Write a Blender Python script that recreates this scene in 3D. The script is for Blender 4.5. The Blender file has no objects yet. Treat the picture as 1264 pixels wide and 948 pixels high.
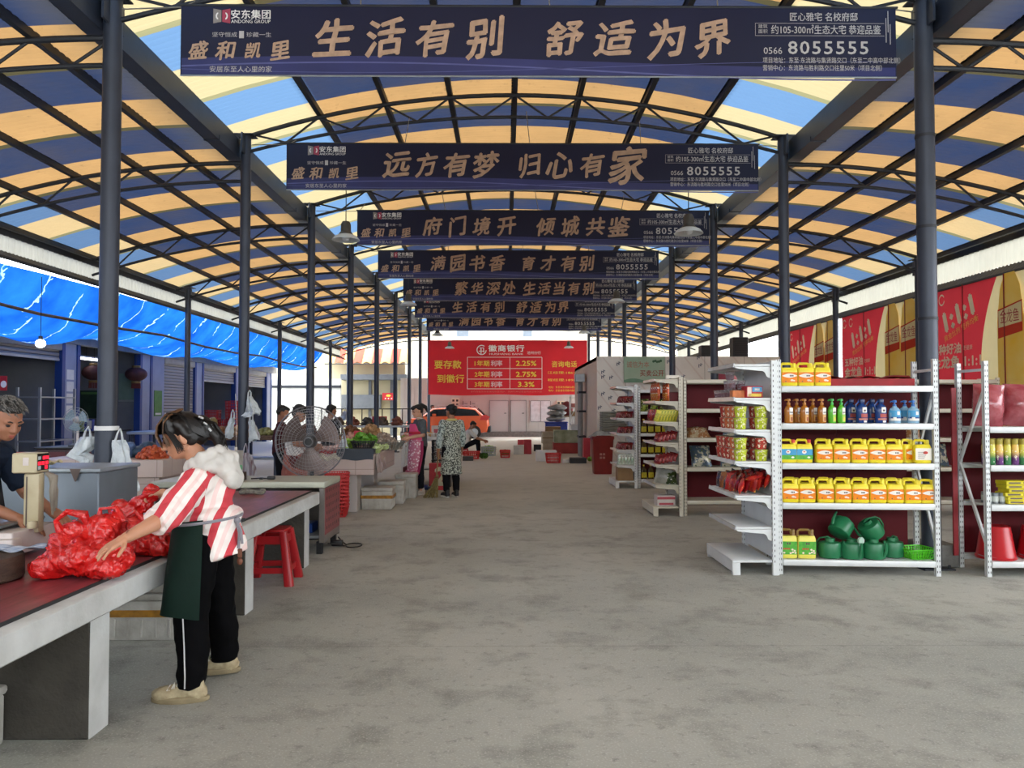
import bpy, math, random
from math import sin, cos, pi, sqrt, radians, atan2
from mathutils import Vector, Matrix, Euler, noise as mnoise
SC = bpy.context.scene
COL = SC.collection
V = Vector
# ------------------------------------------------------------------ camera
CAMH = 1.55
F_PX = 960.0
cam_d = bpy.data.cameras.new('camera'); cam_d.sensor_width = 36.0; cam_d.lens = 36.0 * F_PX / 1264.0
cam_d.clip_start = 0.05; cam_d.clip_end = 400
cam = bpy.data.objects.new('camera', cam_d); COL.objects.link(cam)
PITCH, YAW = math.atan(29 / 960.0), math.atan(7 / 960.0)
cam.location = (0, 0, CAMH); cam.rotation_euler = (pi / 2 + PITCH, 0, -YAW)
SC.camera = cam
CAMR = cam.rotation_euler.to_matrix()
# ------------------------------------------------------------------ world, sun, exposure
wd = bpy.data.worlds.new('sky'); SC.world = wd; wd.use_nodes = True
_n = wd.node_tree.nodes; _bg = _n['Background']
_bg.inputs['Color'].default_value = (0.90, 0.95, 1.0, 1); _bg.inputs['Strength'].default_value = 6.5
sun_d = bpy.data.lights.new('sun', 'SUN'); sun_d.energy = 4.0; sun_d.angle = radians(25); sun_d.color = (1, 0.96, 0.9)
sun = bpy.data.objects.new('sun', sun_d); COL.objects.link(sun); sun.rotation_euler = Euler((radians(20), radians(-12), 0))
SC.view_settings.view_transform = 'Standard'; SC.view_settings.look = 'None'
SC.view_settings.exposure = 0.28; SC.view_settings.gamma = 1.0; SC.view_settings.use_curve_mapping = False
SC.cycles.use_denoising = True
SC.cycles.max_bounces = 8; SC.cycles.diffuse_bounces = 5; SC.cycles.glossy_bounces = 3
SC.cycles.transmission_bounces = 6; SC.cycles.transparent_max_bounces = 12
SC.cycles.sample_clamp_indirect = 6.0
SC.cycles.caustics_reflective = False; SC.cycles.caustics_refractive = False

def at(px, py, Y):
    "the point of the place seen at pixel (px, py) of the photograph, on the plane Y metres in front"
    d = CAMR @ V(((px - 632) / F_PX, -(py - 474) / F_PX, -1.0))
    t = Y / d.y
    return V((d.x * t, Y, CAMH + d.z * t))
def gr(px, py, z=0.0):
    d = CAMR @ V(((px - 632) / F_PX, -(py - 474) / F_PX, -1.0))
    t = (z - CAMH) / d.z
    return V((d.x * t, d.y * t, z))

# ------------------------------------------------------------------ mesh builder
class B:
    def __init__(s): s.v = []; s.f = []; s.mi = []; s.cur = 0; s.M = None
    def mat(s, i): s.cur = i; return s
    def xf(s, M=None): s.M = M; return s
    def add(s, vs, fs):
        o = len(s.v)
        if s.M is not None: vs = [s.M @ V(p) for p in vs]
        s.v.extend([tuple(p) for p in vs])
        for f in fs: s.f.append([i + o for i in f]); s.mi.append(s.cur)
        return s
    def box(s, x0, x1, y0, y1, z0, z1):
        return s.add([(x0,y0,z0),(x1,y0,z0),(x1,y1,z0),(x0,y1,z0),(x0,y0,z1),(x1,y0,z1),(x1,y1,z1),(x0,y1,z1)],
                     [(0,3,2,1),(4,5,6,7),(0,1,5,4),(1,2,6,5),(2,3,7,6),(3,0,4,7)])
    def bbox(s, x0, x1, y0, y1, z0, z1, b=0.01, n=2):
        "box with rounded edges"
        pts = rrect(x1 - x0, y1 - y0, min(b, (x1-x0)/2.01, (y1-y0)/2.01), n); cx, cy = (x0+x1)/2, (y0+y1)/2
        rings = []
        for k in range(n + 1):
            a = pi / 2 * k / n; rings.append((b * (1 - sin(a)), z0 + b * (1 - cos(a))))
        for k in range(n, -1, -1):
            a = pi / 2 * k / n; rings.append((b * (1 - sin(a)), z1 - b * (1 - cos(a))))
        W, D = x1 - x0, y1 - y0
        return s.loft([[(cx + p[0] * (W - 2*i) / W, cy + p[1] * (D - 2*i) / D, z) for p in pts] for i, z in rings])
    def loft(s, rings, caps=True, closed=True):
        n = len(rings[0]); vs = [p for r in rings for p in r]; fs = []
        for k in range(len(rings) - 1):
            for i in range(n if closed else n - 1):
                j = (i + 1) % n; fs.append((k*n+i, k*n+j, (k+1)*n+j, (k+1)*n+i))
        if caps: fs.append(tuple(range(n - 1, -1, -1))); fs.append(tuple((len(rings)-1)*n + i for i in range(n)))
        return s.add(vs, fs)
    def tube(s, pts, r, n=8, caps=True):
        pts = [V(p) for p in pts]; rs = r if isinstance(r, (list, tuple)) else [r] * len(pts)
        rings = []; up = None
        for i, p in enumerate(pts):
            d = (pts[min(i+1, len(pts)-1)] - pts[max(i-1, 0)]).normalized()
            if up is None:
                up = d.cross(V((0,0,1)) if abs(d.z) < 0.9 else V((1,0,0))).normalized()
            else:
                up = (up - d * up.dot(d)); up = up.normalized() if up.length > 1e-6 else d.orthogonal().normalized()
            w = d.cross(up)
            rings.append([p + (up * cos(2*pi*k/n) + w * sin(2*pi*k/n)) * rs[i] for k in range(n)])
        return s.loft(rings, caps)
    def bar(s, p, q, w, h, upv=(0,0,1)):
        p, q = V(p), V(q); d = (q - p).normalized(); u = V(upv)
        x = d.cross(u)
        if x.length < 1e-4: x = d.cross(V((1,0,0)))
        x.normalize(); z = x.cross(d)
        r = lambda c: [c + x*w/2 + z*h/2, c - x*w/2 + z*h/2, c - x*w/2 - z*h/2, c + x*w/2 - z*h/2]
        return s.loft([r(p), r(q)])
    def lathe(s, prof, n=16, c=(0,0,0), caps=True):
        c = V(c)
        return s.loft([[c + V((r*cos(2*pi*k/n), r*sin(2*pi*k/n), z)) for k in range(n)] for r, z in prof], caps)
    def prism(s, poly, h0, h1, axis='z'):
        "polygon extruded along an axis; poly is (a, b)"
        f = {'z': lambda a, b, h: (a, b, h), 'y': lambda a, b, h: (a, h, b), 'x': lambda a, b, h: (h, a, b)}[axis]
        return s.loft([[f(a, b, h0) for a, b in poly], [f(a, b, h1) for a, b in poly]])
    def grid(s, nu, nv, fn):
        vs = [fn(i / nu, j / nv) for j in range(nv + 1) for i in range(nu + 1)]
        fs = [(j*(nu+1)+i, j*(nu+1)+i+1, (j+1)*(nu+1)+i+1, (j+1)*(nu+1)+i) for j in range(nv) for i in range(nu)]
        return s.add(vs, fs)
    def ell(s, c, r, n=12, m=8, R=None):
        c = V(c); r = (r, r, r) if not hasattr(r, '__len__') else r
        vs = []; fs = []
        rings = []
        for j in range(1, m):
            a = pi * j / m
            rings.append([V((r[0]*sin(a)*cos(2*pi*k/n), r[1]*sin(a)*sin(2*pi*k/n), -r[2]*cos(a))) for k in range(n)])
        vs = [V((0,0,-r[2]))] + [p for q in rings for p in q] + [V((0,0,r[2]))]
        for k in range(n): fs.append((0, 1 + (k+1) % n, 1 + k))
        for j in range(m - 2):
            for k in range(n):
                fs.append((1+j*n+k, 1+j*n+(k+1)%n, 1+(j+1)*n+(k+1)%n, 1+(j+1)*n+k))
        L = len(vs) - 1
        for k in range(n): fs.append((L, 1+(m-2)*n+k, 1+(m-2)*n+(k+1)%n))
        if R is not None: vs = [R @ p for p in vs]
        return s.add([p + c for p in vs], fs)
    def cap(s, p, r1, q, r2, n=14):
        "tapered capsule with round ends"
        p, q = V(p), V(q); d = q - p; L = d.length; d = d / max(L, 1e-6)
        ts = []
        for k in range(4): a = pi/2 * (1 - k/4); ts.append((-r1*sin(a), r1*cos(a)))
        ts += [(0, r1), (L*.5, (r1+r2)/2), (L, r2)]
        for k in range(1, 5): a = pi/2 * k/4; ts.append((L + r2*sin(a), r2*cos(a) + (1e-4 if k == 4 else 0)))
        ts[0] = (ts[0][0], 1e-4)
        u = d.orthogonal().normalized(); w = d.cross(u)
        return s.loft([[p + d*t + (u*cos(2*pi*k/n) + w*sin(2*pi*k/n))*r for k in range(n)] for t, r in ts])
    def mesh(s, name, mats, smooth=40):
        me = bpy.data.meshes.new(name); me.from_pydata(s.v, [], s.f)
        for m in (mats if isinstance(mats, (list, tuple)) else [mats]): me.materials.append(m)
        if len(me.materials) > 1: me.polygons.foreach_set('material_index', s.mi)
        me.validate(); me.update()
        if smooth: 
            me.shade_smooth()
            if smooth < 180: me.set_sharp_from_angle(angle=radians(smooth))
        return me
    def build(s, name, mats, parent=None, smooth=40):
        return link(name, s.mesh(name, mats, smooth), parent)
def link(name, data, parent=None):
    o = bpy.data.objects.new(name, data); COL.objects.link(o)
    if parent is not None: o.parent = parent
    return o
def rrect(w, d, r, n=3):
    out = []
    for cx, cy, a0 in ((w/2-r, d/2-r, 0), (-w/2+r, d/2-r, pi/2), (-w/2+r, -d/2+r, pi), (w/2-r, -d/2+r, 3*pi/2)):
        for k in range(n + 1):
            a = a0 + pi/2 * k / n; out.append((cx + r*cos(a), cy + r*sin(a)))
    return out
def T(x=0, y=0, z=0, rz=0, rx=0, ry=0, s=1):
    return Matrix.Translation((x, y, z)) @ Euler((rx, ry, rz)).to_matrix().to_4x4() @ Matrix.Diagonal((s, s, s, 1) if not hasattr(s, '__len__') else (*s, 1))
# ------------------------------------------------------------------ naming
def tag(o, label, cat, group=None, kind=None):
    o['label'] = label; o['category'] = cat
    if group: o['group'] = group
    if kind: o['kind'] = kind
    return o
def thing(name, label, cat, loc=(0,0,0), rz=0, group=None):
    o = bpy.data.objects.new(name, None); COL.objects.link(o); o.empty_display_size = 0.1
    o.location = loc; o.rotation_euler = (0, 0, rz)
    return tag(o, label, cat, group)
def struct(o, label=None):
    o['kind'] = 'structure'
    if label: o['label'] = label
    return o
KIDS = {}
def kids(o):
    return [c for c in COL.objects if c.parent == o] if o.name not in KIDS else KIDS[o.name]
def dup(root, loc=None, rz=None, label=None, group=None, rot=None, scale=None):
    if root.name not in KIDS: KIDS[root.name] = [c for c in COL.objects if c.parent == root]
    r = root.copy(); COL.objects.link(r)
    if loc is not None: r.location = loc
    if rz is not None: r.rotation_euler = (0, 0, rz)
    if rot is not None: r.rotation_euler = rot
    if scale is not None: r.scale = scale if hasattr(scale, '__len__') else (scale,)*3
    if label: r['label'] = label
    if group: r['group'] = group
    for ch in KIDS[root.name]:
        c = ch.copy(); COL.objects.link(c); c.parent = r
        if ch.name not in KIDS: KIDS[ch.name] = [g for g in COL.objects if g.parent == ch]
        for g in KIDS[ch.name]:
            d = g.copy(); COL.objects.link(d); d.parent = c
    return r
class Place:
    "first call moves the thing itself, later calls copy it"
    def __init__(s, root): s.root = root; s.used = False
    def __call__(s, loc, rz=0, label=None, group=None, rot=None, scale=None):
        if not s.used:
            s.used = True; KIDS[s.root.name] = [c for c in COL.objects if c.parent == s.root]
            r = s.root; r.location = loc; r.rotation_euler = rot if rot is not None else (0, 0, rz)
            if scale is not None: r.scale = scale if hasattr(scale, '__len__') else (scale,)*3
            if label: r['label'] = label
            if group: r['group'] = group
            return r
        return dup(s.root, loc, rz, label, group, rot, scale if scale is not None else None)
ORD = ['first','second','third','fourth','fifth','sixth','seventh','eighth','ninth','tenth','eleventh','twelfth']
# ------------------------------------------------------------------ materials
def lin(c):
    if isinstance(c, str): c = [int(c[i:i+2], 16) for i in (0, 2, 4)]
    return tuple((x/255/12.92 if x/255 <= 0.04045 else ((x/255 + 0.055)/1.055)**2.4) for x in c)
MATS = {}
def mat(name, col, rough=0.6, metal=0.0, var=0.12, scale=6.0, bump=0.0, bscale=40.0, spec=0.5, alpha=1.0, trans=0.0, emit=0.0, col2=None, contrast=0.5, stretch=(1,1,1), sss=0.0, coat=0.0):
    "principled surface whose colour wanders a little (noise), with an optional bump"
    if name in MATS: return MATS[name]
    m = bpy.data.materials.new(name); m.use_nodes = True; nt = m.node_tree; N = nt.nodes; L = nt.links
    p = N['Principled BSDF']; c = lin(col)
    p.inputs['Roughness'].default_value = rough; p.inputs['Metallic'].default_value = metal
    p.inputs['Specular IOR Level'].default_value = spec; p.inputs['Alpha'].default_value = alpha
    p.inputs['Transmission Weight'].default_value = trans; p.inputs['Coat Weight'].default_value = coat
    if sss: p.inputs['Subsurface Weight'].default_value = sss; p.inputs['Subsurface Radius'].default_value = (0.02, 0.008, 0.004)
    tc = N.new('ShaderNodeTexCoord'); mp = N.new('ShaderNodeMapping'); mp.inputs['Scale'].default_value = stretch
    L.new(tc.outputs['Object'], mp.inputs['Vector'])
    nz = N.new('ShaderNodeTexNoise'); nz.inputs['Scale'].default_value = scale; nz.inputs['Detail'].default_value = 5
    L.new(mp.outputs[0], nz.inputs['Vector'])
    mr = N.new('ShaderNodeMapRange'); mr.inputs[1].default_value = 0.5 - contrast/2; mr.inputs[2].default_value = 0.5 + contrast/2
    L.new(nz.outputs['Fac'], mr.inputs[0])
    mx = N.new('ShaderNodeMix'); mx.data_type = 'RGBA'
    c2 = lin(col2) if col2 else tuple(x * (1 - var*2) for x in c)
    mx.inputs[6].default_value = (*c2, 1); mx.inputs[7].default_value = (*c, 1)
    L.new(mr.outputs[0], mx.inputs[0]); L.new(mx.outputs[2], p.inputs['Base Color'])
    if bump:
        nb = N.new('ShaderNodeTexNoise'); nb.inputs['Scale'].default_value = bscale; nb.inputs['Detail'].default_value = 3
        L.new(mp.outputs[0], nb.inputs['Vector'])
        bp = N.new('ShaderNodeBump'); bp.inputs['Strength'].default_value = bump; bp.inputs['Distance'].default_value = 0.02
        L.new(nb.outputs['Fac'], bp.inputs['Height']); L.new(bp.outputs[0], p.inputs['Normal'])
    if emit:
        p.inputs['Emission Color'].default_value = (*c, 1); p.inputs['Emission Strength'].default_value = emit
    MATS[name] = m
    return m
class NT:
    "small shorthand for node graphs"
    def __init__(s, name):
        s.m = bpy.data.materials.new(name); s.m.use_nodes = True; s.t = s.m.node_tree; s.N = s.t.nodes; s.L = s.t.links
        s.p = s.N['Principled BSDF']; MATS[name] = s.m
    def n(s, typ, **kw):
        x = s.N.new('ShaderNode' + typ)
        for k, v in kw.items(): setattr(x, k, v)
        return x
    def put(s, a, b):
        if hasattr(a, 'links') or hasattr(a, 'is_linked'): s.L.new(a, b)
        else: b.default_value = a
    def math(s, op, a, b=0.0, c=None):
        x = s.n('Math', operation=op); s.put(a, x.inputs[0]); s.put(b, x.inputs[1])
        if c is not None: s.put(c, x.inputs[2])
        return x.outputs[0]
    def mix(s, f, a, b):
        x = s.n('Mix', data_type='RGBA'); s.put(f, x.inputs[0])
        s.put((*a, 1) if isinstance(a, tuple) and len(a) == 3 else a, x.inputs[6]); s.put((*b, 1) if isinstance(b, tuple) and len(b) == 3 else b, x.inputs[7])
        return x.outputs[2]
    def noise(s, vec, scale, detail=5, rough=0.5):
        x = s.n('TexNoise'); x.inputs['Scale'].default_value = scale; x.inputs['Detail'].default_value = detail; x.inputs['Roughness'].default_value = rough
        if vec is not None: s.L.new(vec, x.inputs['Vector'])
        return x.outputs['Fac']
    def ramp(s, v, lo, hi):
        x = s.n('MapRange'); s.put(v, x.inputs[0]); x.inputs[1].default_value = lo; x.inputs[2].default_value = hi
        return x.outputs[0]
    def xyz(s, kind='Object'):
        if kind == 'World': src = s.n('NewGeometry').outputs['Position']
        else: src = s.n('TexCoord').outputs[kind]
        x = s.n('SeparateXYZ'); s.L.new(src, x.inputs[0])
        return src, x.outputs[0], x.outputs[1], x.outputs[2]
# ------------------------------------------------------------------ writing
_tcache = {}
def text_mesh(txt, mats, w=None, h=None, res=2, offset=0.0, shear=0.0, extrude=0.0015, jit=0.0, spacing=1.0, seed=0):
    "lettering as a mesh in the xz plane facing -y, centred on its origin, fitted to width w and height h"
    cu = bpy.data.curves.new('lettering', 'FONT'); cu.body = txt; cu.resolution_u = res; cu.shear = shear
    cu.space_character = spacing; cu.space_line = 1.1; cu.align_x = 'CENTER'
    o = bpy.data.objects.new('lettering', cu); COL.objects.link(o)
    dg = bpy.context.evaluated_depsgraph_get(); dg.update()
    me = bpy.data.meshes.new_from_object(o.evaluated_get(dg))
    bpy.data.objects.remove(o); bpy.data.curves.remove(cu)
    xs = [v.co.x for v in me.vertices]; ys = [v.co.y for v in me.vertices]
    if not xs: return me
    x0, x1, y0, y1 = min(xs), max(xs), min(ys), max(ys)
    sx = w / (x1 - x0) if w else None; sy = h / (y1 - y0) if h else None
    if sx is None: sx = sy
    if sy is None: sy = sx
    for v in me.vertices:
        v.co = ((v.co.x - (x0+x1)/2) * sx, -extrude, (v.co.y - (y0+y1)/2) * sy)
    if offset:      # bolder strokes: the same outline laid down again, a hair to each side
        d = offset * 1.3 * min(sx, sy); vs = [tuple(v.co) for v in me.vertices]; fs = [list(p.vertices) for p in me.polygons]; n = len(vs)
        V2 = []; F2 = []
        for k, (dx, dz) in enumerate(((-d, 0), (d, 0), (0, d), (0, -d))):
            V2 += [(x + dx, y - .0003*k, z + dz) for x, y, z in vs]; F2 += [[q + n*k for q in f] for f in fs]
        me = bpy.data.meshes.new('lettering'); me.from_pydata(V2, [], F2)
    me.materials.clear()
    for m in (mats if isinstance(mats, (list, tuple)) else [mats]): me.materials.append(m)
    me.update()
    return me
def text(txt, name, parent, x, z, mats, w=None, h=None, y=0.0, key=None, **kw):
    k = key or (txt, w, h, str(mats), str(kw))
    if k not in _tcache: _tcache[k] = text_mesh(txt, mats, w, h, **kw)
    o = link(name, _tcache[k], parent); o.location = (x, y, z)
    return o
rnd = random.Random(7)
# ================================================================== SETTING
XL, XR, XC, HW = -3.86, 4.12, 0.13, 3.99
XLO, XRO = -7.88, 8.20
FY = [7.55 + 3.9 * i for i in range(9)]
def h_mid(x): return 6.2 - 0.64 * ((x - XC) / HW) ** 2
def h_left(x): return 5.17 - 0.038 * (x - XL) ** 2
def h_right(x): return 5.17 - 0.038 * (x - XR) ** 2
# floor
def floor_mat():
    t = NT('floor_concrete'); src, x, y, z = t.xyz('World')
    a = t.noise(src, 0.35, 6, 0.6); b = t.noise(src, 2.2, 8, 0.65); c = t.noise(src, 14, 6, 0.7); d = t.noise(src, 90, 3)
    base = t.mix(t.ramp(a, 0.35, 0.65), lin('93948d'), lin('afaea4'))
    base = t.mix(t.math('MULTIPLY', t.ramp(b, 0.50, 0.70), 0.65), base, lin('686862'))
    base = t.mix(t.math('MULTIPLY', t.ramp(c, 0.56, 0.72), 0.55), base, lin('5a5a55'))
    base = t.mix(t.math('MULTIPLY', t.ramp(c, 0.36, 0.24), 0.25), base, lin('c4c2b8'))
    base = t.mix(t.math('MULTIPLY', t.ramp(d, 0.46, 0.30), 0.45), base, lin('cfcdc4'))
    # painted light: colour made paler towards the bright open end of the hall
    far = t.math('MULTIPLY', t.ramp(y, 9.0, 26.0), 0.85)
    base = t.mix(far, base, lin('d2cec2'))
    # saw cut joints every 4 m and a crack line
    jy = t.math('ABSOLUTE', t.math('SUBTRACT', t.math('MODULO', t.math('ADD', y, 20.9), 4.0), 2.0))
    base = t.mix(t.math('MULTIPLY', t.ramp(jy, 0.010, 0.003), 0.22), base, lin('4a4944'))
    t.L.new(base, t.p.inputs['Base Color']); t.p.inputs['Roughness'].default_value = 0.82
    t.p.inputs['Specular IOR Level'].default_value = 0.3
    bp = t.n('Bump'); bp.inputs['Strength'].default_value = 0.35; bp.inputs['Distance'].default_value = 0.01
    t.L.new(t.math('ADD', b, t.math('MULTIPLY', c, 0.5)), bp.inputs['Height']); t.L.new(bp.outputs[0], t.p.inputs['Normal'])
    return t.m
b = B(); b.box(-24, 24, -10, 70, -0.3, 0.0)
struct(b.build('floor', floor_mat(), smooth=0))
# roof sheets: translucent corrugated, yellow and blue in turn
def roof_mat(name, clear, gut):
    "clear: (from, to) distances of the newer single sheets from the ridge; gut: x of the gutter beside which the sheet turns grey"
    t = NT(name); src, x, y, z = t.xyz('World')
    u = t.math('FRACT', t.math('DIVIDE', t.math('ADD', y, 9.10), 1.84))
    isb = t.math('GREATER_THAN', u, 0.53)
    lap = t.math('MULTIPLY', t.math('GREATER_THAN', u, 0.47), t.math('LESS_THAN', u, 0.53))
    dist = t.math('ABSOLUTE', t.math('SUBTRACT', x, clear[2])); cl = t.math('MULTIPLY', t.ramp(dist, clear[0], clear[1]), clear[3])
    nz = t.noise(src, 1.3, 5, 0.6); n2 = t.noise(src, 9, 4, 0.6)
    old = t.mix(isb, lin('b28b5a'), lin('283654'))
    old = t.mix(lap, old, lin('4a4630'))
    new = t.mix(isb, lin('c4b48a'), lin('688bb2'))
    new = t.mix(lap, new, lin('96926c'))
    col = t.mix(t.math('MULTIPLY', t.ramp(nz, 0.3, 0.7), 0.25), old, lin('5a4c38'))
    col = t.mix(t.math('MULTIPLY', t.ramp(n2, 0.62, 0.75), 0.3), col, lin('3a342a'))
    col = t.mix(cl, col, new)
    if gut is not None:
        g = t.ramp(t.math('ABSOLUTE', t.math('SUBTRACT', x, gut)), 0.75, 0.1)
        col = t.mix(t.math('MULTIPLY', g, 0.45), col, lin('6d6858'))
    tr = t.n('BsdfTranslucent'); df = t.n('BsdfDiffuse'); ms = t.n('MixShader'); ms.inputs[0].default_value = 0.78
    t.L.new(col, tr.inputs['Color']); t.L.new(t.mix(0.35, col, lin('504a44')), df.inputs['Color'])
    t.L.new(tr.outputs[0], ms.inputs[1]); t.L.new(df.outputs[0], ms.inputs[2])
    t.L.new(ms.outputs[0], t.N['Material Output'].inputs['Surface'])
    return t.m
def roof(name, x0, x1, hf, m, y0=-7.0, y1=41.05, nx=14):
    pitch = 0.11; ny = int((y1 - y0) / pitch * 4)
    def fn(u, v):
        x = x0 + (x1 - x0) * u; y = y0 + (y1 - y0) * v
        return (x, y, hf(x) + 0.105 + 0.012 * sin(2 * pi * y / pitch))
    b = B().grid(nx, ny, fn); o = b.build(name, m, smooth=180); return struct(o)
roof('ceiling_middle', XL - 0.22, XR + 0.22, h_mid, roof_mat('roof_middle', (2.85, 3.05, XC, 1.0), None))
roof('ceiling_left', XLO - 0.42, XL - 0.27, h_left, roof_mat('roof_left', (7.45 - 0.13, 7.6 - 0.13, 0.0, 0.5), XL))
roof('ceiling_right', XR + 0.27, XRO + 0.42, h_right, roof_mat('roof_right', (7.62, 7.78, 0.0, 0.5), XR))
# steel
M_steel = mat('dark_grey_paint', '3d4350', 0.45, 0.25, var=0.15, scale=3, bump=0.05)
M_black = mat('black_steel', '2c2f36', 0.55, 0.2, var=0.15)
M_galv = mat('galvanised', 'a9adb0', 0.4, 0.6, var=0.1)
M_conc = mat('rough_concrete', '7d7c77', 0.9, bump=0.4, scale=9, bscale=60, var=0.2)
M_white = mat('white_paint', 'e2e3e2', 0.45, var=0.05)
M_black_p = mat('black_plastic', '1b1c1f', 0.5, var=0.1)
# posts
def post(h, r=0.08, sleeve=False, foot=False, head=True):
    o = B().tube([(0,0,0),(0,0,h)], r, 20).build('steel_post', M_steel)
    if head:
        b = B().box(-0.14, 0.14, -0.12, 0.12, h - 0.012, h); b.box(-0.012, 0.012, -0.2, 0.2, h - 0.3, h - 0.012)
        b.build('head_plate', M_steel, o)
    b = B().box(-0.15, 0.15, -0.15, 0.15, 0, 0.015)
    for sx in (-1, 1):
        for sy in (-1, 1): b.tube([(sx*.11, sy*.11, 0.015), (sx*.11, sy*.11, 0.045)], 0.014, 6)
    b.build('base_plate', M_black, o)
    return o
for side, X in (('left', XL), ('right', XR)):
    for i, y in enumerate(FY):
        o = post(h_mid(X) + 0.02, 0.088 if i == 0 else 0.074)
        o.location = (X, y, 0)
        lab = f'dark grey steel post, {ORD[i]} one along the {side} edge of the central aisle'
        if (side, i) == ('left', 0): lab = 'nearest dark grey steel post on the left, white rimmed sleeve around its foot'
        if (side, i) == ('right', 0): lab = 'nearest dark grey steel post on the right, standing in a concrete footing block'
        tag(o, lab, 'post', 'posts along the aisle')
        if (side, i) == ('left', 0):
            B().lathe([(0.105,0.02),(0.105,1.36),(0.098,1.36)], 20).build('sleeve', M_steel, o)
            B().lathe([(0.098,1.33),(0.110,1.33),(0.110,1.372),(0.098,1.372)], 20).build('sleeve_rim', mat('white_rim','e8e8e8',0.4), o)['label'] = 'white rim of the sleeve'
        if side == 'right' and i == 0:
            B().bbox(-0.06, 0.26, -0.02, 0.38, 0.0, 0.22, 0.02).build('footing', M_conc, o)['label'] = 'grey concrete footing block'
            for zz in (2.4, 3.3, 4.2): B().lathe([(0.082,zz),(0.093,zz),(0.093,zz+.03),(0.082,zz+.03)], 16).build('clamp', M_black, o)
for side, X, hf in (('left', XLO, h_left), ('right', XRO, h_right)):
    for i in range(1, 9):
        o = post(hf(X) - 0.04, 0.07); o.location = (X, FY[i], 0)
        tag(o, f'dark grey outer post under the {side} eave, beside the {ORD[i]} frame of the roof', 'post', 'posts under the eaves')
# trusses
def truss(name, x0, x1, hf, drop0, drop1, nodes):
    root = thing(name, name, 'truss')
    N = 24; xs = [x0 + (x1-x0)*k/N for k in range(N+1)]
    mid = lambda x: (x - x0) / (x1 - x0)
    dr = lambda x: drop0 + (drop1 - drop0) * mid(x) if name != 'middle_truss' else 0.23 + 0.10 * (1 - ((x-XC)/HW)**2)
    B().tube([(x, 0, hf(x)) for x in xs], 0.034, 8).build('top_chord', M_black, root)
    B().tube([(x, 0, hf(x) - dr(x)) for x in xs], 0.026, 8).build('bottom_chord', M_black, root)
    for a, b_ in zip(nodes[:-1], nodes[1:]):
        m = (a + b_) / 2
        B().tube([(a, 0, hf(a)), (m, 0, hf(m) - dr(m))], 0.016, 6).build('web_bar', M_black, root)
        B().tube([(m, 0, hf(m) - dr(m)), (b_, 0, hf(b_))], 0.016, 6).build('web_bar', M_black, root)
    return root
PM = [XC + 0.97 * k for k in range(-4, 5)]
PL = [-4.67, -5.5, -6.4, -7.3, -8.2]
PR = [-x + XL + XR for x in PL]
tm = Place(truss('middle_truss', XL, XR, h_mid, .2, .3, PM))
tl = Place(truss('side_truss', XLO - 0.3, XL, h_left, .30, .27, [-8.18] + PL[3::-1] + [XL]))
tr_ = Place(truss('side_truss', XR, XRO + 0.3, h_right, .27, .30, [XR] + PR[:4] + [8.5]))
for i, y in enumerate(FY):
    tm((0, y, 0), label=f'curved dark steel roof truss over the central aisle, {ORD[i]} frame into the hall', group='trusses over the central aisle')
    tl((0, y, 0), label=f'curved dark steel truss under the left side roof, at the {ORD[i]} frame', group='trusses under the left side roof')
    tr_((0, y, 0), label=f'curved dark steel truss under the right side roof, at the {ORD[i]} frame', group='trusses under the right side roof')
def purlin(name, x, z, label, group, w=0.07, h=0.082):
    b = B().box(x - w/2, x + w/2, -6.8, 39.0, z, z + h); b.box(x - w/2 - 0.02, x + w/2, -6.8, 39.0, z + h - 0.006, z + h + 0.002)
    tag(b.build(name, M_black, smooth=0), label, 'purlin', group)
for k, x in enumerate(PM):
    if k in (0, 8): continue
    purlin('roof_purlin', x, h_mid(x) + 0.022, f'long dark steel purlin of the middle roof, {ORD[k-1]} across from the left gutter', 'purlins of the middle roof')
for k in range(5):
    purlin('roof_purlin', PL[k], h_left(PL[k]) + 0.022, f'long dark steel purlin of the left side roof, {ORD[k]} outward from the gutter', 'purlins of the left side roof')
    purlin('roof_purlin', PR[k], h_right(PR[k]) + 0.022, f'long dark steel purlin of the right side roof, {ORD[k]} outward from the gutter', 'purlins of the right side roof')
for side, X, s in (('left', XL - 0.185, -1), ('right', XR + 0.185, 1)):
    b = B().box(X - 0.09, X + 0.09, -6.9, 39.05, 5.23, 5.25); b.box(X - 0.10, X - 0.085, -6.9, 39.05, 5.23, 5.52); b.box(X + 0.085, X + 0.10, -6.9, 39.05, 5.23, 5.52)
    for i in range(12):
        yy = -5.0 + 3.9 * i; b.box(X - 0.11, X + 0.11, yy, yy + 0.05, 5.22, 5.29)
    tag(b.build('roof_gutter', M_steel, smooth=0), f'long dark box gutter running over the {side} row of aisle posts', 'gutter')
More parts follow.
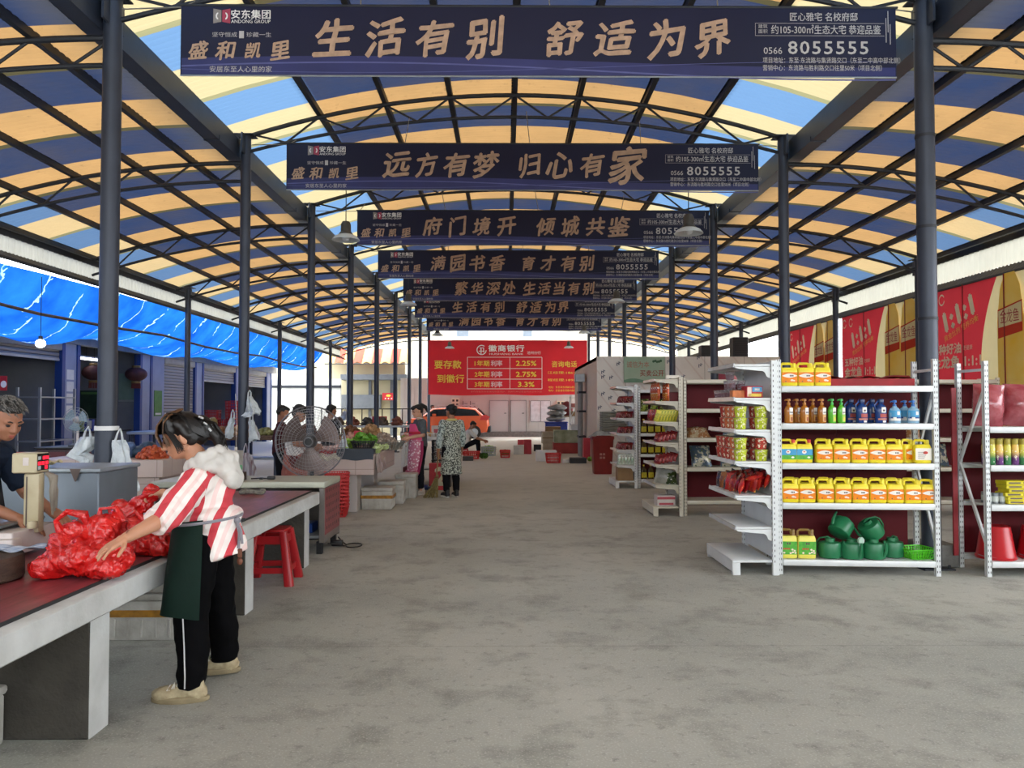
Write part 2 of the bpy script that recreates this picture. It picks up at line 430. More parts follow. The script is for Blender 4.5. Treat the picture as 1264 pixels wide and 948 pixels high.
# eaves: translucent white valance, grey slanting sheet below it
def corr(name, m, p0, p1, q0, q1, pitch=0.12, amp=0.014, label=None, cat=None, th=0.0):
    "a corrugated sheet between edge p0-p1 and edge q0-q1 (ridges from p to q)"
    p0, p1, q0, q1 = map(V, (p0, p1, q0, q1)); n = max(4, int((p1-p0).length / pitch * 4))
    nn = (p1-p0).cross(q0-p0).normalized()
    b = B(); b.grid(n, 1, lambda u, v: (p0.lerp(p1, u)).lerp(q0.lerp(q1, u), v) + nn * amp * sin(u * n / 4 * 2 * pi))
    return b.build(name, m, smooth=180)
def trans_mat(name, col, fac=0.5, d=None):
    t = NT(name); src, x, y, z = t.xyz('World'); nz = t.noise(src, 2.5, 5)
    c = t.mix(t.math('MULTIPLY', t.ramp(nz, 0.35, 0.75), 0.3), lin(col), tuple(k*0.7 for k in lin(col)))
    a = t.n('BsdfTranslucent'); f = t.n('BsdfDiffuse'); ms = t.n('MixShader'); ms.inputs[0].default_value = 1 - fac
    t.L.new(c, a.inputs[0]); t.L.new(c, f.inputs[0]); t.L.new(a.outputs[0], ms.inputs[1]); t.L.new(f.outputs[0], ms.inputs[2])
    t.L.new(ms.outputs[0], t.N['Material Output'].inputs['Surface']); MATS[name] = t.m; return t.m
M_val = trans_mat('milky_sheet', 'a9a699', 0.4)
M_awn = mat('grey_sheet', '6f6d68', 0.6, 0.2, var=0.2, stretch=(1, 6, 1))
for side, X, s, zb, za in (('left', -8.32, -1, 4.13, 3.97), ('right', 8.62, 1, 3.99, 3.80)):
    o = corr(f'trim_{1 if s < 0 else 2}', M_val, (X, -7, 4.42), (X, 39, 4.42), (X, -7, zb), (X, 39, zb), 0.16); struct(o)
    b = B().box(X - 0.03, X + 0.03, -7, 39, 4.40, 4.56); struct(b.build(f'trim_{3 if s < 0 else 4}', M_black, smooth=0))
    o = corr(f'trim_{5 if s < 0 else 6}', M_awn, (X - s*0.02, -7, zb), (X - s*0.02, 39, zb), (X - s*0.22, -7, za), (X - s*0.22, 39, za), 0.10, 0.012); struct(o)
    b = B().tube([(X - s*0.24, -7, za), (X - s*0.24, 39, za)], 0.03, 8); struct(b.build(f'trim_{7 if s < 0 else 8}', M_black))

b = B().box(-14, 10, -11.2, -11.0, 0, 3.4); struct(b.build('wall_light_blocker', mat('grey_render', '8b8a84', .9, bump=.3), smooth=0))  # unseen wall added behind the camera to hold back front light
# ================================================================== BANNERS
M_navy = mat('navy_vinyl', '181b38', 0.5, var=0.12, scale=1.2, spec=0.3)
M_gold = mat('pale_bronze_ink', 'c3a186', 0.5, var=0.2, scale=5)
M_ink = mat('pale_grey_ink', 'b9b4b2', 0.5, var=0.05)
M_inkw = mat('white_ink', 'e9e6e2', 0.5, var=0.03)
M_indigo = mat('indigo_ink', '272d66', 0.5, var=0.2, scale=1.5)
M_crim = mat('crimson_ink', 'a93a50', 0.5, var=0.1)
M_ygold = mat('yellow_ink', 'f1d04a', 0.5, var=0.12, scale=30)
M_rope = mat('rope', '8a8478', 0.9)
BW, BH = 6.95, 0.69
def brush(txt, name, parent, xs, z, h, m, seed=1, big=None):
    "brush-written characters, each a piece of its own slanted a little its own way"
    r = random.Random(seed)
    for i, (ch, x) in enumerate(zip(txt, xs)):
        hh = h * (1.5 if big == i else r.uniform(0.92, 1.08))
        k = (ch, 'brush')
        if k not in _tcache:
            me = text_mesh(ch, m, None, 1.0, res=3, offset=0.02)
            for v in me.vertices:
                X, Z = v.co.x, v.co.z
                Z += 0.10 * X + 0.025 * sin(6 * X); X += 0.10 * Z + 0.02 * sin(7 * Z); v.co.x = X; v.co.z = Z
            _tcache[k] = me
        o = link(name, _tcache[k], parent); o.location = (x, -0.006, z); o.scale = (hh * r.uniform(0.92, 1.04), 1, hh); o.rotation_euler.y = r.uniform(-0.07, 0.07)
def swash(parent):
    b = B()
    for z0, z1, a in ((-0.335, -0.20, 0.05), (-0.30, -0.285, 0.08), (-0.255, -0.25, -0.06)):
        N = 30; x = lambda u: -BW/2 + 0.01 + (BW - 0.02) * u
        f0 = lambda u: z0 + (0 if z0 < -0.33 else a * sin(u * 4.5 + 0.5)); f1 = lambda u: z1 + a * sin(u * 4.5 + 0.5)
        b.mat(0 if z0 < -0.33 else 1)
        yy = -0.0035 if z0 < -0.33 else -0.0045
        b.grid(N, 1, lambda u, v: (x(u), yy, f0(u) * (1-v) + f1(u) * v))
    b.build('printed_swash', [M_indigo, mat('lilac_line', '55598f', 0.5)], parent)
def banner(i, slogan, cx, cz, label, big=None):
    root = thing('hanging_banner', label, 'banner', (cx, FY[i] - 0.10, cz), 0, 'navy banners hung between the aisle posts')
    W = BW; r = random.Random(i)
    b = B(); ph = r.uniform(0, 6)
    def f(u, v): return (-W/2 + W*u, 0.006 * sin(u*9 + ph) * (1 - v) , -BH/2 + BH*v)
    fr = B(); fr.grid(40, 4, lambda u, v: (-W/2 + W*u, -0.002, -BH/2 + BH*v)); fr.grid(40, 4, lambda u, v: (-W/2 + W*(1-u), 0.002, -BH/2 + BH*v))
    fr.build('panel', M_navy, root)
    hem = B().tube([(-W/2, 0, -BH/2), (W/2, 0, -BH/2)], 0.008, 6); hem.build('hem_rod', M_galv, root)
    t = B().tube([(-W/2 - 0.02, 0, BH/2), (W/2 + 0.02, 0, BH/2)], 0.012, 6); t.build('top_rod', M_black, root)
    for x in (-W/2 + .05, -W/4, 0.1, W/4, W/2 - .05):
        b = B(); b.tube([(x, 0, BH/2), (x + r.uniform(-.1,.1), 0.08, h_mid(x + cx) - 0.25 - cz)], 0.006, 5); b.build('tie_rope', M_rope, root)
    for s in (-1, 1): B().tube([(s*W/2, 0, BH/2 - .02), ((XL if s < 0 else XR) - cx - s*0.09, 0.1, BH/2 - 0.02 + 0.03)], 0.007, 5).build('tie_rope', M_rope, root)
    swash(root)
    # logo: split square, name in outlined letters
    lx = -3.08
    lg = B().mat(0).prism([(lx-.082,.165),(lx-.004,.18),(lx-.004,.295),(lx-.082,.31)], -0.005, -0.003, 'y')
    lg.mat(1).prism([(lx+.004,.18),(lx+.082,.165),(lx+.082,.31),(lx+.004,.295)], -0.005, -0.003, 'y')
    lg.mat(2)
    for q in (-1, 1):
        lg.add([(lx + q*(0.035 + 0.024*cos(a)), -0.006, .237 + 0.035*sin(a)) for a in [k*pi/6 - pi/2 for k in range(7)]] + [(lx + q*(0.035 + 0.010*cos(a)), -0.006, .237 + 0.02*sin(a)) for a in [pi/2 - k*pi/6 for k in range(7)]], [tuple(range(14))])
    lg.build('logo', [mat('taupe_ink', '8d8580', 0.5), M_crim, M_inkw], root)
    text('安东集团', 'logo_lettering', root, -2.80, 0.255, M_inkw, w=0.38, h=0.088, y=-0.004, offset=0.012)
    text('ANDONG GROUP', 'logo_lettering', root, -2.80, 0.185, M_inkw, w=0.38, h=0.034, y=-0.004)
    text('坚守恒成', 'small_lettering', root, -3.05, 0.055, M_ink, w=0.24, h=0.048, y=-0.004)
    text('珍藏一生', 'small_lettering', root, -2.72, 0.055, M_ink, w=0.24, h=0.048, y=-0.004)
    B().box(-2.91, -2.865, -0.006, -0.003, 0.02, 0.09).build('seal_mark', M_ink, root)
    brush('盛和凯里', 'estate_character', root, (-3.30, -3.04, -2.77, -2.51), -0.10, 0.165, M_gold, 5)
    text('安居东至人心里的家', 'small_lettering', root, -2.89, -0.285, M_ink, w=0.60, h=0.06, y=-0.007)
    a, c = slogan.split(' ')
    if i in (4,): xs = [-1.75, -1.28, -0.8, -0.32] + [0.28, 0.72, 1.16, 1.6, 2.04]
    elif i == 1: xs = [-1.85, -1.42, -0.98, -0.55] + [0.10, 0.55, 1.02, 1.55]
    else: xs = [-1.99, -1.50, -1.02, -0.53] + [0.24, 0.73, 1.23, 1.69]
    brush(a + c, 'slogan_character', root, xs, 0.03, 0.36, M_gold, 11 + i, big)
    x0 = 2.72
    text('匠心雅宅 名校府邸', 'estate_lettering', root, 2.77, 0.25, M_ink, w=0.66, h=0.085, y=-0.004, offset=0.008)
    text('建筑', 'small_lettering', root, 2.175, 0.155, M_ink, w=0.09, h=0.04, y=-0.004)
    text('面积', 'small_lettering', root, 2.175, 0.105, M_ink, w=0.09, h=0.04, y=-0.004)
    text('约105-300㎡生态大宅 恭迎品鉴', 'estate_lettering', root, 2.79, 0.125, M_ink, w=1.07, h=0.092, y=-0.004, offset=0.008)
    text('0566', 'phone_lettering', root, 2.27, -0.085, M_ink, w=0.18, h=0.065, y=-0.004)
    text('8055555', 'phone_lettering', root, 2.81, -0.055, M_ink, w=0.78, h=0.125, y=-0.004, offset=0.01, spacing=1.15)
    text('项目地址：东至·东流路与集贤路交口（东至二中高中部北侧）', 'small_lettering', root, 2.84, -0.18, M_ink, w=1.34, h=0.06, y=-0.007)
    text('营销中心：东流路与胜利路交口往里50米（项目北侧）', 'small_lettering', root, 2.75, -0.255, M_ink, w=1.16, h=0.06, y=-0.007)
    ln = B()
    for z in (0.185, 0.062): ln.box(2.10, 3.36, -0.0045, -0.003, z, z + 0.003)
    ln.box(2.10, 2.103, -0.0045, -0.003, 0.062, 0.188)
    for (x, z0, z1) in ((3.375, .0, .24), (3.395, .1, .31), (3.415, -.02, .18)): ln.box(x, x + 0.006, -0.005, -0.003, z0, z1)
    ln.build('printed_frame', M_ink, root)
    return root
SLO = ['生活有别 舒适为界', '远方有梦 归心有家', '府门境开 倾城共鉴', '满园书香 育才有别', '繁华深处 生活当有别', '生活有别 舒适为界', '满园书香 育才有别']
LAB = ['nearest and largest navy banner with bronze brush lettering, high across the aisle',
       'navy banner second from the front, its last brush character much larger than the rest',
       'navy banner third from the front, between two pendant lamps',
       'navy banner fourth from the front, its whole face just clear of the third',
       'navy banner fifth from the front, with nine brush characters',
       'navy banner sixth from the front, low in the row of banners',
       'last and farthest navy banner, just above the red bank banner']
for i in range(7):
    y = FY[i] - 0.10
    l = [222, 353, 441, 467, 498, 512, 527][i]; r = [1110, 938, 876, 813, 786, 759, 742][i]; ty = [8, 177.5, 260, 309.5, 343, 368, 388][i]
    p = at((l + r)/2, ty, y)
    banner(i, SLO[i], p.x, max(4.95, min(5.2, p.z - BH/2)), LAB[i], 7 if i == 1 else None)
# red bank banner on the last frame
M_red = mat('red_vinyl', 'd82430', 0.5, var=0.1, scale=0.7, bump=0.25, bscale=1.4, spec=0.3)
def bank():
    y = FY[8] - 0.15; a = at(529, 420, y); c = at(725, 487, y)
    W = c.x - a.x; H = a.z - c.z; root = thing('bank_banner', 'large red bank savings banner with yellow and white lettering across the far end', 'banner', ((a.x + c.x)/2, y, (a.z + c.z)/2))
    k = W / 196.0; X = lambda px: (px - 627) * k; Z = lambda py: (453.5 - py) * k
    b = B()
    b.grid(40, 12, lambda u, v: (-W/2 + W*u, 0.03*sin(u*11 + v*5)*v*(1-v)*2 , -H/2 + H*v - 0.05*sin(u*7)**2*(1 if v < .01 else 0)))
    b.grid(40, 12, lambda u, v: (W/2 - W*u, 0.004 + 0.03*sin((1-u)*11 + v*5)*v*(1-v)*2, -H/2 + H*v)); b.build('panel', M_red, root)
    ry = -0.035
    lg = B(); N = 26
    for k0, k1 in ((0, 21),):
        lg.grid(N, 1, lambda u, v: (X(594.5) + (6.2 - 1.1*v)*k*cos(0.9 + u*5.3), ry, Z(432) + (6.2 - 1.1*v)*k*sin(0.9 + u*5.3)))
    lg.box(X(592), X(597.5), ry-.002, ry, Z(430), Z(429)); lg.box(X(593.2), X(594.4), ry-.002, ry, Z(437), Z(429)); lg.box(X(591), X(598), ry-.002, ry, Z(434), Z(433)); lg.box(X(596.5), X(597.6), ry-.002, ry, Z(435), Z(430))
    lg.build('bank_emblem', M_inkw, root)
    text('徽商银行', 'bank_name', root, X(625), Z(430), M_inkw, w=44*k, h=8*k, y=ry, offset=0.02, spacing=1.1)
    text('HUISHANG BANK', 'bank_name', root, X(625), Z(437), M_inkw, w=42*k, h=2.3*k, y=ry)
    text('池州分行', 'branch_name', root, X(659), Z(435.5), M_inkw, w=17*k, h=4*k, y=ry)
    text('要存款', 'slogan', root, X(553), Z(450), M_ygold, w=33*k, h=10*k, y=ry, offset=0.012)
    text('到徽行', 'slogan', root, X(556.5), Z(467.5), M_ygold, w=33*k, h=10*k, y=ry, offset=0.012)
    tb = B()
    for py in (441, 455, 468, 480): tb.box(X(577), X(669), ry-.002, ry, Z(py+.3), Z(py-.3))
    for px in (577, 629.5, 669): tb.box(X(px-.3), X(px+.3), ry-.002, ry, Z(480), Z(441))
    tb.build('rate_table', M_inkw, root)
    for n, (py, r) in enumerate(((448.5, '2.25%'), (462, '2.75%'), (474.5, '3.3%'))):
        text(f'{n+1}年期', 'rate_lettering', root, X(595), Z(py), M_ygold, w=18*k, h=7*k, y=ry, offset=0.012)
        text('利率', 'rate_lettering', root, X(613), Z(py), mat('pink_ink','e9c4c8',0.5), w=14*k, h=7*k, y=ry, offset=0.02)
        text(r, 'rate_lettering', root, X(649.5), Z(py), M_ygold, w=(25 if n < 2 else 20)*k, h=6*k, y=ry, offset=0.02)
    text('咨询电话', 'phone_lettering', root, X(696.5), Z(449.5), M_ygold, w=31*k, h=7.5*k, y=ry, offset=0.01)
    for py, s in ((460, '江经理:18656'), (469, '程经理:18905')):
        text(s, 'phone_lettering', root, X(695), Z(py), M_ygold, w=38*k, h=3.2*k, y=ry)
    for py in (478, 482): text('地址：东至县东流路与胜利路口', 'phone_lettering', root, X(697), Z(py), M_ygold, w=40*k, h=2.6*k, y=ry)
    text('本行存款受存款保险制度保护，具体利率以营业网点公布为准', 'footnote', root, X(625), Z(483.5), mat('dark_red_ink','e06a60',0.5), w=88*k, h=2.4*k, y=ry)
    rp = B()
    for sx, xx in ((-1, -W/2), (1, W/2)):
        for z in (H/2, 0, -H/2): rp.tube([(xx, 0, z), (xx + sx*0.06, 0.1, z)], 0.01, 5)
    rp.build('tie_rope', M_rope, root)
bank()
# pendant lamps
def lamp():
    root = thing('pendant_lamp', 'lamp', 'lamp')
    B().lathe([(0.02,0.32),(0.06,0.31),(0.085,0.26),(0.09,0.13),(0.12,0.10),(0.125,0.07)], 20).build('housing', mat('lamp_grey','5a5650',0.5,0.3), root)
    B().lathe([(0.12,0.085),(0.19,0.05),(0.235,0.0),(0.24,-0.012),(0.228,-0.01),(0.18,0.035),(0.1,0.07)], 28).build('shade', mat('white_enamel','cfd6da',0.35,0.0,var=.04), root)
    B().ell((0,0,0.03), (0.07,0.07,0.06), 14, 8).build('bulb', mat('frosted_bulb','dfe3e6',0.3,var=.02), root)
    B().tube([(0,0,0.31),(0,0,1.42)], 0.008, 6).build('hanging_rod', M_black, root)
    return root
lp = Place(lamp())
for k, (l, r) in enumerate((((427, 277), (850, 277)), ((504, 371), (761, 370)), ((540, 408), (721, 407)), ((555, 432), (702, 431)))):
    for s, p, X in (('left', l, PM[1]), ('right', r, PM[7])):
        y = X / at(p[0], p[1], 1.0).x; q = at(p[0], p[1], y)
        lp((X, y, h_mid(X) - 1.40), label=f'white dish pendant lamp, {["nearest","second","third","farthest"][k]} of those hanging on the {s} of the aisle', group='pendant lamps over the aisle')
# ================================================================== RIGHT SIDE: GONDOLAS, RACKS AND GOODS
M_rackw = mat('white_powder_coat', 'd9dcdc', 0.4, 0.1, var=0.06)
M_rackc = mat('cream_powder_coat', 'cbc5b4', 0.45, 0.1, var=0.06)
M_backred = mat('dark_red_panel', '5a0e17', 0.6, var=0.15, scale=2, spec=.2)
M_hole = mat('slot_black', '26282a', 0.8)
M_rail = mat('price_rail', 'c9ccd0', 0.25, 0.3)
LEV = [1.955, 1.64, 1.345, 1.05, 0.735, 0.445, 0.14]
def gondola(M, label, L=0.92):
    "single sided shop shelving: faces -x, back panel at x = .36, near end at y = 0"
    root = thing('gondola_shelving', label, 'shelving', group='end shelving units facing the aisle')
    for y in (-0.02, L - 0.02):
        b = B().mat(0).bbox(0.335, 0.395, y, y + 0.04, 0, 1.99, 0.004, 1); b.mat(1)
        for k in range(38):
            z = 0.12 + k * 0.049; b.box(0.350, 0.356, y - 0.001, y + 0.002, z, z + 0.02); b.box(0.333, 0.336, y + 0.012, y + 0.018, z, z + 0.024)
        b.build('upright', [M, M_hole], root)
    b = B()
    for k in range(4): b.bbox(0.36, 0.378, 0.02, L - 0.02, 0.15 + k*0.46, 0.15 + (k+1)*0.46 - 0.004, 0.003, 1)
    b.build('back_panel', M, root)
    for k, z in enumerate(LEV):
        if k == 6:
            b = B().bbox(-0.035, 0.34, 0, L, 0.115, 0.14, 0.004, 1); b.bbox(-0.035, -0.02, 0.0, L, 0.03, 0.118, 0.003, 1); b.bbox(-0.03, 0.04, 0, 0.05, 0, 0.118, 0.003, 1); b.bbox(-0.03, 0.04, L - 0.05, L, 0, 0.118, 0.003, 1)
            b.build('base_deck', M, root); continue
        sh = B().bbox(0.0, 0.335, 0.0, L, z - 0.022, z, 0.003, 1)
        o = sh.build('shelf', M, root)
        B().loft([[(-0.012, y, z - 0.03), (-0.004, y, z - 0.032), (0.004, y, z + 0.006), (-0.006, y, z + 0.008)] for y in (0.0, L)]).build('price_rail', M_rail, o)
        for y in (0.004, L - 0.010):
            pr = [(0.0, z - 0.024), (0.335, z - 0.024), (0.335, z - 0.13), (0.325, z - 0.13), (0.30, z - 0.115), (0.285, z - 0.08), (0.265, z - 0.065), (0.2, z - 0.06), (0.02, z - 0.042)]
            B().prism(pr, y, y + 0.006, 'y').build('bracket', M, o)
    return root
G0 = (2.125, 7.22, 0)
g1 = gondola(M_rackw, 'white end shelving unit nearest the camera, its noodle shelves facing the aisle'); g1.location = G0
g2 = gondola(M_rackc, 'cream end shelving unit in the middle of three, facing the aisle'); g2.location = (2.125, 11.1, 0)
g3 = dup(g1, (2.125, 14.95, 0), 0, 'white end shelving unit farthest down the aisle, beside the cold room')
# racks facing the viewer
def rack(M, label, W, D, levels, back=(0.1, 1.8), H=2.0, Wb=None, bays=1, sidepanel=None):
    root = thing('storage_rack', label, 'rack', group='storage racks facing the entrance')
    w = W / bays
    for i in range(bays + 1):
        for y in (0.0, D - 0.04):
            x = i * w - 0.0
            b = B().mat(0); b.box(x, x + 0.045, y, y + 0.003, 0, H); b.box(x, x + 0.003, y, y + 0.04, 0, H); b.box(x + 0.042, x + 0.045, y, y + 0.04, 0, H)
            b.mat(1)
            for k in range(int(H / 0.05)):
                for dx in (0.010, 0.030): b.box(x + dx, x + dx + 0.006, y - 0.0012, y, 0.03 + k*0.05, 0.05 + k*0.05)
            b.build('upright', [M, M_hole], root)
        b = B(); x = i * w + 0.02
        b.bar((x, 0.03, 0.28), (x, D - 0.03, 1.02), 0.02, 0.03); b.bar((x, D - 0.03, 1.02), (x, 0.03, 1.72), 0.02, 0.03); b.bar((x, 0.03, 1.9), (x, D - 0.03, 1.9), 0.018, 0.025)
        b.build('brace', M, root)
    for z in levels:
        for i in range(bays):
            b = B().bbox(i*w + 0.046, (i+1)*w - 0.001, -0.006, 0.034, z - 0.055, z + 0.002, 0.006, 2)
            b.bbox(i*w + 0.046, (i+1)*w - 0.001, D - 0.04, D - 0.004, z - 0.055, z, 0.006, 2)
            b.box(i*w + 0.046, (i+1)*w - 0.001, 0.034, D - 0.04, z - 0.012, z)
            b.build('shelf', M, root)
    b = B()
    Wb = Wb or W
    n = 2 * bays
    for k in range(n): b.box(0.03 + Wb*k/n, 0.03 + Wb*(k+1)/n - 0.004, D - 0.01, D + 0.004, back[0], back[1])
    b.build('back_panel', M_backred, root)
    if sidepanel:
        B().box(-0.10, -0.055, D - 0.12, D - 0.10, 0.13, 1.74).build('side_panel', mat('red_panel', '8f1a24', 0.45), root)['label'] = 'upright dark red board beside the rack'
    return root
RO, RA = V((2.53, 7.27, 0)), radians(-4.5)
rk = rack(M_rackw, 'front white rack full of yellow jugs, facing the entrance', 1.42, 0.47, [1.75, 1.40, 1.03, 0.66, 0.135], (0.14, 1.80), 2.0, 1.34)
rk.location = RO; rk.rotation_euler.z = RA
def rpos(px, ly, z):
    "point on the front rack, ly deep, seen in column px"
    k = at(px, 560, 1.0).x; ca, sa = cos(RA), sin(RA)
    lx = (k * (RO.y + ly*ca) - RO.x + ly*sa) / (ca - k*sa)
    return (RO.x + lx*ca - ly*sa, RO.y + lx*sa + ly*ca, z)
r2 = rack(M_rackw, 'white rack at the right edge holding red buckets and spray cans', 1.42, 0.47, [1.37, 1.017, 0.655, 0.137], (0.14, 1.36), 1.98, 1.40, 1, True)
R2O = V((4.40, 7.13, 0)); r2.location = R2O
r3 = rack(M_rackc, 'cream rack with red backing joined to the middle shelving unit', 1.42, 0.47, [1.95, 1.53, 1.11, 0.69, 0.22], (0.1, 1.92), 1.98, 1.40, 1); r3.location = (2.54, 11.14, 0)
r3b = rack(M_rackc, 'cream rack with red backing beyond the second aisle post, behind the front rack', 2.8, 0.47, [1.95, 1.53, 1.11, 0.69, 0.22], (0.1, 1.92), 1.98, 2.78, 2); r3b.location = (4.26, 11.14, 0)
r4 = rack(M_rackw, 'white rack with red backing joined to the farthest shelving unit', 1.42, 0.47, [1.89, 1.47, 1.05, 0.65, 0.165], (0.1, 1.86), 1.95, 1.40, 1); r4.location = (2.54, 14.99, 0)
# ---- jugs
M_yel = mat('yellow_plastic', 'ecd92f', 0.35, var=0.06)
M_yel2 = mat('soft_yellow_plastic', 'e6dc62', 0.35, var=0.06)
M_olab = mat('orange_label', 'ea8c0c', 0.45, var=0.25, scale=30, col2='dc6c06', spec=.3)
M_wlab = mat('white_label', 'ece6da', 0.5, var=0.05)
M_dlab = mat('dark_print', '5a4d48', 0.6)
M_blab = mat('sky_blue_label', '3f9fd0', 0.45, var=0.1)
M_glab = mat('green_label', '5cb531', 0.45, var=0.3, scale=25, col2='2f8a2c')
M_rlab = mat('red_print', 'cc3424', 0.5)
M_pink = mat('pale_flower_print', 'f3dccb', 0.5)
M_brown = mat('amber_brown_plastic', '8a6a28', 0.35)
def jug(label, W=0.152, D=0.10, H=0.218, kind='orange'):
    root = thing('detergent_jug', label, 'jug')
    mb = M_yel2 if kind == 'green' else M_yel; mh = M_brown if kind == 'green' else mb
    hb = H * 0.70
    rr = lambda w, d, z: [(x, y, z) for x, y in rrect(w, d, 0.02, 3)]
    B().loft([rr(W*.92, D*.9, 0), rr(W, D, 0.008), rr(W, D, hb - 0.012), rr(W*.97, D*.95, hb), rr(W*.9, D*.8, hb + 0.02)]).build('body', mb, root)
    # handle: flat loop over the left two thirds, neck and cap on the right
    b = B(); z0 = hb + 0.012; zt = H
    x0, x1 = -W*.45, W*.22
    b.tube([(x0, 0, z0), (x0 + 0.002, 0, zt - 0.02), (x0 + 0.016, 0, zt - 0.007), ((x0+x1)/2, 0, zt - 0.007), (x1 - 0.012, 0, zt - 0.008), (x1, 0, zt - 0.024), (x1 + 0.006, 0, z0)], 0.0125, 8)
    b.build('handle', mh, root)
    b = B().lathe([(0.024, hb + 0.01), (0.02, H - 0.035), (0.018, H - 0.03)], 12, (W*.33, 0, 0)); b.build('neck', mh, root)
    B().lathe([(0.0205, H - 0.034), (0.0205, H - 0.008), (0.017, H - 0.003)], 12, (W*.33, 0, 0)).build('cap', M_rlab if kind == 'blue' else mh, root)
    y = -D/2 - 0.0012; a, c = hb*0.20, hb*0.84
    l = B(); w = W*.47
    if kind == 'back':
        l.mat(0).box(-w, w, y, y + 0.001, a, c + 0.01); l.mat(2)
        for k in range(5): l.box(-w*.7, w*(.1 + .1*(k % 3)), y - 0.001, y, a + 0.014 + 0.014*k, a + 0.018 + 0.014*k)
        l.mat(3).ell((w*.25, y, c - 0.03), (0.022, 0.001, 0.014), 10, 6)
        l.build('label', [M_wlab, M_olab, M_dlab, M_rlab], root); return root
    base = {'orange': M_olab, 'blue': M_blab, 'green': M_glab}[kind]
    l.mat(0).box(-w, w, y, y + 0.001, a, c)
    if kind == 'orange':
        zc = a + (c - a)*.66; N = 12
        l.mat(1).add([(-w + 2*w*k/N, y - 0.0008, zc + 0.021*sin(pi*k/N)) for k in range(N+1)] + [(w - 2*w*k/N, y - 0.0008, zc - 0.019*sin(pi*k/N)) for k in range(1, N)], [tuple(range(2*N))[::-1]])
        l.mat(2)
        for k in range(3): l.box(w*.02 + k*0.012, w*.02 + k*0.012 + 0.009, y - 0.0018, y - 0.0008, zc - 0.006, zc + 0.007)
        l.mat(3); l.ell((w*.3, y, a + 0.022), (0.016, 0.0015, 0.010), 8, 5); l.ell((w*.55, y, a + 0.018), (0.010, 0.0015, 0.008), 8, 5)
        l.mat(2).ell((-w*.5, y, a + 0.012), (0.006, 0.0013, 0.006), 6, 4)
        l.build('label', [base, M_wlab, M_dlab, M_pink], root)
    elif kind == 'blue':
        l.mat(1).box(-w, w, y - 0.0006, y, a, a + (c - a)*.42)
        l.mat(2).ell((-0.005, y, a + (c-a)*.72), (0.021, 0.0016, 0.018), 10, 6); l.mat(3).box(-0.014, 0.002, y - 0.002, y - 0.001, a + (c-a)*.69, a + (c-a)*.78)
        l.mat(2).ell((w*.5, y, a + 0.02), (0.018, 0.0012, 0.01), 8, 5)
        l.build('label', [base, M_glab, M_wlab, M_rlab], root)
    else:
        l.mat(1)
        for k in range(2): l.box(-0.014 + k*0.02, k*0.02, y - 0.001, y, c - 0.03, c - 0.008)
        l.mat(2)
        for k in range(4): l.box(-w*.6 + k*0.016, -w*.6 + k*0.016 + 0.012, y - 0.001, y, a + 0.045, a + 0.06)
        l.mat(3)
        for dx, dz in ((.5, .02), (.72, .035), (.45, .045), (.8, .015), (-.5, .015), (.25, .012)): l.ell((w*dx, y, a + dz), (0.011, 0.0012, 0.009), 7, 5)
        l.build('label', [base, M_dlab, M_rlab, M_pink], root)
    return root
jo = Place(jug('j')); jb = Place(jug('j', kind='blue')); jg = Place(jug('j', 0.168, 0.11, 0.268, 'green')); jk = Place(jug('j', kind='back'))
SH = {1.75: 'top shelf', 1.40: 'second shelf', 1.03: 'third shelf', 0.66: 'fourth shelf', 0.135: 'bottom shelf'}
GJ = 'detergent jugs on the front rack'
def jrow(P, cols, z, what, ly=0.075, rz=0.0):
    for k, px in enumerate(cols):
        P(rpos(px, ly, z + 0.003), RA + rz + rnd.uniform(-.03, .03), f'{what}, {ORD[k]} from left on the front rack\'s {SH[z]}', GJ)
jrow(jo, [974, 994.5, 1015], 1.75, 'yellow jug with orange label')
jrow(jb, [972, 991.5], 1.03, 'yellow jug with sky blue label')
jrow(jo, [1016, 1037.5, 1059.5, 1081, 1102], 1.03, 'orange-labelled yellow jug')
jo(rpos(1119.5, 0.13, 1.033), RA + 0.5, 'yellow jug turned half sideways near the right end of the third shelf', GJ)
jk(rpos(1137, 0.075, 1.033), RA, 'yellow jug showing its white back label at the right end of the third shelf', GJ)
jrow(jo, [974, 994.5, 1017, 1038.5, 1060, 1081.5, 1102.5, 1124, 1144], 0.66, 'orange-labelled yellow jug')
for z, cols in ((1.03, [1016, 1038, 1060, 1081, 1102]), (0.66, [976, 996, 1018, 1039.5, 1060.5, 1081.5, 1102, 1122])):
    for k, px in enumerate(cols): jo(rpos(px, 0.205, z + 0.003), RA, f'back row yellow jug, {ORD[k]} from left on the front rack\'s {SH[z]}', GJ)
jrow(jg, [970, 993], 0.135, 'brown handled jug with green label', 0.10)
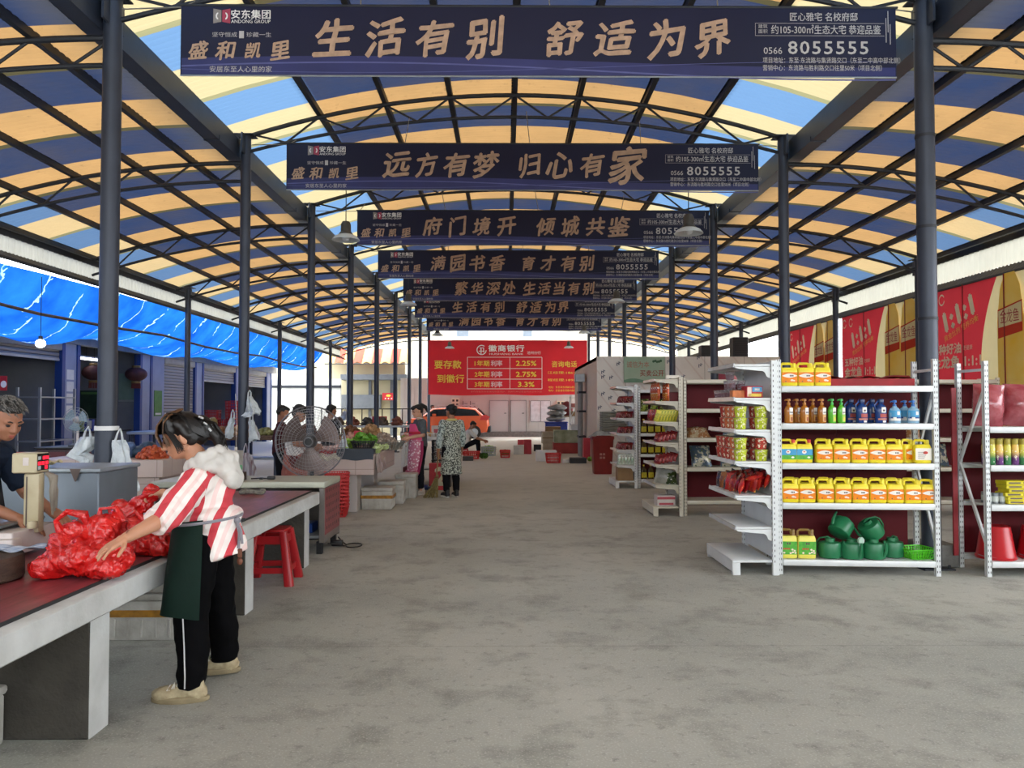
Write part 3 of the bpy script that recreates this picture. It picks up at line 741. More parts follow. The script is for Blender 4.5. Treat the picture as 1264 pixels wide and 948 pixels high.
# ---- pump bottles on the second shelf
def bottle(kind, label):
    root = thing('pump_bottle', label, 'bottle')
    if kind == 'amber': mb, ml, mc, r, h = mat('amber_liquid', 'a8661c', 0.15, var=0.1), M_wlab, mat('amber_pump', 'c07a28', 0.35), 0.041, 0.165
    elif kind == 'green': mb, ml, mc, r, h = mat('lime_liquid', '57b52c', 0.15, var=0.1), M_wlab, mat('green_pump', '37b045', 0.35), 0.038, 0.165
    elif kind == 'navy': mb, ml, mc, r, h = mat('navy_plastic', '1d3f7d', 0.25, var=0.1), M_wlab, mat('navy_cap', '1b3162', 0.35), 0.056, 0.178
    else: mb, ml, mc, r, h = mat('pale_blue_plastic', '8fb7d0', 0.12, var=0.1), M_blab, mat('blue_pump', '2f74c4', 0.35), 0.054, 0.15
    k = 0.72
    E = lambda rr, z: [(rr*cos(2*pi*i/20), rr*k*sin(2*pi*i/20), z) for i in range(20)]
    B().loft([E(r*.92, 0), E(r, 0.006), E(r, h*.62), E(r*.96, h*.78), E(r*.72, h*.93), E(r*.4, h), E(r*.34, h + 0.012)]).build('body', mb, root)
    if kind == 'navy':
        b = B().bbox(-0.024, 0.024, -0.018, 0.018, h + 0.006, h + 0.05, 0.008); b.build('cap', mc, root)
        b = B().tube([(-r*.95, 0, h*.7), (-r*1.15, 0, h*.95), (-r*.5, 0, h + 0.03)], 0.009, 8); b.build('handle', mb, root)
    else:
        b = B().lathe([(0.016, h + 0.008), (0.016, h + 0.028), (0.007, h + 0.03), (0.007, h + 0.042), (0.02, h + 0.045), (0.018, h + 0.062), (0.006, h + 0.066)], 12)
        b.tube([(0, 0, h + 0.055), (-0.03, -0.002, h + 0.054), (-0.038, -0.002, h + 0.046)], 0.006, 6); b.build('pump', mc, root)
    l = B(); y = lambda x: -sqrt(max(0, 1 - (x/r)**2)) * r * k - 0.0012
    def patch(x0, x1, z0, z1, m, d=0.0):
        l.mat(m).grid(6, 1, lambda u, v: (x0 + (x1-x0)*u, y(x0 + (x1-x0)*u) - d, z0 + (z1-z0)*v))
    if kind in ('amber', 'green'):
        patch(-r*.1, r*.85, h*.50, h*.88, 0); patch(-r*.1, r*.85, h*.08, h*.48, 1)
        for q in range(3): patch(r*.05 + q*.25*r, r*.22 + q*.25*r, h*.56, h*.66, 2, .0008)
        patch(r*.2, r*.7, h*.12, h*.34, 3, .0008)
        l.build('label', [M_wlab, mat('orange_tint', 'dfa860', 0.4) if kind == 'amber' else mat('lime_tint', 'a6d84a', 0.4), M_dlab, mat('brick_print', 'a6502a', 0.5) if kind == 'amber' else M_ygold], root)
    elif kind == 'navy':
        patch(-r*.3, r*.5, h*.56, h*.84, 0); patch(-r*.1, r*.3, h*.62, h*.72, 2, .0008); patch(-r*.5, r*.7, h*.30, h*.50, 1); patch(-r*.8, r*.8, h*.17, h*.26, 3); patch(-r*.1, r*.5, h*.04, h*.14, 0)
        l.build('label', [M_wlab, mat('dull_red_print', 'b0453c', 0.5), M_dlab, mat('salmon_print', 'c97f6a', 0.5)], root)
    else:
        patch(-r*.93, r*.93, h*.16, h*.80, 0); patch(-r*.93, r*.93, h*.30, h*.40, 1, .0006); patch(-r*.93, r*.93, h*.16, h*.30, 2, .0006); patch(r*.15, r*.65, h*.52, h*.74, 2, .0008); patch(-r*.5, 0, h*.3, h*.38, 2, .001)
        l.build('label', [M_blab, mat('deep_blue_print', '1d4f94', 0.5), M_wlab], root)
    return root
ba, bg_, bn, bb = [Place(bottle(k, k)) for k in ('amber', 'green', 'navy', 'pale')]
GB = 'soap bottles on the second shelf of the front rack'
for k, px in enumerate((974, 993.5, 1015)): ba(rpos(px, 0.07, 1.403), RA + .15, f'amber pump bottle with white neck label, {ORD[k]} in the front row of the second shelf', GB)
for k, px in enumerate((984, 1004)): ba(rpos(px, 0.17, 1.403), RA + .15, f'amber pump bottle in the back row of the second shelf, {ORD[k]} from the left', GB)
for k, px in enumerate((1027.5, 1039)): bg_(rpos(px, 0.07, 1.403), RA + .15, ['lime green pump bottle beside the amber ones', 'lime green pump bottle beside the navy ones'][k], GB)
for k, px in enumerate((1064.5, 1088)): bn(rpos(px, 0.09, 1.403), RA + .2, ['left navy blue bottle with white oval label at the front of the shelf', 'right navy blue bottle with white oval label at the front of the shelf'][k], GB)
for k, px in enumerate((1051, 1077)): bn(rpos(px, 0.22, 1.403), RA + .2, f'navy blue bottle in the back row, {ORD[k]} from the left', GB)
for k, px in enumerate((1105, 1128)): bb(rpos(px, 0.08, 1.403), RA, ['pale blue pump bottle with mountain label, beside the navy bottles', 'pale blue pump bottle with mountain label, at the right end of the second shelf'][k], GB)
bb(rpos(1117.5, 0.22, 1.403), RA, 'pale blue pump bottle half hidden in the back row between two others', GB)
# red wrapped boards on the top shelf
b = B(); b.grid(24, 6, lambda u, v: (-0.42 + 0.84*u, 0.26*v, 0.085 + 0.03*mnoise.noise(V((u*7, v*3, 0))) - (0.05 if u in (0, 1) else 0)))
b.box(-0.42, 0.42, 0, 0.26, 0, 0.07)
o = b.build('plastic_bundle', mat('glossy_red_plastic', 'a00c18', 0.4, var=0.2, scale=8, spec=.3), smooth=60); p = rpos(1074, 0.17, 1.754); o.location = p; o.rotation_euler.z = RA
tag(o, 'flat bundle wrapped in glossy red plastic on the top shelf of the front rack', 'bundle')
# ---- watering cans and basket
M_can = mat('green_plastic', '22744a', 0.35, var=0.08)
M_rose = mat('pale_green_plastic', 'a9c7b4', 0.5)
def can():
    root = thing('watering_can', 'can', 'watering can')
    B().lathe([(0.088,0),(0.1,0.008),(0.103,0.02),(0.103,0.125),(0.096,0.143),(0.06,0.15),(0.045,0.152),(0.043,0.18),(0.036,0.18),(0.036,0.15)], 26).build('body', M_can, root)
    B().tube([(0.1,0,0.03),(0.118,0,0.07),(0.115,0,0.14),(0.09,0,0.175),(0.02,0,0.192),(-0.03,0,0.17)], 0.007, 8).build('handle', M_can, root)
    o = B().tube([(-0.095,0,0.03),(-0.12,0,0.08),(-0.125,0,0.16)], [0.018,0.013,0.010], 10).build('spout', M_can, root)
    return root
wc = Place(can()); GW = 'green watering cans on the bottom shelf'
for px, ly, z, rot, l in ((1023, 0.13, 0.138, (0, 0, 2.6), 'green watering can at the left end of the lower row, beside the jugs'),
                          (1049.5, 0.105, 0.138, (0, 0, 1.9), 'green watering can second from the left in the lower row, under the pale sprinkler head'),
                          (1076.5, 0.105, 0.138, (0, 0, 2.2), 'green watering can third from the left in the lower row'),
                          (1099, 0.21, 0.138, (0, 0, 0.6), 'green watering can set farther back, beside the lime basket'),
                          (1033, 0.17, 0.355, (-0.25, 0.75, 0.2), 'green watering can tipped over on top of the pile, on the left'),
                          (1078, 0.19, 0.335, (0.35, -0.5, -0.3), 'green watering can tipped over on top of the pile, on the right')):
    p = rpos(px, ly, z); wc(p, rot=rot, label=l, group=GW)
root = thing('sprinkler_head', 'pale green round sprinkler rose resting between the green watering cans', 'sprinkler head', rpos(1059, 0.03, 0.318))
B().lathe([(0.008,-0.0),(0.03,0.012),(0.034,0.03),(0.030,0.038)], 18).xf(None).build('rose', M_rose, root).rotation_euler = (pi/2, 0, 0.2)
B().tube([(0, 0.0, 0), (0.0, 0.06, -0.01), (-0.06, 0.10, -0.03)], 0.008, 8).build('stem', M_can, root)
def basket(name, label, cat, W, D, H, m, loc, rz=0, bars=10, group=None, flare=0.8, rim=0.012, floor=True):
    "plastic basket of slats: rim, slatted sides, floor"
    root = thing(name, label, cat, loc, rz, group)
    b = B()
    ring = lambda k, z: [(x*k, y*k, z) for x, y in rrect(W, D, min(W, D)*.12, 3)]
    b.loft([ring(1.0, H - rim), ring(1.04, H - rim), ring(1.04, H), ring(0.98, H), ring(0.97, H - rim)], caps=False)
    b.build('rim', m, root)
    b = B(); f = lambda t: flare + (1 - flare) * t
    n = bars
    P0 = rrect(W, D, min(W, D)*.12, 3)
    per = []
    for i in range(len(P0)):
        a_, c_ = V((*P0[i], 0)), V((*P0[(i+1) % len(P0)], 0)); q = max(1, int((c_ - a_).length / (2*(W + D) / (4*n))))
        per += [a_.lerp(c_, k/q) for k in range(q)]
    for p in per: b.bar((p.x*f(0), p.y*f(0), 0.004), (p.x*f(1)*.99, p.y*f(1)*.99, H - rim*.5), 0.011*W/0.3, 0.004, (0,0,1))
    for t in (0.0, 0.33, 0.66): b.loft([ring(f(t), H*t + 0.002), ring(f(t)*1.012, H*t + 0.002), ring(f(t)*1.012, H*t + H*.09), ring(f(t), H*t + H*.09)], caps=False)
    b.build('sides', m, root)
    if floor: B().loft([ring(flare*.99, 0.0), ring(flare*.99, 0.006)]).build('bottom', m, root)
    return root
basket('slatted_basket', 'lime green slatted plastic basket at the right end of the bottom shelf', 'basket', 0.27, 0.26, 0.095, mat('lime_plastic', '55c81e', 0.35), rpos(1129, 0.18, 0.138), RA + 0.25, 9)
# ---- goods on the nearest gondola
def gpos(x, y, z, g=1): return (2.125 + x, {1: 7.22, 2: 11.1, 3: 14.95}[g] + y, z + 0.002)
def cup_mat(name, front, side):
    t = NT(name); src, x, y, z = t.xyz('Object')
    n1 = t.noise(src, 45, 3); ang = t.math('SUBTRACT', t.math('MULTIPLY', y, -1.0), t.math('MULTIPLY', x, 0.15))
    c = t.mix(t.math('GREATER_THAN', ang, 0.012), lin(side), lin(front))
    c = t.mix(t.math('GREATER_THAN', n1, 0.60), c, lin('efe7cf')); c = t.mix(t.math('GREATER_THAN', t.noise(src, 70, 2), 0.63), c, lin('5a4632'))
    t.L.new(c, t.p.inputs['Base Color']); t.p.inputs['Roughness'].default_value = 0.4; return t.m
def cup(label, m, r=0.062, h=0.105):
    root = thing('noodle_cup', label, 'noodle cup')
    B().lathe([(r*.80, 0), (r*.82, 0.003), (r*.98, h - 0.01), (r*1.06, h - 0.008), (r*1.06, h - 0.002), (r, h)], 22).build('cup', m, root)
    B().lathe([(r*.99, h - 0.001), (r*.97, h + 0.002)], 22).build('lid', mat('foil_lid', 'b9b39a', 0.35, 0.3), root)
    return root
clime = Place(cup('c', cup_mat('lime_cup', 'b9c626', 'b5562c'))); cred = Place(cup('c', cup_mat('red_cup', 'b4382a', '8e2f2a'))); cor = Place(cup('c', cup_mat('orange_cup', 'cf6a3a', 'b0503a')))
GC = 'noodle cups on the nearest end shelving unit'
SN = {1.345: 'third shelf', 1.05: 'fourth shelf'}
for z in (1.345, 1.05):
    for k, (x, y, P, c) in enumerate(((0.075, 0.09, clime, 'lime'), (0.265, 0.075, clime, 'lime'), (0.075, 0.24, cor, 'orange'), (0.265, 0.24, cred, 'red'), (0.07, 0.39, cor if z > 1.2 else cred, 'orange' if z > 1.2 else 'red'), (0.07, 0.54, cred, 'red'), (0.265, 0.40, cred, 'red'), (0.07, 0.69, cred, 'red'))):
        for s in (0, 1):
            if z < 1.2 and k == 1 and s == 1: P2, c2 = cred, 'small dark red'
            else: P2, c2 = P, c
            if z > 1.2 and k >= 6: continue
            P2(gpos(x, y, z + s*0.1085), rnd.uniform(-.2, .2), f'{c2} noodle cup, {"upper" if s else "lower"} of the {ORD[k]} stack, {SN[z]} of the nearest unit', GC)
# clear cups and a coloured carton on the second shelf
M_clear = mat('clear_plastic', 'd9c9d2', 0.15, trans=0.6, var=0.05, alpha=0.75)
def clearcup():
    root = thing('clear_tub', 't', 'tub'); 
    B().lathe([(0.034,0),(0.036,0.003),(0.044,0.075),(0.048,0.078),(0.048,0.083),(0.042,0.083)], 18).build('tub', M_clear, root)
    B().lathe([(0.033,0.008),(0.038,0.05),(0.02,0.055)], 14).build('sweets', mat('pink_sweets', 'a8566a', 0.6, var=0.3, scale=60), root); return root
ct = Place(clearcup())
for k, (x, y, z) in enumerate(((0.06, 0.30, 0), (0.06, 0.42, 0), (0.06, 0.54, 0), (0.06, 0.66, 0), (0.17, 0.36, 0), (0.17, 0.48, 0), (0.06, 0.30, .087), (0.06, 0.42, .087), (0.17, 0.36, .087), (0.06, 0.36, .174), (0.06, 0.78, 0))):
    ct(gpos(x, y, 1.64 + z), 0, f'clear tub of pink sweets, {ORD[k]} of the stack on the nearest end unit', 'clear tubs of sweets')
def carton(name, label, cat, W, D, H, m, loc, rz=0, deco=None, group=None):
    root = thing(name, label, cat, loc, rz, group)
    B().bbox(-W/2, W/2, -D/2, D/2, 0, H, 0.003, 1).build('box', m, root)
    if deco:
        l = B()
        for i, (x0, x1, z0, z1, k) in enumerate(deco[1]): l.mat(k).box(W*(x0 - .5), W*(x1 - .5), -D/2 - 0.0012, -D/2, H*z0, H*z1)
        l.build('print', deco[0], root)
    return root
DEC = ([M_blab, M_pink, M_wlab, M_ygold], [(.35, .95, .5, .9, 0), (.05, .3, .1, .9, 1), (.5, .8, .6, .8, 2), (.1, .9, .1, .35, 3)])
carton('snack_carton', 'small red and blue snack carton beside the clear tubs', 'carton', 0.16, 0.12, 0.11, mat('red_carton', 'c02a34', 0.5, var=.2, scale=30), gpos(0.20, 0.12, 1.64), 0.1, DEC)
carton('snack_carton', 'small orange snack carton behind the red and blue one', 'carton', 0.12, 0.10, 0.07, mat('orange_carton', 'd87a3a', 0.5, var=.2, scale=30), gpos(0.07, 0.15, 1.64), 0.0)
# ---- bags
def bag_mesh(w, h, t, seed=0, crimp=0.012):
    r = random.Random(seed); nu, nv = 10, 10; b = B(); ph = [r.uniform(0, 6) for _ in range(4)]
    def f(u, v, s):
        x = (u - .5) * w * (1 - 0.06*sin(pi*v)); z = v * h
        e = max(0, sin(pi*u))**.5 * max(0, sin(pi*min(max((v - .07)/.86, 0), 1)))**.55
        y = s * (t/2) * e + 0.004*sin(u*17 + ph[0])*sin(v*13 + ph[1])*e
        return (x, y, z)
    b.grid(nu, nv, lambda u, v: f(u, v, -1)); b.grid(nu, nv, lambda u, v: f(1 - u, v, 1))
    return b
def foil(name, c1, c2, c3):
    t = NT(name); src, x, y, z = t.xyz('Object')
    c = t.mix(t.ramp(t.noise(src, 14, 2), .42, .5), lin(c1), lin(c2)); c = t.mix(t.math('GREATER_THAN', t.noise(src, 30, 3), .62), c, lin(c3))
    t.L.new(c, t.p.inputs['Base Color']); t.p.inputs['Roughness'].default_value = 0.25; t.p.inputs['Metallic'].default_value = 0.15
    bp = t.n('Bump'); bp.inputs['Strength'].default_value = .5; bp.inputs['Distance'].default_value = .01; t.L.new(t.noise(src, 25, 3), bp.inputs['Height']); t.L.new(bp.outputs[0], t.p.inputs['Normal']); return t.m
BM = {}
def bag(key, w, h, t, m, name='snack_bag', cat='bag', seed=1):
    o = bag_mesh(w, h, t, seed).build(name, m, smooth=60); tag(o, key, cat); return Place(o)
bred = [bag('b', 0.13, 0.17, 0.05, foil(f'red_foil_{i}', *c), seed=i) for i, c in enumerate((('b51c22', 'c8362a', 'e6b05a'), ('a81420', '7c1018', 'e8d8c0'), ('c2402a', '8c1a1c', 'f0c060')))]
bdk = [bag('b', 0.12, 0.16, 0.045, foil(f'plum_foil_{i}', *c), seed=5 + i) for i, c in enumerate((('3a2438', '1f2340', 'b06a50'), ('7a4630', 'a8622e', 'e0c080')))]
n = 0
for row in range(5):
    for k in range(7 - (row > 2)):
        y = 0.09 + k*0.115 + (0.05 if row % 2 else 0); x = 0.055 + 0.06*row; lay = 0.0
        if y > 0.86: continue
        P = (bdk[n % 2] if (k >= 5 or (k == 4 and row < 2)) else bred[n % 3])
        P(gpos(x, y, 0.737 + 0.012*row), rot=(rnd.uniform(-.35, -.1), rnd.uniform(-.2, .2), rnd.uniform(-1.9, -1.2)), label=f'{"red" if P in bred else "dark plum"} foil snack bag, {ORD[k]} from the near end in the pile\'s {ORD[row]} row', group='snack bags on the fifth shelf'); n += 1
for k in range(9):
    bred[k % 3](gpos(0.10 + 0.08*(k % 3), 0.08 + 0.085*k, 0.87), rot=(-1.35, rnd.uniform(-.3, .3), rnd.uniform(-1.8, -1.2)), label=f'red foil snack bag lying on top of the pile, {ORD[k]} from the near end', group='snack bags on the fifth shelf')
# ---- goods on the middle gondola
bstr = bag('b', 0.10, 0.27, 0.06, foil('orange_striped', 'd08a3a', 'c0502a', 'ece0c8'), seed=11)
for k in range(4): bstr(gpos(0.07, 0.14 + 0.14*k, 1.642, 2), rot=(0, 0, -1.3), label=f'tall orange noodle packet, {ORD[k]} from the near end of the middle unit', group='tall noodle packets')
for k in range(2): bstr(gpos(0.19, 0.10 + 0.14*k, 1.642, 2), rot=(0, 0, -1.0), label=f'tall orange noodle packet in the inner row, {ORD[k]} from the near end', group='tall noodle packets')
carton('display_carton', 'dark red cardboard display tray beside the orange noodle packets', 'carton', 0.18, 0.24, 0.13, mat('dark_red_card', '6e1c22', 0.6, var=.2), gpos(0.27, 0.22, 1.64, 2), 0)
bgr = [bag('b', 0.075, 0.17, 0.03, foil(f'green_foil_{i}', *c), seed=20 + i) for i, c in enumerate((('aab03c', 'd8c84a', '4a5c28'), ('c0b040', '8a9a34', 'e8e0b0')))]
for k in range(13):
    bgr[k % 2](gpos(0.02 + 0.022*k, 0.06 + 0.004*k, 1.347, 2), rot=(0, 0.32, -0.25), label=f'yellow green seasoning packet, {ORD[k] if k < 12 else "last"} in the leaning row on the middle unit', group='seasoning packets')
for k in range(5): bred[k % 3](gpos(0.06, 0.22 + 0.14*k, 1.347, 2), rot=(0, .1, -1.4), label=f'red packet beside the seasoning row, {ORD[k]} from the near end of the middle unit', group='red packets on the middle unit')
M_mar = mat('maroon_foil', '6c1a22', 0.3, var=.3, scale=30)
bm = bag('b', 0.085, 0.12, 0.035, foil('maroon_packet', '6c1a22', '8e2a2a', 'c08a60'), seed=31)
for lev, nm in ((1.05, 'fourth'), (0.735, 'fifth')):
    for k in range(15):
        c_, r_ = k % 5, k // 5
        bm(gpos(0.05 + 0.055*c_ + .01*r_, 0.07 + 0.12*r_, lev + 0.004 + 0.010*c_), rot=(-0.25, 0.2, -0.5 + rnd.uniform(-.2, .2)), label=f'maroon packet, {ORD[c_]} in the {ORD[r_]} row on the {nm} shelf of the middle unit', group='maroon packets').location.y += 3.88
bcl = bag('b', 0.26, 0.22, 0.14, mat('clear_wrap', 'c8c8be', 0.2, var=.3, scale=10, alpha=0.75), name='wrapped_bundle', seed=41)
bdg = bag('b', 0.16, 0.18, 0.1, foil('dark_green_goods', '2c3a22', '4a5a30', 'c8c8b8'), name='wrapped_bundle', seed=42)
bcl(gpos(0.12, 0.16, 0.447, 2), rot=(-.3, 0.1, -.6), label='large clear plastic wrapped bundle on the sixth shelf of the middle unit', group='wrapped bundles')
bdg(gpos(0.25, 0.10, 0.447, 2), rot=(-.2, 0, 0), label='dark green wrapped bundle beside the clear one on the middle unit', group='wrapped bundles')
bdg(gpos(0.24, 0.36, 0.447, 2), rot=(-.2, 0, .4), label='dark green wrapped bundle behind the clear one on the middle unit', group='wrapped bundles')
carton('gift_carton', 'white and pink carton on the base deck of the middle unit', 'carton', 0.26, 0.2, 0.15, mat('pale_carton', 'cfc6bf', .5), gpos(0.16, 0.16, 0.14, 2), 0.05, ([mat('pink_band', 'b84a58', .5)], [(0, 1, .62, .86, 0), (0.1, .9, .1, .3, 0)]))
for k in range(3): tag(B().box(-0.03, 0.03, -0.001, 0.001, 0, 0.045).build('price_card', M_wlab), f'small white price card on top of the middle unit, {ORD[k]} from the left', 'card', 'price cards').location = gpos(0.20 + 0.06*k, 0.02, 1.965, 2)
# ---- goods on the farthest gondola
bsz = bag('b', 0.2, 0.15, 0.12, foil('cured_meat', '8a2a2e', '6a2024', 'c89a80'), seed=51)
for lev, nm, cnt in ((1.64, 'second', 4), (1.345, 'third', 6), (1.05, 'fourth', 4), (0.735, 'fifth', 5)):
    for k in range(cnt):
        o = bsz(gpos(0.11 + 0.11*(k % 2), 0.12 + 0.2*(k//2) + .03*(k % 2), lev, 3), rot=(-.5, 0, -.9 + .3*(k % 2)), label=f'dark red food bag, {ORD[k]} on the {nm} shelf of the farthest end unit', group='food bags on the farthest unit')
bpg = bag('b', 0.09, 0.2, 0.06, foil('pale_green_pack', 'a9bfa6', 'dfe4d8', '6f8a70'), seed=61)
for k in range(5): bpg(gpos(0.06 + 0.06*k, 0.08, 0.447, 3), rot=(0, .08, -.2), label=f'pale green packet standing on the sixth shelf of the farthest unit, {ORD[k]} from the left', group='pale green packets')
carton('cardboard_box', 'brown cardboard box on the base of the farthest end unit', 'box', 0.3, 0.3, 0.24, mat('cardboard', '9a7a56', 0.85, var=.1), gpos(0.17, 0.2, 0.14, 3))
# ---- goods on the racks behind
def oil(label):
    root = thing('oil_bottle', label, 'bottle'); r = 0.055
    rr = lambda k, z: [(x*k, y*k, z) for x, y in rrect(2*r, 2*r*.8, .02, 3)]
    B().loft([rr(.95, 0), rr(1, .006), rr(1, .17), rr(.7, .21), rr(.3, .235), rr(.26, .25)]).build('body', mat('dark_oil', '4a3a16', .12, var=.2), root)
    B().box(-r*.92, r*.92, -r*.8 - .002, -r*.8, 0.03, 0.13).build('label', mat('yellow_label', 'd9b81e', .5, var=.3, scale=40, col2='8f9a1c'), root)
    B().lathe([(.019, .248), (.019, .272), (.016, .275)], 12).build('cap', M_ygold, root); return root
ol = Place(oil('o'))
for z, nm in ((1.05, 'third'), (0.65, 'fourth'), (0.165, 'bottom')):
    for k in range(7):
        ol((2.66 + 0.135*k, 15.09, z + 0.003), 0, f'dark oil bottle with yellow label, {ORD[k]} from left on the far rack\'s {nm} shelf', 'oil bottles on the far rack')
bgj = bag('b', 0.16, 0.24, 0.08, foil('green_bag', '8a9a3c', '3a4a20', 'e0d8a0'), seed=71)
for k in range(3): bgj((2.68 + 0.19*k, 15.09, 1.474), label=f'green food bag, {ORD[k]} from the left on the second shelf behind the farthest unit', group='green food bags')
bbl = bag('b', 0.3, 0.34, 0.14, foil('rice_bag', 'b9b6a2', '4a5a6a', '5a6a34'), name='food_sack', cat='sack', seed=81); bbn = bag('b', 0.36, 0.3, 0.16, foil('grain_bag', 'b3a384', '9a6a44', 'd8d2c0'), name='food_sack', cat='sack', seed=82)
GS = 'food sacks on the cream racks'
for k, (P, x, z, rx) in enumerate(((bbn, 2.80, 1.113, -1.1), (bbl, 3.30, 1.113, -.25), (bbl, 2.84, 0.693, -.5), (bbl, 3.26, 0.693, -.2), (bbl, 5.0, 1.113, -.2), (bbn, 6.0, 1.113, -.9), (bbl, 6.3, .693, -.3), (bbl, 5.6, .693, -.3))):
    P((x, 11.30, z), rot=(rx, 0, 0), label=f'{"grain" if P is bbn else "rice"} sack on the {"third" if z > 1 else "fourth"} shelf of the cream racks, {["at the left end","second from the left end","at the left end","second from the left end","near the middle","near the right end","near the right end","near the middle"][k]}', group=GS)
carton('plastic_crate', 'bright red plastic box on top of the cream rack', 'box', 0.42, 0.3, 0.17, mat('bright_red_plastic', 'a81a22', .35), (3.37, 11.36, 1.953), 0.2)
# ---- right edge rack goods
M_bucket = mat('red_bucket_plastic', 'b0141e', 0.3, var=.05)
def bucket(label):
    root = thing('plastic_bucket', label, 'bucket')
    B().lathe([(0.17,0),(0.175,0.02),(0.165,0.03),(0.125,0.29),(0.118,0.30),(0.0001,0.30)], 30, caps=False).build('bucket', M_bucket, root)
    B().tube([(0.168*cos(a), 0.168*sin(a), 0.032 + .012*sin(a)) for a in [pi + pi*k/12 for k in range(13)]], .004, 6).build('handle', M_galv, root); return root
bk = Place(bucket('b'))
for k, (x, y) in enumerate(((0.20, 0.19), (0.60, 0.2), (1.0, 0.2))): bk((R2O.x + x, R2O.y + y, 0.14), 0, ['red bucket upside down at the left end of the right edge rack', 'red bucket upside down second in the right edge rack', 'red bucket upside down third in the right edge rack'][k], 'red buckets on the bottom shelf')
def spray(label, c1, c2):
    root = thing('spray_can', label, 'spray can')
    t = NT('can_' + c1); src, x, y, z = t.xyz('Object'); c = t.mix(t.ramp(z, .06, .12), lin(c2), lin(c1)); c = t.mix(t.math('GREATER_THAN', t.noise(src, 50, 3), .62), c, lin('e8e0d0')); t.L.new(c, t.p.inputs['Base Color']); t.p.inputs['Roughness'].default_value = .3
    B().lathe([(.031,0),(.033,.004),(.033,.17),(.026,.19)], 18).build('can', t.m, root)
    B().lathe([(.028,.188),(.029,.192),(.028,.235),(.022,.24)], 16).build('cap', mat('olive_cap', 'b0a040', .35), root); return root
s1_, s2_ = Place(spray('s', 'c8c040', '3a7a4a')), Place(spray('s', 'd8b050', '6a3a7a'))
for k in range(10):
    for r in range(2): (s1_ if (k + r) % 2 == 0 else s2_)((R2O.x + 0.10 + 0.073*k, R2O.y + 0.07 + 0.09*r, 1.02), .3*k, f'{"green" if (k+r)%2==0 else "purple"} and yellow spray can, {ORD[k]} from the left in the {"front" if r == 0 else "back"} row', 'spray cans on the right edge rack')
for k in range(6):
    carton('tablet_box', f'flat yellow box, {ORD[k]} from the bottom of the stack on the right edge rack', 'box', 0.28 - .01*(k % 2), 0.16, 0.034, mat('bright_yellow_card', 'd8c81c', .45, var=.1), (R2O.x + 0.37 - .012*(k % 3), R2O.y + 0.12, 0.658 + 0.0355*k), 0.04*(k % 2), ([M_dlab], [(.08, .5, .3, .7, 0), (.6, .7, .2, .8, 0)]), 'flat yellow boxes')
for k in range(4):
    root = thing('tin', f'grey tin, {ORD[k]} from the left on the third shelf of the right edge rack', 'tin', (R2O.x + 0.085 + .062*(k % 3) + (.03 if k == 3 else 0), R2O.y + .10 + .11*(k//3), 0.657), 0, 'grey tins')
    B().lathe([(.028,0),(.028,.1)], 16).build('tin', mat('tin_grey', '8c9294', .3, .5), root); B().lathe([(.0283,.02),(.0283,.07)], 16, caps=False).build('label', mat('pale_tin_label', 'c9cfc8', .5), root)
bwr = bag('b', 0.3, 0.42, 0.26, mat('wrapped_red', '8a1a28', 0.18, var=.35, scale=9, col2='b0686e', bump=.5, bscale=18, coat=.6), name='wrapped_basins', cat='bundle', seed=91)
for k in range(4): bwr((R2O.x + 0.16 + 0.3*k, R2O.y + 0.22, 1.372), rot=(0, rnd.uniform(-.08, .08), rnd.uniform(-.3, .3)), label=f'red basins wrapped in clear plastic, {ORD[k]} from the left on the right edge rack', group='wrapped red basins', scale=(1, 1, rnd.uniform(.85, 1.0)))
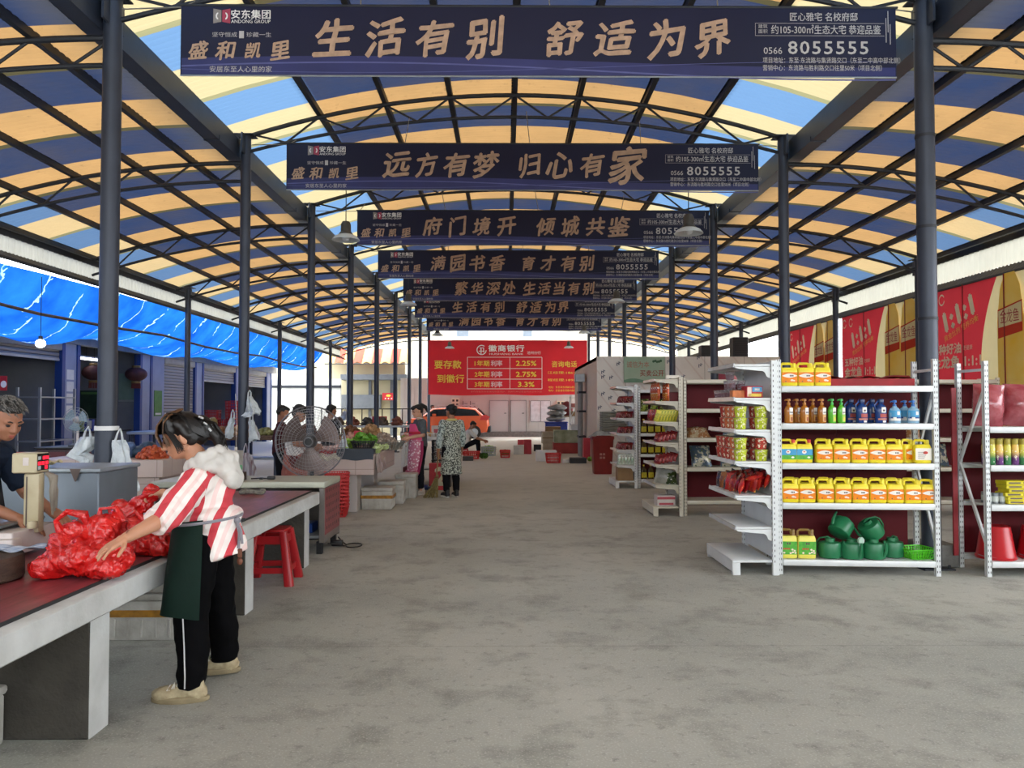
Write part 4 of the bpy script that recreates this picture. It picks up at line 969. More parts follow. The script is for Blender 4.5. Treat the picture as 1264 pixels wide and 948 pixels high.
# ---- banners on the right wall
M_oilred = trans_mat('advert_red', 'd4404a', 0.06)
M_oily = mat('advert_oil_yellow', 'ffcf22', 0.45, var=.12, scale=2, col2='ffe27a')
M_glow = trans_mat('advert_pale_yellow', 'f4e6b0', 0.06)
M_dkred = mat('advert_dark_red', '8c1c22', 0.5)
M_cream_ink = mat('cream_ink', 'fdf4d2', 0.5)
def advert(i, label):
    y0, y1 = FY[i] + 0.12, FY[i + 1] - 0.12; W = y1 - y0; H = 2.55
    root = thing('advert_banner', label, 'banner', (XRO + 0.10, (y0 + y1)/2, 2.50), -pi/2, 'red cooking oil banners along the right side')   # local x runs towards the viewer's right = -Y
    X = lambda u: W*(u - .5); Z = lambda v: H*(v - .5)
    gb = lambda v: .60 - .13*sin(pi*min(1, (1 - v)*.9)) + (.10*(.3 - v) if v < .3 else 0)      # curved edge between the red and the pale print
    wv = lambda u, v: .02*sin(u*13)*sin(v*6)
    b = B(); b.mat(0).grid(20, 16, lambda u, v: (X(u*gb(v)), wv(u*gb(v), v), Z(v))); b.mat(1).grid(14, 16, lambda u, v: (X(gb(v) + (1 - gb(v))*u), wv(gb(v) + (1 - gb(v))*u, v), Z(v))); b.build('panel', [M_oilred, M_glow], root)
    yy = -0.03
    for k, (cx, s, zb) in enumerate(((.70, 1.0, .25), (.895, 1.1, .22))):
        pr = [(-.075, -.3), (-.08, -.2), (-.08, .40), (-.06, .60), (-.03, .74), (-.028, .86), (.028, .86), (.03, .74), (.06, .60), (.08, .40), (.08, -.2), (.075, -.3)]
        P = [(X(min(1, cx + a*s*1.15)), Z(min(1, max(0, zb + c*s*1.1)))) for a, c in pr]
        B().add([(p_[0], yy - .004*k, p_[1]) for p_ in P], [tuple(range(len(P)))]).build('printed_bottle', M_oily, root)
        lb = B(); lb.prism([(X(cx - .085*s), Z(zb + .33*s)), (X(cx - .085*s), Z(zb + .52*s)), (X(min(1, cx + .085*s)), Z(zb + .56*s)), (X(min(1, cx + .085*s)), Z(zb + .36*s))], yy - .006 - .004*k, yy - .0055 - .004*k, 'y'); lb.build('printed_label', trans_mat('label_red', 'd8503c', .1) if 'label_red' not in MATS else MATS['label_red'], root)
        lb = B(); lb.prism([(X(cx - .08*s), Z(zb + .40*s)), (X(cx - .08*s), Z(zb + .51*s)), (X(min(1, cx + .08*s)), Z(zb + .55*s)), (X(min(1, cx + .08*s)), Z(zb + .42*s))], yy - .008 - .004*k, yy - .005 - .004*k, 'y'); lb.build('printed_label', M_glow, root)
        text('金龙鱼', 'bottle_lettering', root, X(cx), Z(zb + .47*s), mat('bottle_print_red', 'b8342c', .5), w=W*.13*s, h=.22, y=yy - .011 - .004*k, res=1)
    o = text('1:1:1', 'ratio_lettering', root, X(.30), Z(.80), M_cream_ink, w=W*.25, h=.34, y=yy, offset=.05); o.rotation_euler.y = -.28
    o = text('黄金比例 营养均衡', 'tag_lettering', root, X(.32), Z(.69), M_ygold, w=W*.30, h=.12, y=yy); o.rotation_euler.y = -.28
    text('五种好油', 'slogan_lettering', root, X(.19), Z(.555), M_cream_ink, w=W*.26, h=.19, y=yy, offset=.03)
    text('更健康', 'slogan_lettering', root, X(.375), Z(.55), M_cream_ink, w=W*.08, h=.09, y=yy)
    text('金龙鱼 1:1:1', 'slogan_lettering', root, X(.27), Z(.46), M_cream_ink, w=W*.42, h=.22, y=yy, offset=.03)
    e = B()
    for cx in (.06, .155): e.grid(16, 1, lambda u, v: (X(cx) + (.10 - .025*v)*cos(u*5.6 + .5), yy, Z(.925) + (.11 - .03*v)*sin(u*5.6 + .5)))
    e.build('emblem', M_cream_ink, root)
    s = B()
    for u in (.34, .66, .85): s.box(X(u), X(u) + .012, yy - .016, yy + .002, Z(0), Z(1))
    s.build('seam', M_dkred, root)
    b = B(); b.tube([(-W/2, 0, H/2), (W/2, 0, H/2)], .012, 6); b.build('top_rod', M_black, root)
for i in range(0, 4): advert(i, ['red cooking oil banner nearest the camera on the right side', 'red cooking oil banner behind the right edge rack, beyond the first outer post', 'red cooking oil banner between the second and third outer posts on the right', 'farthest red cooking oil banner on the right side, partly hidden by an aisle post'][i])
# low block wall under the banners
b = B().box(8.75, 8.9, -7, 39, 0, 1.3); struct(b.build('wall_right', mat('grey_render', '8b8a84', .9, bump=.3), smooth=0))
# ================================================================== LEFT SIDE
M_tabw = mat('whitewashed_concrete', 'c9cbc9', 0.8, var=.12, scale=5, bump=.25, bscale=30, col2='9d9c98', contrast=.8)
M_tabg = mat('shaded_bare_concrete', '47433c', 0.9, var=.2, bump=.35)  # bare concrete with the shade under the table put into its colour
def board_mat():
    t = NT('worn_maroon_board'); src, x, y, z = t.xyz('World')
    mp = t.n('Mapping'); mp.inputs['Scale'].default_value = (9, 1.0, 1); t.L.new(src, mp.inputs[0])
    g = t.noise(mp.outputs[0], 2.5, 6, .7); s = t.noise(src, 1.6, 5, .6); q = t.noise(src, 30, 3)
    c = t.mix(t.ramp(g, .35, .7), lin('622a2e'), lin('93434a')); c = t.mix(t.math('MULTIPLY', t.ramp(s, .5, .72), .6), c, lin('a8606a')); c = t.mix(t.math('MULTIPLY', t.ramp(q, .62, .72), .5), c, lin('2e1816'))
    t.L.new(c, t.p.inputs['Base Color']); t.p.inputs['Roughness'].default_value = .33; return t.m
TX0, TX1, TZ = -2.88, -1.885, 0.70
root = thing('stall_table', 'long whitewashed concrete market table with worn maroon board top, foreground left', 'table', (0, 0, 0))
b = B().bbox(TX0, TX1, 1.9, 7.9, 0.575, TZ, 0.008, 1); b.build('slab', M_tabw, root)
b = B().box(TX0 + .02, TX1 - 0.075, 1.92, 7.86, TZ, TZ + 0.014); b.build('board_top', board_mat(), root, 0)['label'] = 'worn maroon wooden board'
B().box(TX1 - 0.077, TX1 - 0.07, 1.92, 7.86, TZ, TZ + 0.016).build('board_edge', M_black_p, root, 0)
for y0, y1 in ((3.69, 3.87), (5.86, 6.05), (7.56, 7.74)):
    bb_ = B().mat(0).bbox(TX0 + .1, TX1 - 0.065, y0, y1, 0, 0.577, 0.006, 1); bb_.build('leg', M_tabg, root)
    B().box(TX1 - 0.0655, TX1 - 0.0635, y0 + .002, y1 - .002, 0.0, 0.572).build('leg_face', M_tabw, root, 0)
M_foam = mat('dirty_foam', 'c4c2bb', .85, var=.2, scale=8, bump=.2, col2='8f8a80', contrast=.7)
M_tape = mat('amber_tape', 'b07a1c', .4, var=.3, scale=20)
def foam(label, W, D, H, loc, rz=0, ribs=6, tape=True, group='foam boxes'):
    root = thing('foam_box', label, 'box', loc, rz, group); h = H*.84
    b = B().bbox(-W/2, W/2, -D/2, D/2, 0, h, .012, 2)
    b.build('box', M_foam, root)
    b = B()
    for k in range(ribs):
        x = -W/2 + W*(k + .5)/ribs; b.bbox(x - .008, x + .008, -D/2 - .008, -D/2 + .002, .02, h*.55, .003, 1)
    for k in range(max(2, ribs*2//3)):
        y = -D/2 + D*(k + .5)/max(2, ribs*2//3); b.bbox(W/2 - .002, W/2 + .008, y - .008, y + .008, .02, h*.55, .003, 1)
    b.build('rib', M_foam, root)
    B().bbox(-W/2 - .01, W/2 + .01, -D/2 - .01, D/2 + .01, h, H, .014, 2).build('lid', M_foam, root)
    if tape: B().loft([[(x, y, z) for x, y in ((-W/2 - .0115, -D/2 - .0115), (W/2 + .0115, -D/2 - .0115), (W/2 + .0115, D/2 + .0115), (-W/2 - .0115, D/2 + .0115))] for z in (h*.60, h*.78)], caps=False).build('tape', M_tape, root, 0)['label'] = 'amber packing tape'
    return root
foam('dirty white foam box under the table, at the bottom left corner of the photo', 0.5, 0.72, 0.27, (-2.57, 3.30, 0), 0, 6, False)
foam('foam box with amber tape under the table, behind the woman', 0.55, 0.42, 0.31, (-2.47, 5.45, 0), 0, 6)
foam('foam box stacked on the taped one under the table', 0.54, 0.42, 0.22, (-2.49, 5.45, 0.313), 0, 6)
# red stools
M_stool = mat('red_stool_plastic', 'a81c22', .35, var=.06)
def stool(label, h=.48, w0=.42, w1=.28):
    root = thing('plastic_stool', label, 'stool')
    B().bbox(-w1/2, w1/2, -w1/2, w1/2, h - .03, h, .014, 2).build('seat', M_stool, root)
    for sx in (-1, 1):
        for sy in (-1, 1):
            p = lambda t: V((sx*(w1/2 - .02 + (w0 - w1)/2*t), sy*(w1/2 - .02 + (w0 - w1)/2*t), (h - .02)*(1 - t)))
            b = B(); b.loft([[p(t) + V((dx, dy, 0))*(1 + .25*t) for dx, dy in rrect(.062, .062, .012, 2)] for t in (0, .5, 1)]); b.build('leg', M_stool, root)
    q = lambda t: w1/2 - .02 + (w0 - w1)/2*t
    for t, hh in ((.16, .07), (.72, .05)):
        z = (h - .02)*(1 - t)
        for s in (-1, 1):
            b = B().box(-q(t), q(t), s*q(t) - .008, s*q(t) + .008, z - hh/2, z + hh/2); b.box(s*q(t) - .008, s*q(t) + .008, -q(t), q(t), z - hh/2, z + hh/2); b.build('stretcher', M_stool, root)
    return root
st = Place(stool('s')); st((-2.085, 7.0, 0), .05, 'red plastic stool tucked under the far end of the table')
# ---- crumpled red carrier bags
def plastic(name, col, c2, rough=.22):
    t = NT(name); src, x, y, z = t.xyz('Object')
    n1 = t.noise(src, 5, 5, .65); n2 = t.noise(src, 17, 4, .6)
    c = t.mix(t.ramp(n1, .3, .7), lin(c2), lin(col)); t.L.new(c, t.p.inputs['Base Color'])
    t.p.inputs['Roughness'].default_value = rough; t.p.inputs['Coat Weight'].default_value = .3; t.p.inputs['Transmission Weight'].default_value = .12
    bp = t.n('Bump'); bp.inputs['Strength'].default_value = .9; bp.inputs['Distance'].default_value = .03
    v = t.n('TexVoronoi', feature='DISTANCE_TO_EDGE'); v.inputs['Scale'].default_value = 7
    w = t.n('Mix', data_type='VECTOR'); w.inputs[0].default_value = .35; t.L.new(src, w.inputs[4]); nn = t.n('TexNoise'); nn.inputs['Scale'].default_value = 4; t.L.new(src, nn.inputs['Vector']); t.L.new(nn.outputs['Color'], w.inputs[5]); t.L.new(w.outputs[1], v.inputs['Vector'])
    t.L.new(t.math('ADD', t.math('MULTIPLY', v.outputs['Distance'], 1.6), t.math('MULTIPLY', n2, .7)), bp.inputs['Height']); t.L.new(bp.outputs[0], t.p.inputs['Normal'])
    return t.m
M_rbag = plastic('red_carrier_plastic', 'e3201c', 'b81014'); M_wbag = plastic('white_carrier_plastic', 'd6dde0', 'b4bfc6', .3)
def carrier(label, lobes, handles, m, loc, rz=0, name='carrier_bag', seed=1, amp=.022, group=None, vox=.0075):
    "full carrier bag: a heap of lumps drawn together, wrinkled, with loop handles"
    root = thing(name, label, 'bag', loc, rz, group); b = B()
    for c, r in lobes: b.ell(c, r, 16, 10)
    me = fuse_mesh(b, vox, 3, amp, 7.0, seed, floor=0.002, fine=.010)
    me.materials.append(m); o = link('bag', me, root)
    for pts, w in handles:
        h = B(); h.tube(pts, [w*.5*(1 + .5*cos(k*2.2)) for k in range(len(pts))], 8); h.build('handle', m, root)
    return root
def fuse_mesh(b, voxel, smooth, amp=0.0, freq=10.0, seed=0, floor=None, sm2=0, cut=None, fine=0.0):
    me = b.mesh('fuse', [], 0); o = bpy.data.objects.new('fuse', me); COL.objects.link(o)
    rm = o.modifiers.new('r', 'REMESH'); rm.mode = 'VOXEL'; rm.voxel_size = voxel
    if smooth: s = o.modifiers.new('s', 'SMOOTH'); s.iterations = smooth; s.factor = .5
    dg = bpy.context.evaluated_depsgraph_get(); dg.update()
    out = bpy.data.meshes.new_from_object(o.evaluated_get(dg)); bpy.data.objects.remove(o); bpy.data.meshes.remove(me)
    if amp:
        off = V((seed*3.7, seed*1.3, seed*2.1)); co = [v.co.copy() for v in out.vertices]; no = [v.normal.copy() for v in out.vertices]
        for v, c, n in zip(out.vertices, co, no):
            q = c*freq + off; d = mnoise.noise(q) + .5*mnoise.noise(q*2.1) - .6*abs(mnoise.noise(q*1.3 + V((9, 2, 4))))
            if fine:      # sharp pulled folds of thin plastic
                w = V((mnoise.noise(c*3 + off), mnoise.noise(c*3 + off + V((5, 0, 0))), mnoise.noise(c*3 + off + V((0, 5, 0)))))*.35
                k = (c + w)*13 + off; d += (fine/amp)*(1 - 3.2*abs(mnoise.noise(k))) + (fine*.5/amp)*(1 - 3*abs(mnoise.noise(k*2.3)))
            v.co = c + n*d*amp
            if floor is not None and v.co.z < floor: v.co.z = floor
    if cut is not None:
        import bmesh
        bm = bmesh.new(); bm.from_mesh(out)
        for co_, no_ in cut: bmesh.ops.bisect_plane(bm, geom=bm.verts[:] + bm.edges[:] + bm.faces[:], plane_co=co_, plane_no=no_, clear_outer=True)
        bm.to_mesh(out); bm.free()
    out.shade_smooth(); return out
TT = TZ + .016
carrier('largest glossy red carrier bag, full, at the front of the maroon table', [((-.02,0,.10),(.17,.15,.11)), ((.11,-.02,.08),(.12,.12,.09)), ((-.13,-.03,.06),(.10,.10,.07)), ((-.10,.05,.16),(.11,.10,.10)), ((.05,.05,.19),(.10,.09,.10)), ((.16,-.06,.06),(.07,.09,.06)), ((.09,.10,.22),(.05,.05,.09))],
        [([(-.14,.02,.20),(-.16,0,.27),(-.10,-.01,.315),(-.02,0,.30),(.0,.02,.22)], .035), ([(.02,.06,.24),(.03,.06,.32),(.10,.08,.325),(.14,.08,.25)], .03)], M_rbag, (-2.09, 3.92, TT), 0, seed=1)
carrier('red carrier bag lying behind the largest one, beside the reaching hand', [((0,0,.07),(.13,.11,.08)), ((.10,-.02,.06),(.10,.09,.07)), ((-.08,.06,.10),(.09,.08,.10)), ((.18,.06,.05),(.08,.08,.055))], [([(-.10,.06,.14),(-.12,.06,.20),(-.06,.06,.24),(-.01,.06,.17)], .03)], M_rbag, (-2.06, 4.46, TT), .2, seed=2)
carrier('red carrier bag slumped farthest along the table, in front of the apron', [((0,0,.055),(.12,.12,.065)), ((.10,.05,.05),(.09,.08,.06)), ((-.05,.08,.07),(.07,.07,.07))], [], M_rbag, (-2.06, 4.80, TT), .5, seed=3)
carrier('red carrier bag held up by the woman\'s far hand over the table', [((0,0,.16),(.05,.04,.05)), ((-.05,0,.10),(.07,.05,.05)), ((-.13,.01,.05),(.08,.06,.05)), ((-.18,.02,.06),(.06,.06,.06))], [], M_rbag, (-2.10, 4.62, .885), 0, seed=4, amp=.016)
# chopping block, towel, scale
root = thing('chopping_block', 'thick round dark chopping block at the left edge of the table', 'chopping block', (-2.60, 3.80, TT))
B().lathe([(.225,0),(.235,.01),(.235,.10),(.228,.115),(.0001,.117)], 40, caps=False).build('block', mat('dark_wet_wood', '4a382c', .7, var=.3, scale=10, bump=.4, stretch=(1,1,4)), root)
o = B().grid(20, 12, lambda u, v: (.26*(u-.5), .14*(v-.5), .012 + .012*sin(u*9)*cos(v*7))).build('folded_cloth', mat('blue_white_cloth', 'c8d0d8', .9, var=.4, scale=22, col2='3a5a8c', stretch=(1, 8, 1))); o.location = (-2.46, 3.95, TT + .117); o.rotation_euler.z = .2
tag(o, 'blue and white striped cloth lying on the chopping block', 'cloth')
o = B().grid(6, 6, lambda u, v: (.07*(u-.5), .09*(v-.5), .004 + .008*u*u)).build('paper_scrap', mat('yellow_paper', 'd8c050', .8)); o.location = (-2.10, 3.15, TT); tag(o, 'small yellow paper scrap lying on the maroon board', 'scrap')
M_cream = mat('aged_cream_plastic', 'c9bfa0', .45, var=.12, scale=4, col2='9c8f70')
M_pinkw = mat('off_white_enamel', 'd2c8c4', .4, var=.1)
root = thing('weighing_scale', 'cream electronic weighing scale with a tall column and red lit display', 'scale', (-2.72, 4.50, TT))
B().bbox(-.42, .03, -.22, .22, .02, .15, .012, 2).build('base', M_pinkw, root)
B().bbox(-.09, .06, -.27, -.18, .01, .12, .01, 2).build('front_box', M_pinkw, root)
for x in (-.38, 0):
    for y in (-.18, .18): B().lathe([(.02,0),(.02,.022)], 10, (x, y, 0)).build('foot', M_black_p, root)
B().bbox(-.40, -.06, -.24, .24, .165, .185, .01, 2).build('weighing_pan', mat('brushed_steel', '8d949c', .3, .8, var=.1), root)
c = B().bbox(-.035, .055, -.03, .03, .12, .46, .012, 2); c.build('column', M_cream, root)
B().bbox(-.018, -.010, -.033, -.03, .14, .44, .002, 1).build('column_groove', M_dlab, root)
B().lathe([(.025,-.02),(.03,0),(.025,.02)], 14).build('knob', M_cream, root).location = (.035, -.05, .17)
hd = B().bbox(-.085, .055, -.06, .07, .46, .575, .006, 1).build('display_head', M_cream, root)
d = B().box(.0552, .0565, -.05, .06, .475, .57); d.build('display_panel', mat('display_black', '1a1c20', .3), hd)
d = B().mat(0)
for k, (y, z, w) in enumerate(((.0,.535,0),(.03,.535,1),(-.045,.505,1),(-.045,.535,2),(-.01,.505,1),(.025,.505,1),(-.045,.48,2),(.02,.48,1))): d.mat(1 if w == 2 else 0).box(.0566, .0575, y, y + .026, z, z + .02)
d.build('display_digits', [mat('red_led', 'ff2038', .4, emit=1.2), mat('pale_key', 'b9c4c8', .4)], hd)
b = B().box(-.02, .012, -.0615, -.060, .505, .55); b.build('front_sticker', M_pinkw, hd)
o = B(); 
for k in range(3): o.tube([(.0,0,0),(.03+.01*k,0,-.02),(.05,-.01*k,-.10),(.06 - .01*k,0,-.2 - .02*k)], [.012,.018,.02,.006], 8)
ob = o.build('hanging_rag', mat('grimy_cloth', '9a9284', .9, var=.3)); ob.location = (-2.665, 4.54, 1.17); tag(ob, 'grimy cloth hanging behind the scale column', 'cloth')
# steel chest behind the table
root = thing('steel_chest', 'grey sheet steel chest standing behind the scale', 'chest', (-3.30, 5.95, 0))
B().bbox(-.36, .36, -.3, .3, .06, 1.08, .01, 2).build('body', mat('grey_sheet_steel', '6c7680', .4, .4, var=.1, stretch=(1,1,.3)), root)
B().bbox(-.375, .375, -.315, .315, 1.08, 1.11, .008, 2).build('lid', mat('pale_sheet_steel', '98a2aa', .35, .4, var=.1), root)
for sx in (-1, 1):
    for sy in (-1, 1): B().box(sx*.30 - .03, sx*.30 + .03, sy*.25 - .03, sy*.25 + .03, 0, .06).build('foot', M_black_p, root)
b = B(); b.grid(14, 10, lambda u, v: (.26*(u-.5), .22*(v-.5), .03*mnoise.noise(V((u*5, v*5, 1))) + .025)); o = b.build('crumpled_newspaper', mat('newsprint', 'b8b09a', .9, var=.4, scale=30, col2='a08a3a'), smooth=30); o.location = (-3.44, 5.74, 1.12); tag(o, 'crumpled newspaper on the lid of the steel chest', 'newspaper')
for k, x in enumerate((-3.10, -3.50)):
    b = B(); b.add([(-.04,0,0),(.04,0,0),(.01,-.004,-.09),(-.0,-.004,-.09)], [(0,1,2,3)]); b.add([(-.04,.002,0),(.04,.002,0),(.01,-.002,-.09),(-.0,-.002,-.09)], [(3,2,1,0)]); o = b.build('cloth_corner', M_dlab); o.location = (x, 5.63, 1.108); tag(o, ['dark rag corner hanging over the front of the steel chest, near its right end', 'dark rag corner hanging over the front of the steel chest, near its left end'][k], 'rag')
# hanging white carrier bags on posts
def hung(label, pts, wid, loc, rz=0, seed=1, name='hanging_bag', m=None, group='white bags hung on the posts'):
    "limp carrier bag: pleated sheet, gathered at the top, open and flat below; pts = (x, z, half width, half depth) from top to bottom"
    root = thing(name, label, 'bag', loc, rz, group); rr = random.Random(seed); N = 30; ph = [rr.uniform(0, 6) for _ in range(4)]
    P = sorted(pts, key=lambda p: -p[1]); rings = []
    for i in range(len(P) - 1):
        for q in range(4):
            t = q/4; rings.append([P[i][k]*(1-t) + P[i+1][k]*t for k in range(4)])
    rings.append(list(P[-1])); R_ = []
    for j, (x, z, w, d) in enumerate(rings):
        v = j/(len(rings)-1); row = []
        for k in range(N):
            a = 2*pi*k/N; f = 1 + (.24 - .10*v)*sin(5*a + ph[0] + 1.5*v) + .12*sin(9*a + ph[1] - 3*v)
            row.append((x + w*cos(a)*f + .006*sin(17*v + ph[2] + 3*a), d*sin(a)*f, z + (.018*sin(3*a + ph[3]) + .022*cos(a))*v))
        R_.append(row)
    b = B(); b.loft(R_, caps=False); b.loft([[tuple(V(p)*.985 + V((0, 0, .001))) for p in r] for r in R_][::-1], caps=False)
    b.build('bag', m or M_wbag, root, 60)
    t = P[0]; lp2 = B()
    for s in (-1, 1): lp2.tube([(t[0] + s*t[2]*.7, 0, t[1] - .01), (t[0] + s*.02, .01, t[1] + wid*.7), (t[0] - .01, .04, t[1] + wid*1.2)], [.012, .009, .006], 6)
    lp2.build('loop', m or M_wbag, root)
    return root
hung('crumpled white carrier bag hung on the right of the nearest left post', [(0, .62, .05, .03), (.02, .5, .07, .04), (.03, .38, .09, .05), (.05, .24, .11, .05), (.06, .10, .12, .04)], .09, (XL + .16, 7.47, .62), 0, 1)
hung('white carrier bag bunched on the left of the nearest left post', [(.0, .55, .05, .04), (-.04, .44, .09, .05), (-.10, .38, .09, .05), (.0, .34, .06, .04), (.0, .2, .035, .03)], .08, (XL - .16, 7.5, .72), 0, 2)
hung('white carrier bag tied high on the second left post', [(.02, .34, .03, .03), (.05, .24, .06, .05), (.08, .12, .09, .06), (.05, .06, .12, .06)], .08, (XL + .1, 11.35, 1.37), 0, 3)
hung('slim white bag hanging low on the left of the second left post', [(0, .42, .03, .03), (-.03, .28, .05, .04), (-.06, .12, .07, .04)], .1, (XL - .14, 11.4, .98), 0, 4)
hung('white carrier bag hanging low on the right of the second left post', [(0, .42, .03, .03), (.03, .28, .05, .04), (.05, .12, .08, .05)], .1, (XL + .15, 11.35, .95), 0, 5)
b = B().bbox(-.02, .02, -.008, .008, 0, .13, .004, 1); b.tube([(0,0,.13),(0,.02,.5),(-.03,.04,.9)], .003, 5); o = b.build('hanging_tag', M_wlab); o.location = (XL - .04, 11.27, .85); tag(o, 'white tag on a string hanging on the second left post', 'tag')
hung('sheaf of striped plastic bags hanging on the second left post above the worktop', [(0, .5, .05, .04), (.03, .38, .07, .05), (.06, .22, .09, .05), (.09, .06, .10, .05)], .11, (XL + .12, 11.2, .40), 0, 6, m=mat('striped_bag_plastic', 'c9d2da', .35, var=.5, scale=9, col2='6a3a44', stretch=(6, 1, .3)))
# ---- white topped worktop with perforated red side
root = thing('work_cabinet', 'pale topped steel cabinet with a perforated red side panel', 'cabinet', (0, 0, 0))
wx0, wx1, wy0, wy1 = -3.75, -1.92, 8.27, 9.02
B().bbox(wx0 - .01, wx1 + .005, wy0 - .02, wy1 + .01, .70, .765, .012, 2).build('worktop', mat('pale_green_grey_top', 'b7b9a8', .35, var=.1), root)
b = B().mat(0).bbox(wx0, wx0 + .05, wy0, wy1, .05, .70, .004, 1); b.bbox(wx1 - .06, wx1 - .004, wy0, wy1, .12, .70, .004, 1); b.bbox(wx0, wx1, wy1 - .03, wy1, .1, .70, .004, 1); b.box(wx0, wx1 - .05, wy0, wy0 + .03, .60, .64); b.build('frame', mat('tarnished_steel', '837d78', .4, .4), root)
b = B().mat(0).box(wx1 - .004, wx1 + .002, wy0 + .03, wy1 - .02, .20, .69); b.mat(1)
for i in range(7):
    for j in range(6):
        y, z = wy0 + .09 + i*.095, .25 + j*.078; b.box(wx1 + .0015, wx1 + .0035, y, y + .022, z, z + .034)
b.build('side_panel', [mat('dull_red_panel', '8c4a4c', .5, var=.12), M_black_p], root)['label'] = 'dull red side panel with rows of dark slots'
b = B()
for x, y in ((wx1 - .06, wy0 + .05), (wx1 - .06, wy1 - .05), (wx0 + .05, wy0 + .05), (wx0 + .05, wy1 - .05)): b = B().box(x - .03, x + .03, y - .03, y + .03, 0, .13); b.build('foot', M_black_p, root)
B().bbox(wx0 + .06, wx1 - .07, wy0 + .04, wy1 - .04, .16, .19, .004, 1).build('lower_shelf', M_galv, root)
r = thing('power_cable', 'loop of black cable on the floor beside the perforated cabinet', 'cable', (-1.86, 8.75, 0.008))
B().tube([(-.1,-.15,.05),(0,-.1,0.03),(.05,0,.0)] + [(.16 + .085*cos(a), .0 + .12*sin(a), .0 + .01*k/14) for k, a in enumerate([pi + 2*pi*k/14 for k in range(15)])] + [(.02, .06, .03), (-.04, .1, .08)], .007, 6).build('cable', M_black_p, r)
B().bbox(-.09, .03, -.03, .05, 0, .06, .01, 2).build('plug', M_black_p, r)
carton('blue_tub', 'blue plastic tray on the lower shelf of the cabinet', 'tray', .3, .25, .10, mat('blue_plastic', '2a50a8', .4), (-2.25, 8.6, .192))
# tray with coloured paper on worktop
root = thing('wooden_tray', 'dark wooden tray on the pale worktop holding coloured paper sheets', 'tray', (-2.97, 8.42, .767), 0)
B().bbox(-.14, .14, -.10, .10, 0, .015, .004, 1).build('bottom', mat('dark_tray_wood', '4a3a32', .6, var=.2), root)
for x0, x1, y0, y1 in ((-.14,.14,-.10,-.085),(-.14,.14,.085,.10),(-.14,-.125,-.085,.085),(.125,.14,-.085,.085)): B().box(x0, x1, y0, y1, .0, .085).build('side', MATS['dark_tray_wood'], root, 0)
def pad(label, w, d, h, m, loc, rz): o = B().bbox(-w/2, w/2, -d/2, d/2, 0, h, .004, 1).build('paper_pad', m, smooth=0); o.location = loc; o.rotation_euler = (0, -.12 if 'pink' in label else 0, rz); tag(o, label, 'paper', 'coloured papers on the tray')
pad('pale yellow paper block in the wooden tray', .20, .14, .09, mat('pale_yellow_paper', 'c9c98a', .7), (-3.0, 8.42, .784), .05); pad('pale green paper block on top of the yellow one', .24, .15, .05, mat('pale_green_paper', '7fc89a', .7), (-2.99, 8.43, .876), -.04); pad('bright pink sheet leaning on the tray rim', .12, .10, .02, mat('hot_pink_paper', 'e04a9a', .6), (-2.92, 8.30, .858), .1)
b = B().tube([(-.1,0,.008),(.0,.02,.012),(.1,-.01,.01)], .007, 6); b.bbox(.08, .16, -.03, .03, 0, .035, .008, 2); b.bbox(-.01,.03,-.02,.02,0,.02,.005,1); o = b.build('hand_tool', M_black_p); o.location = (-2.68, 8.52, .767); tag(o, 'black corded tool lying on the pale worktop', 'tool')
root = thing('kitchen_knife', 'black handled knife lying on the maroon board', 'knife', (-2.02, 5.75, TT), .25)
B().bbox(-.02, .10, -.012, .012, 0, .02, .006, 2).build('handle', M_black_p, root); B().prism([(-.02,-.012),(-.2,-.002),(-.2,.004),(-.02,.022)], .006, .009).build('blade', M_galv, root)
o = B().grid(20, 8, lambda u, v: ((.10 + .03*cos(v*6.28))*cos(u*6.28), (.06 + .02*cos(v*6.28))*sin(u*6.28), .022 + .02*sin(v*6.28) + .01*sin(u*19))).build('rope_coil', mat('grey_rope', '8f8c80', .9, var=.4, scale=40)); o.location = (-2.45, 7.55, TT); tag(o, 'coil of grey rope at the far end of the maroon board', 'rope')
# ---- big drum fan
root = thing('industrial_fan', 'large round industrial fan with a wire cage behind the worktop', 'fan', (-2.335, 9.30, 0))
M_wire = mat('wire_chrome', '8b8a8c', .3, .7, var=.1)
FC, FR = V((0, 0, 1.145)), .415
def circ(r, y, rr, m=48, n=5): return [FC + V((r*cos(2*pi*k/m), y, r*sin(2*pi*k/m))) for k in range(m + 1)]
for s, y in ((-1, -.09), (1, .09)):
    b = B()
    for k, t in enumerate((.12, .25, .38, .5, .6, .7, .78, .86, .93)): b.tube(circ(FR*t, s*(.10 - .05*t*t), 0), .0022, 5, False)
    for k in range(44):
        a = 2*pi*k/44; b.tube([FC + V((FR*t*cos(a + .25*t), s*(.10 - .05*t*t - (.04 if t == 1 else 0)), FR*t*sin(a + .25*t))) for t in (.1, .4, .7, .9, 1)], .0018, 4, False)
    b.build('cage', M_wire, root)
B().tube(circ(FR*1.005, 0, 0, 64), .009, 8, False).build('cage_rim', mat('rim_grey', '77757a', .35, .5), root)
for k in range(3):
    a0 = .5 + 2*pi*k/3; b = B()
    b.grid(8, 6, lambda u, v: FC + V(((.05 + .30*v)*cos(a0 + (u-.5)*(.9 + .3*v)), -.025 + .05*u, (.05 + .30*v)*sin(a0 + (u-.5)*(.9 + .3*v))))); b.build('blade', mat('fan_blade_brown', '6a5a56', .35, .4), root)
B().xf(T(FC.x, FC.y + .09, FC.z, rx=pi/2)).lathe([(.02,-.02),(.05,0),(.075,.03),(.075,.15),(.06,.17)], 20).build('motor', M_black_p, root)
B().tube([(0,.10,.06),(0,.10,1.12)], .022, 12).build('pole', M_black, root)
B().lathe([(.24,0),(.25,.012),(.22,.04),(.05,.07),(.03,.09)], 28, (0,.10,0)).build('base', M_black, root)
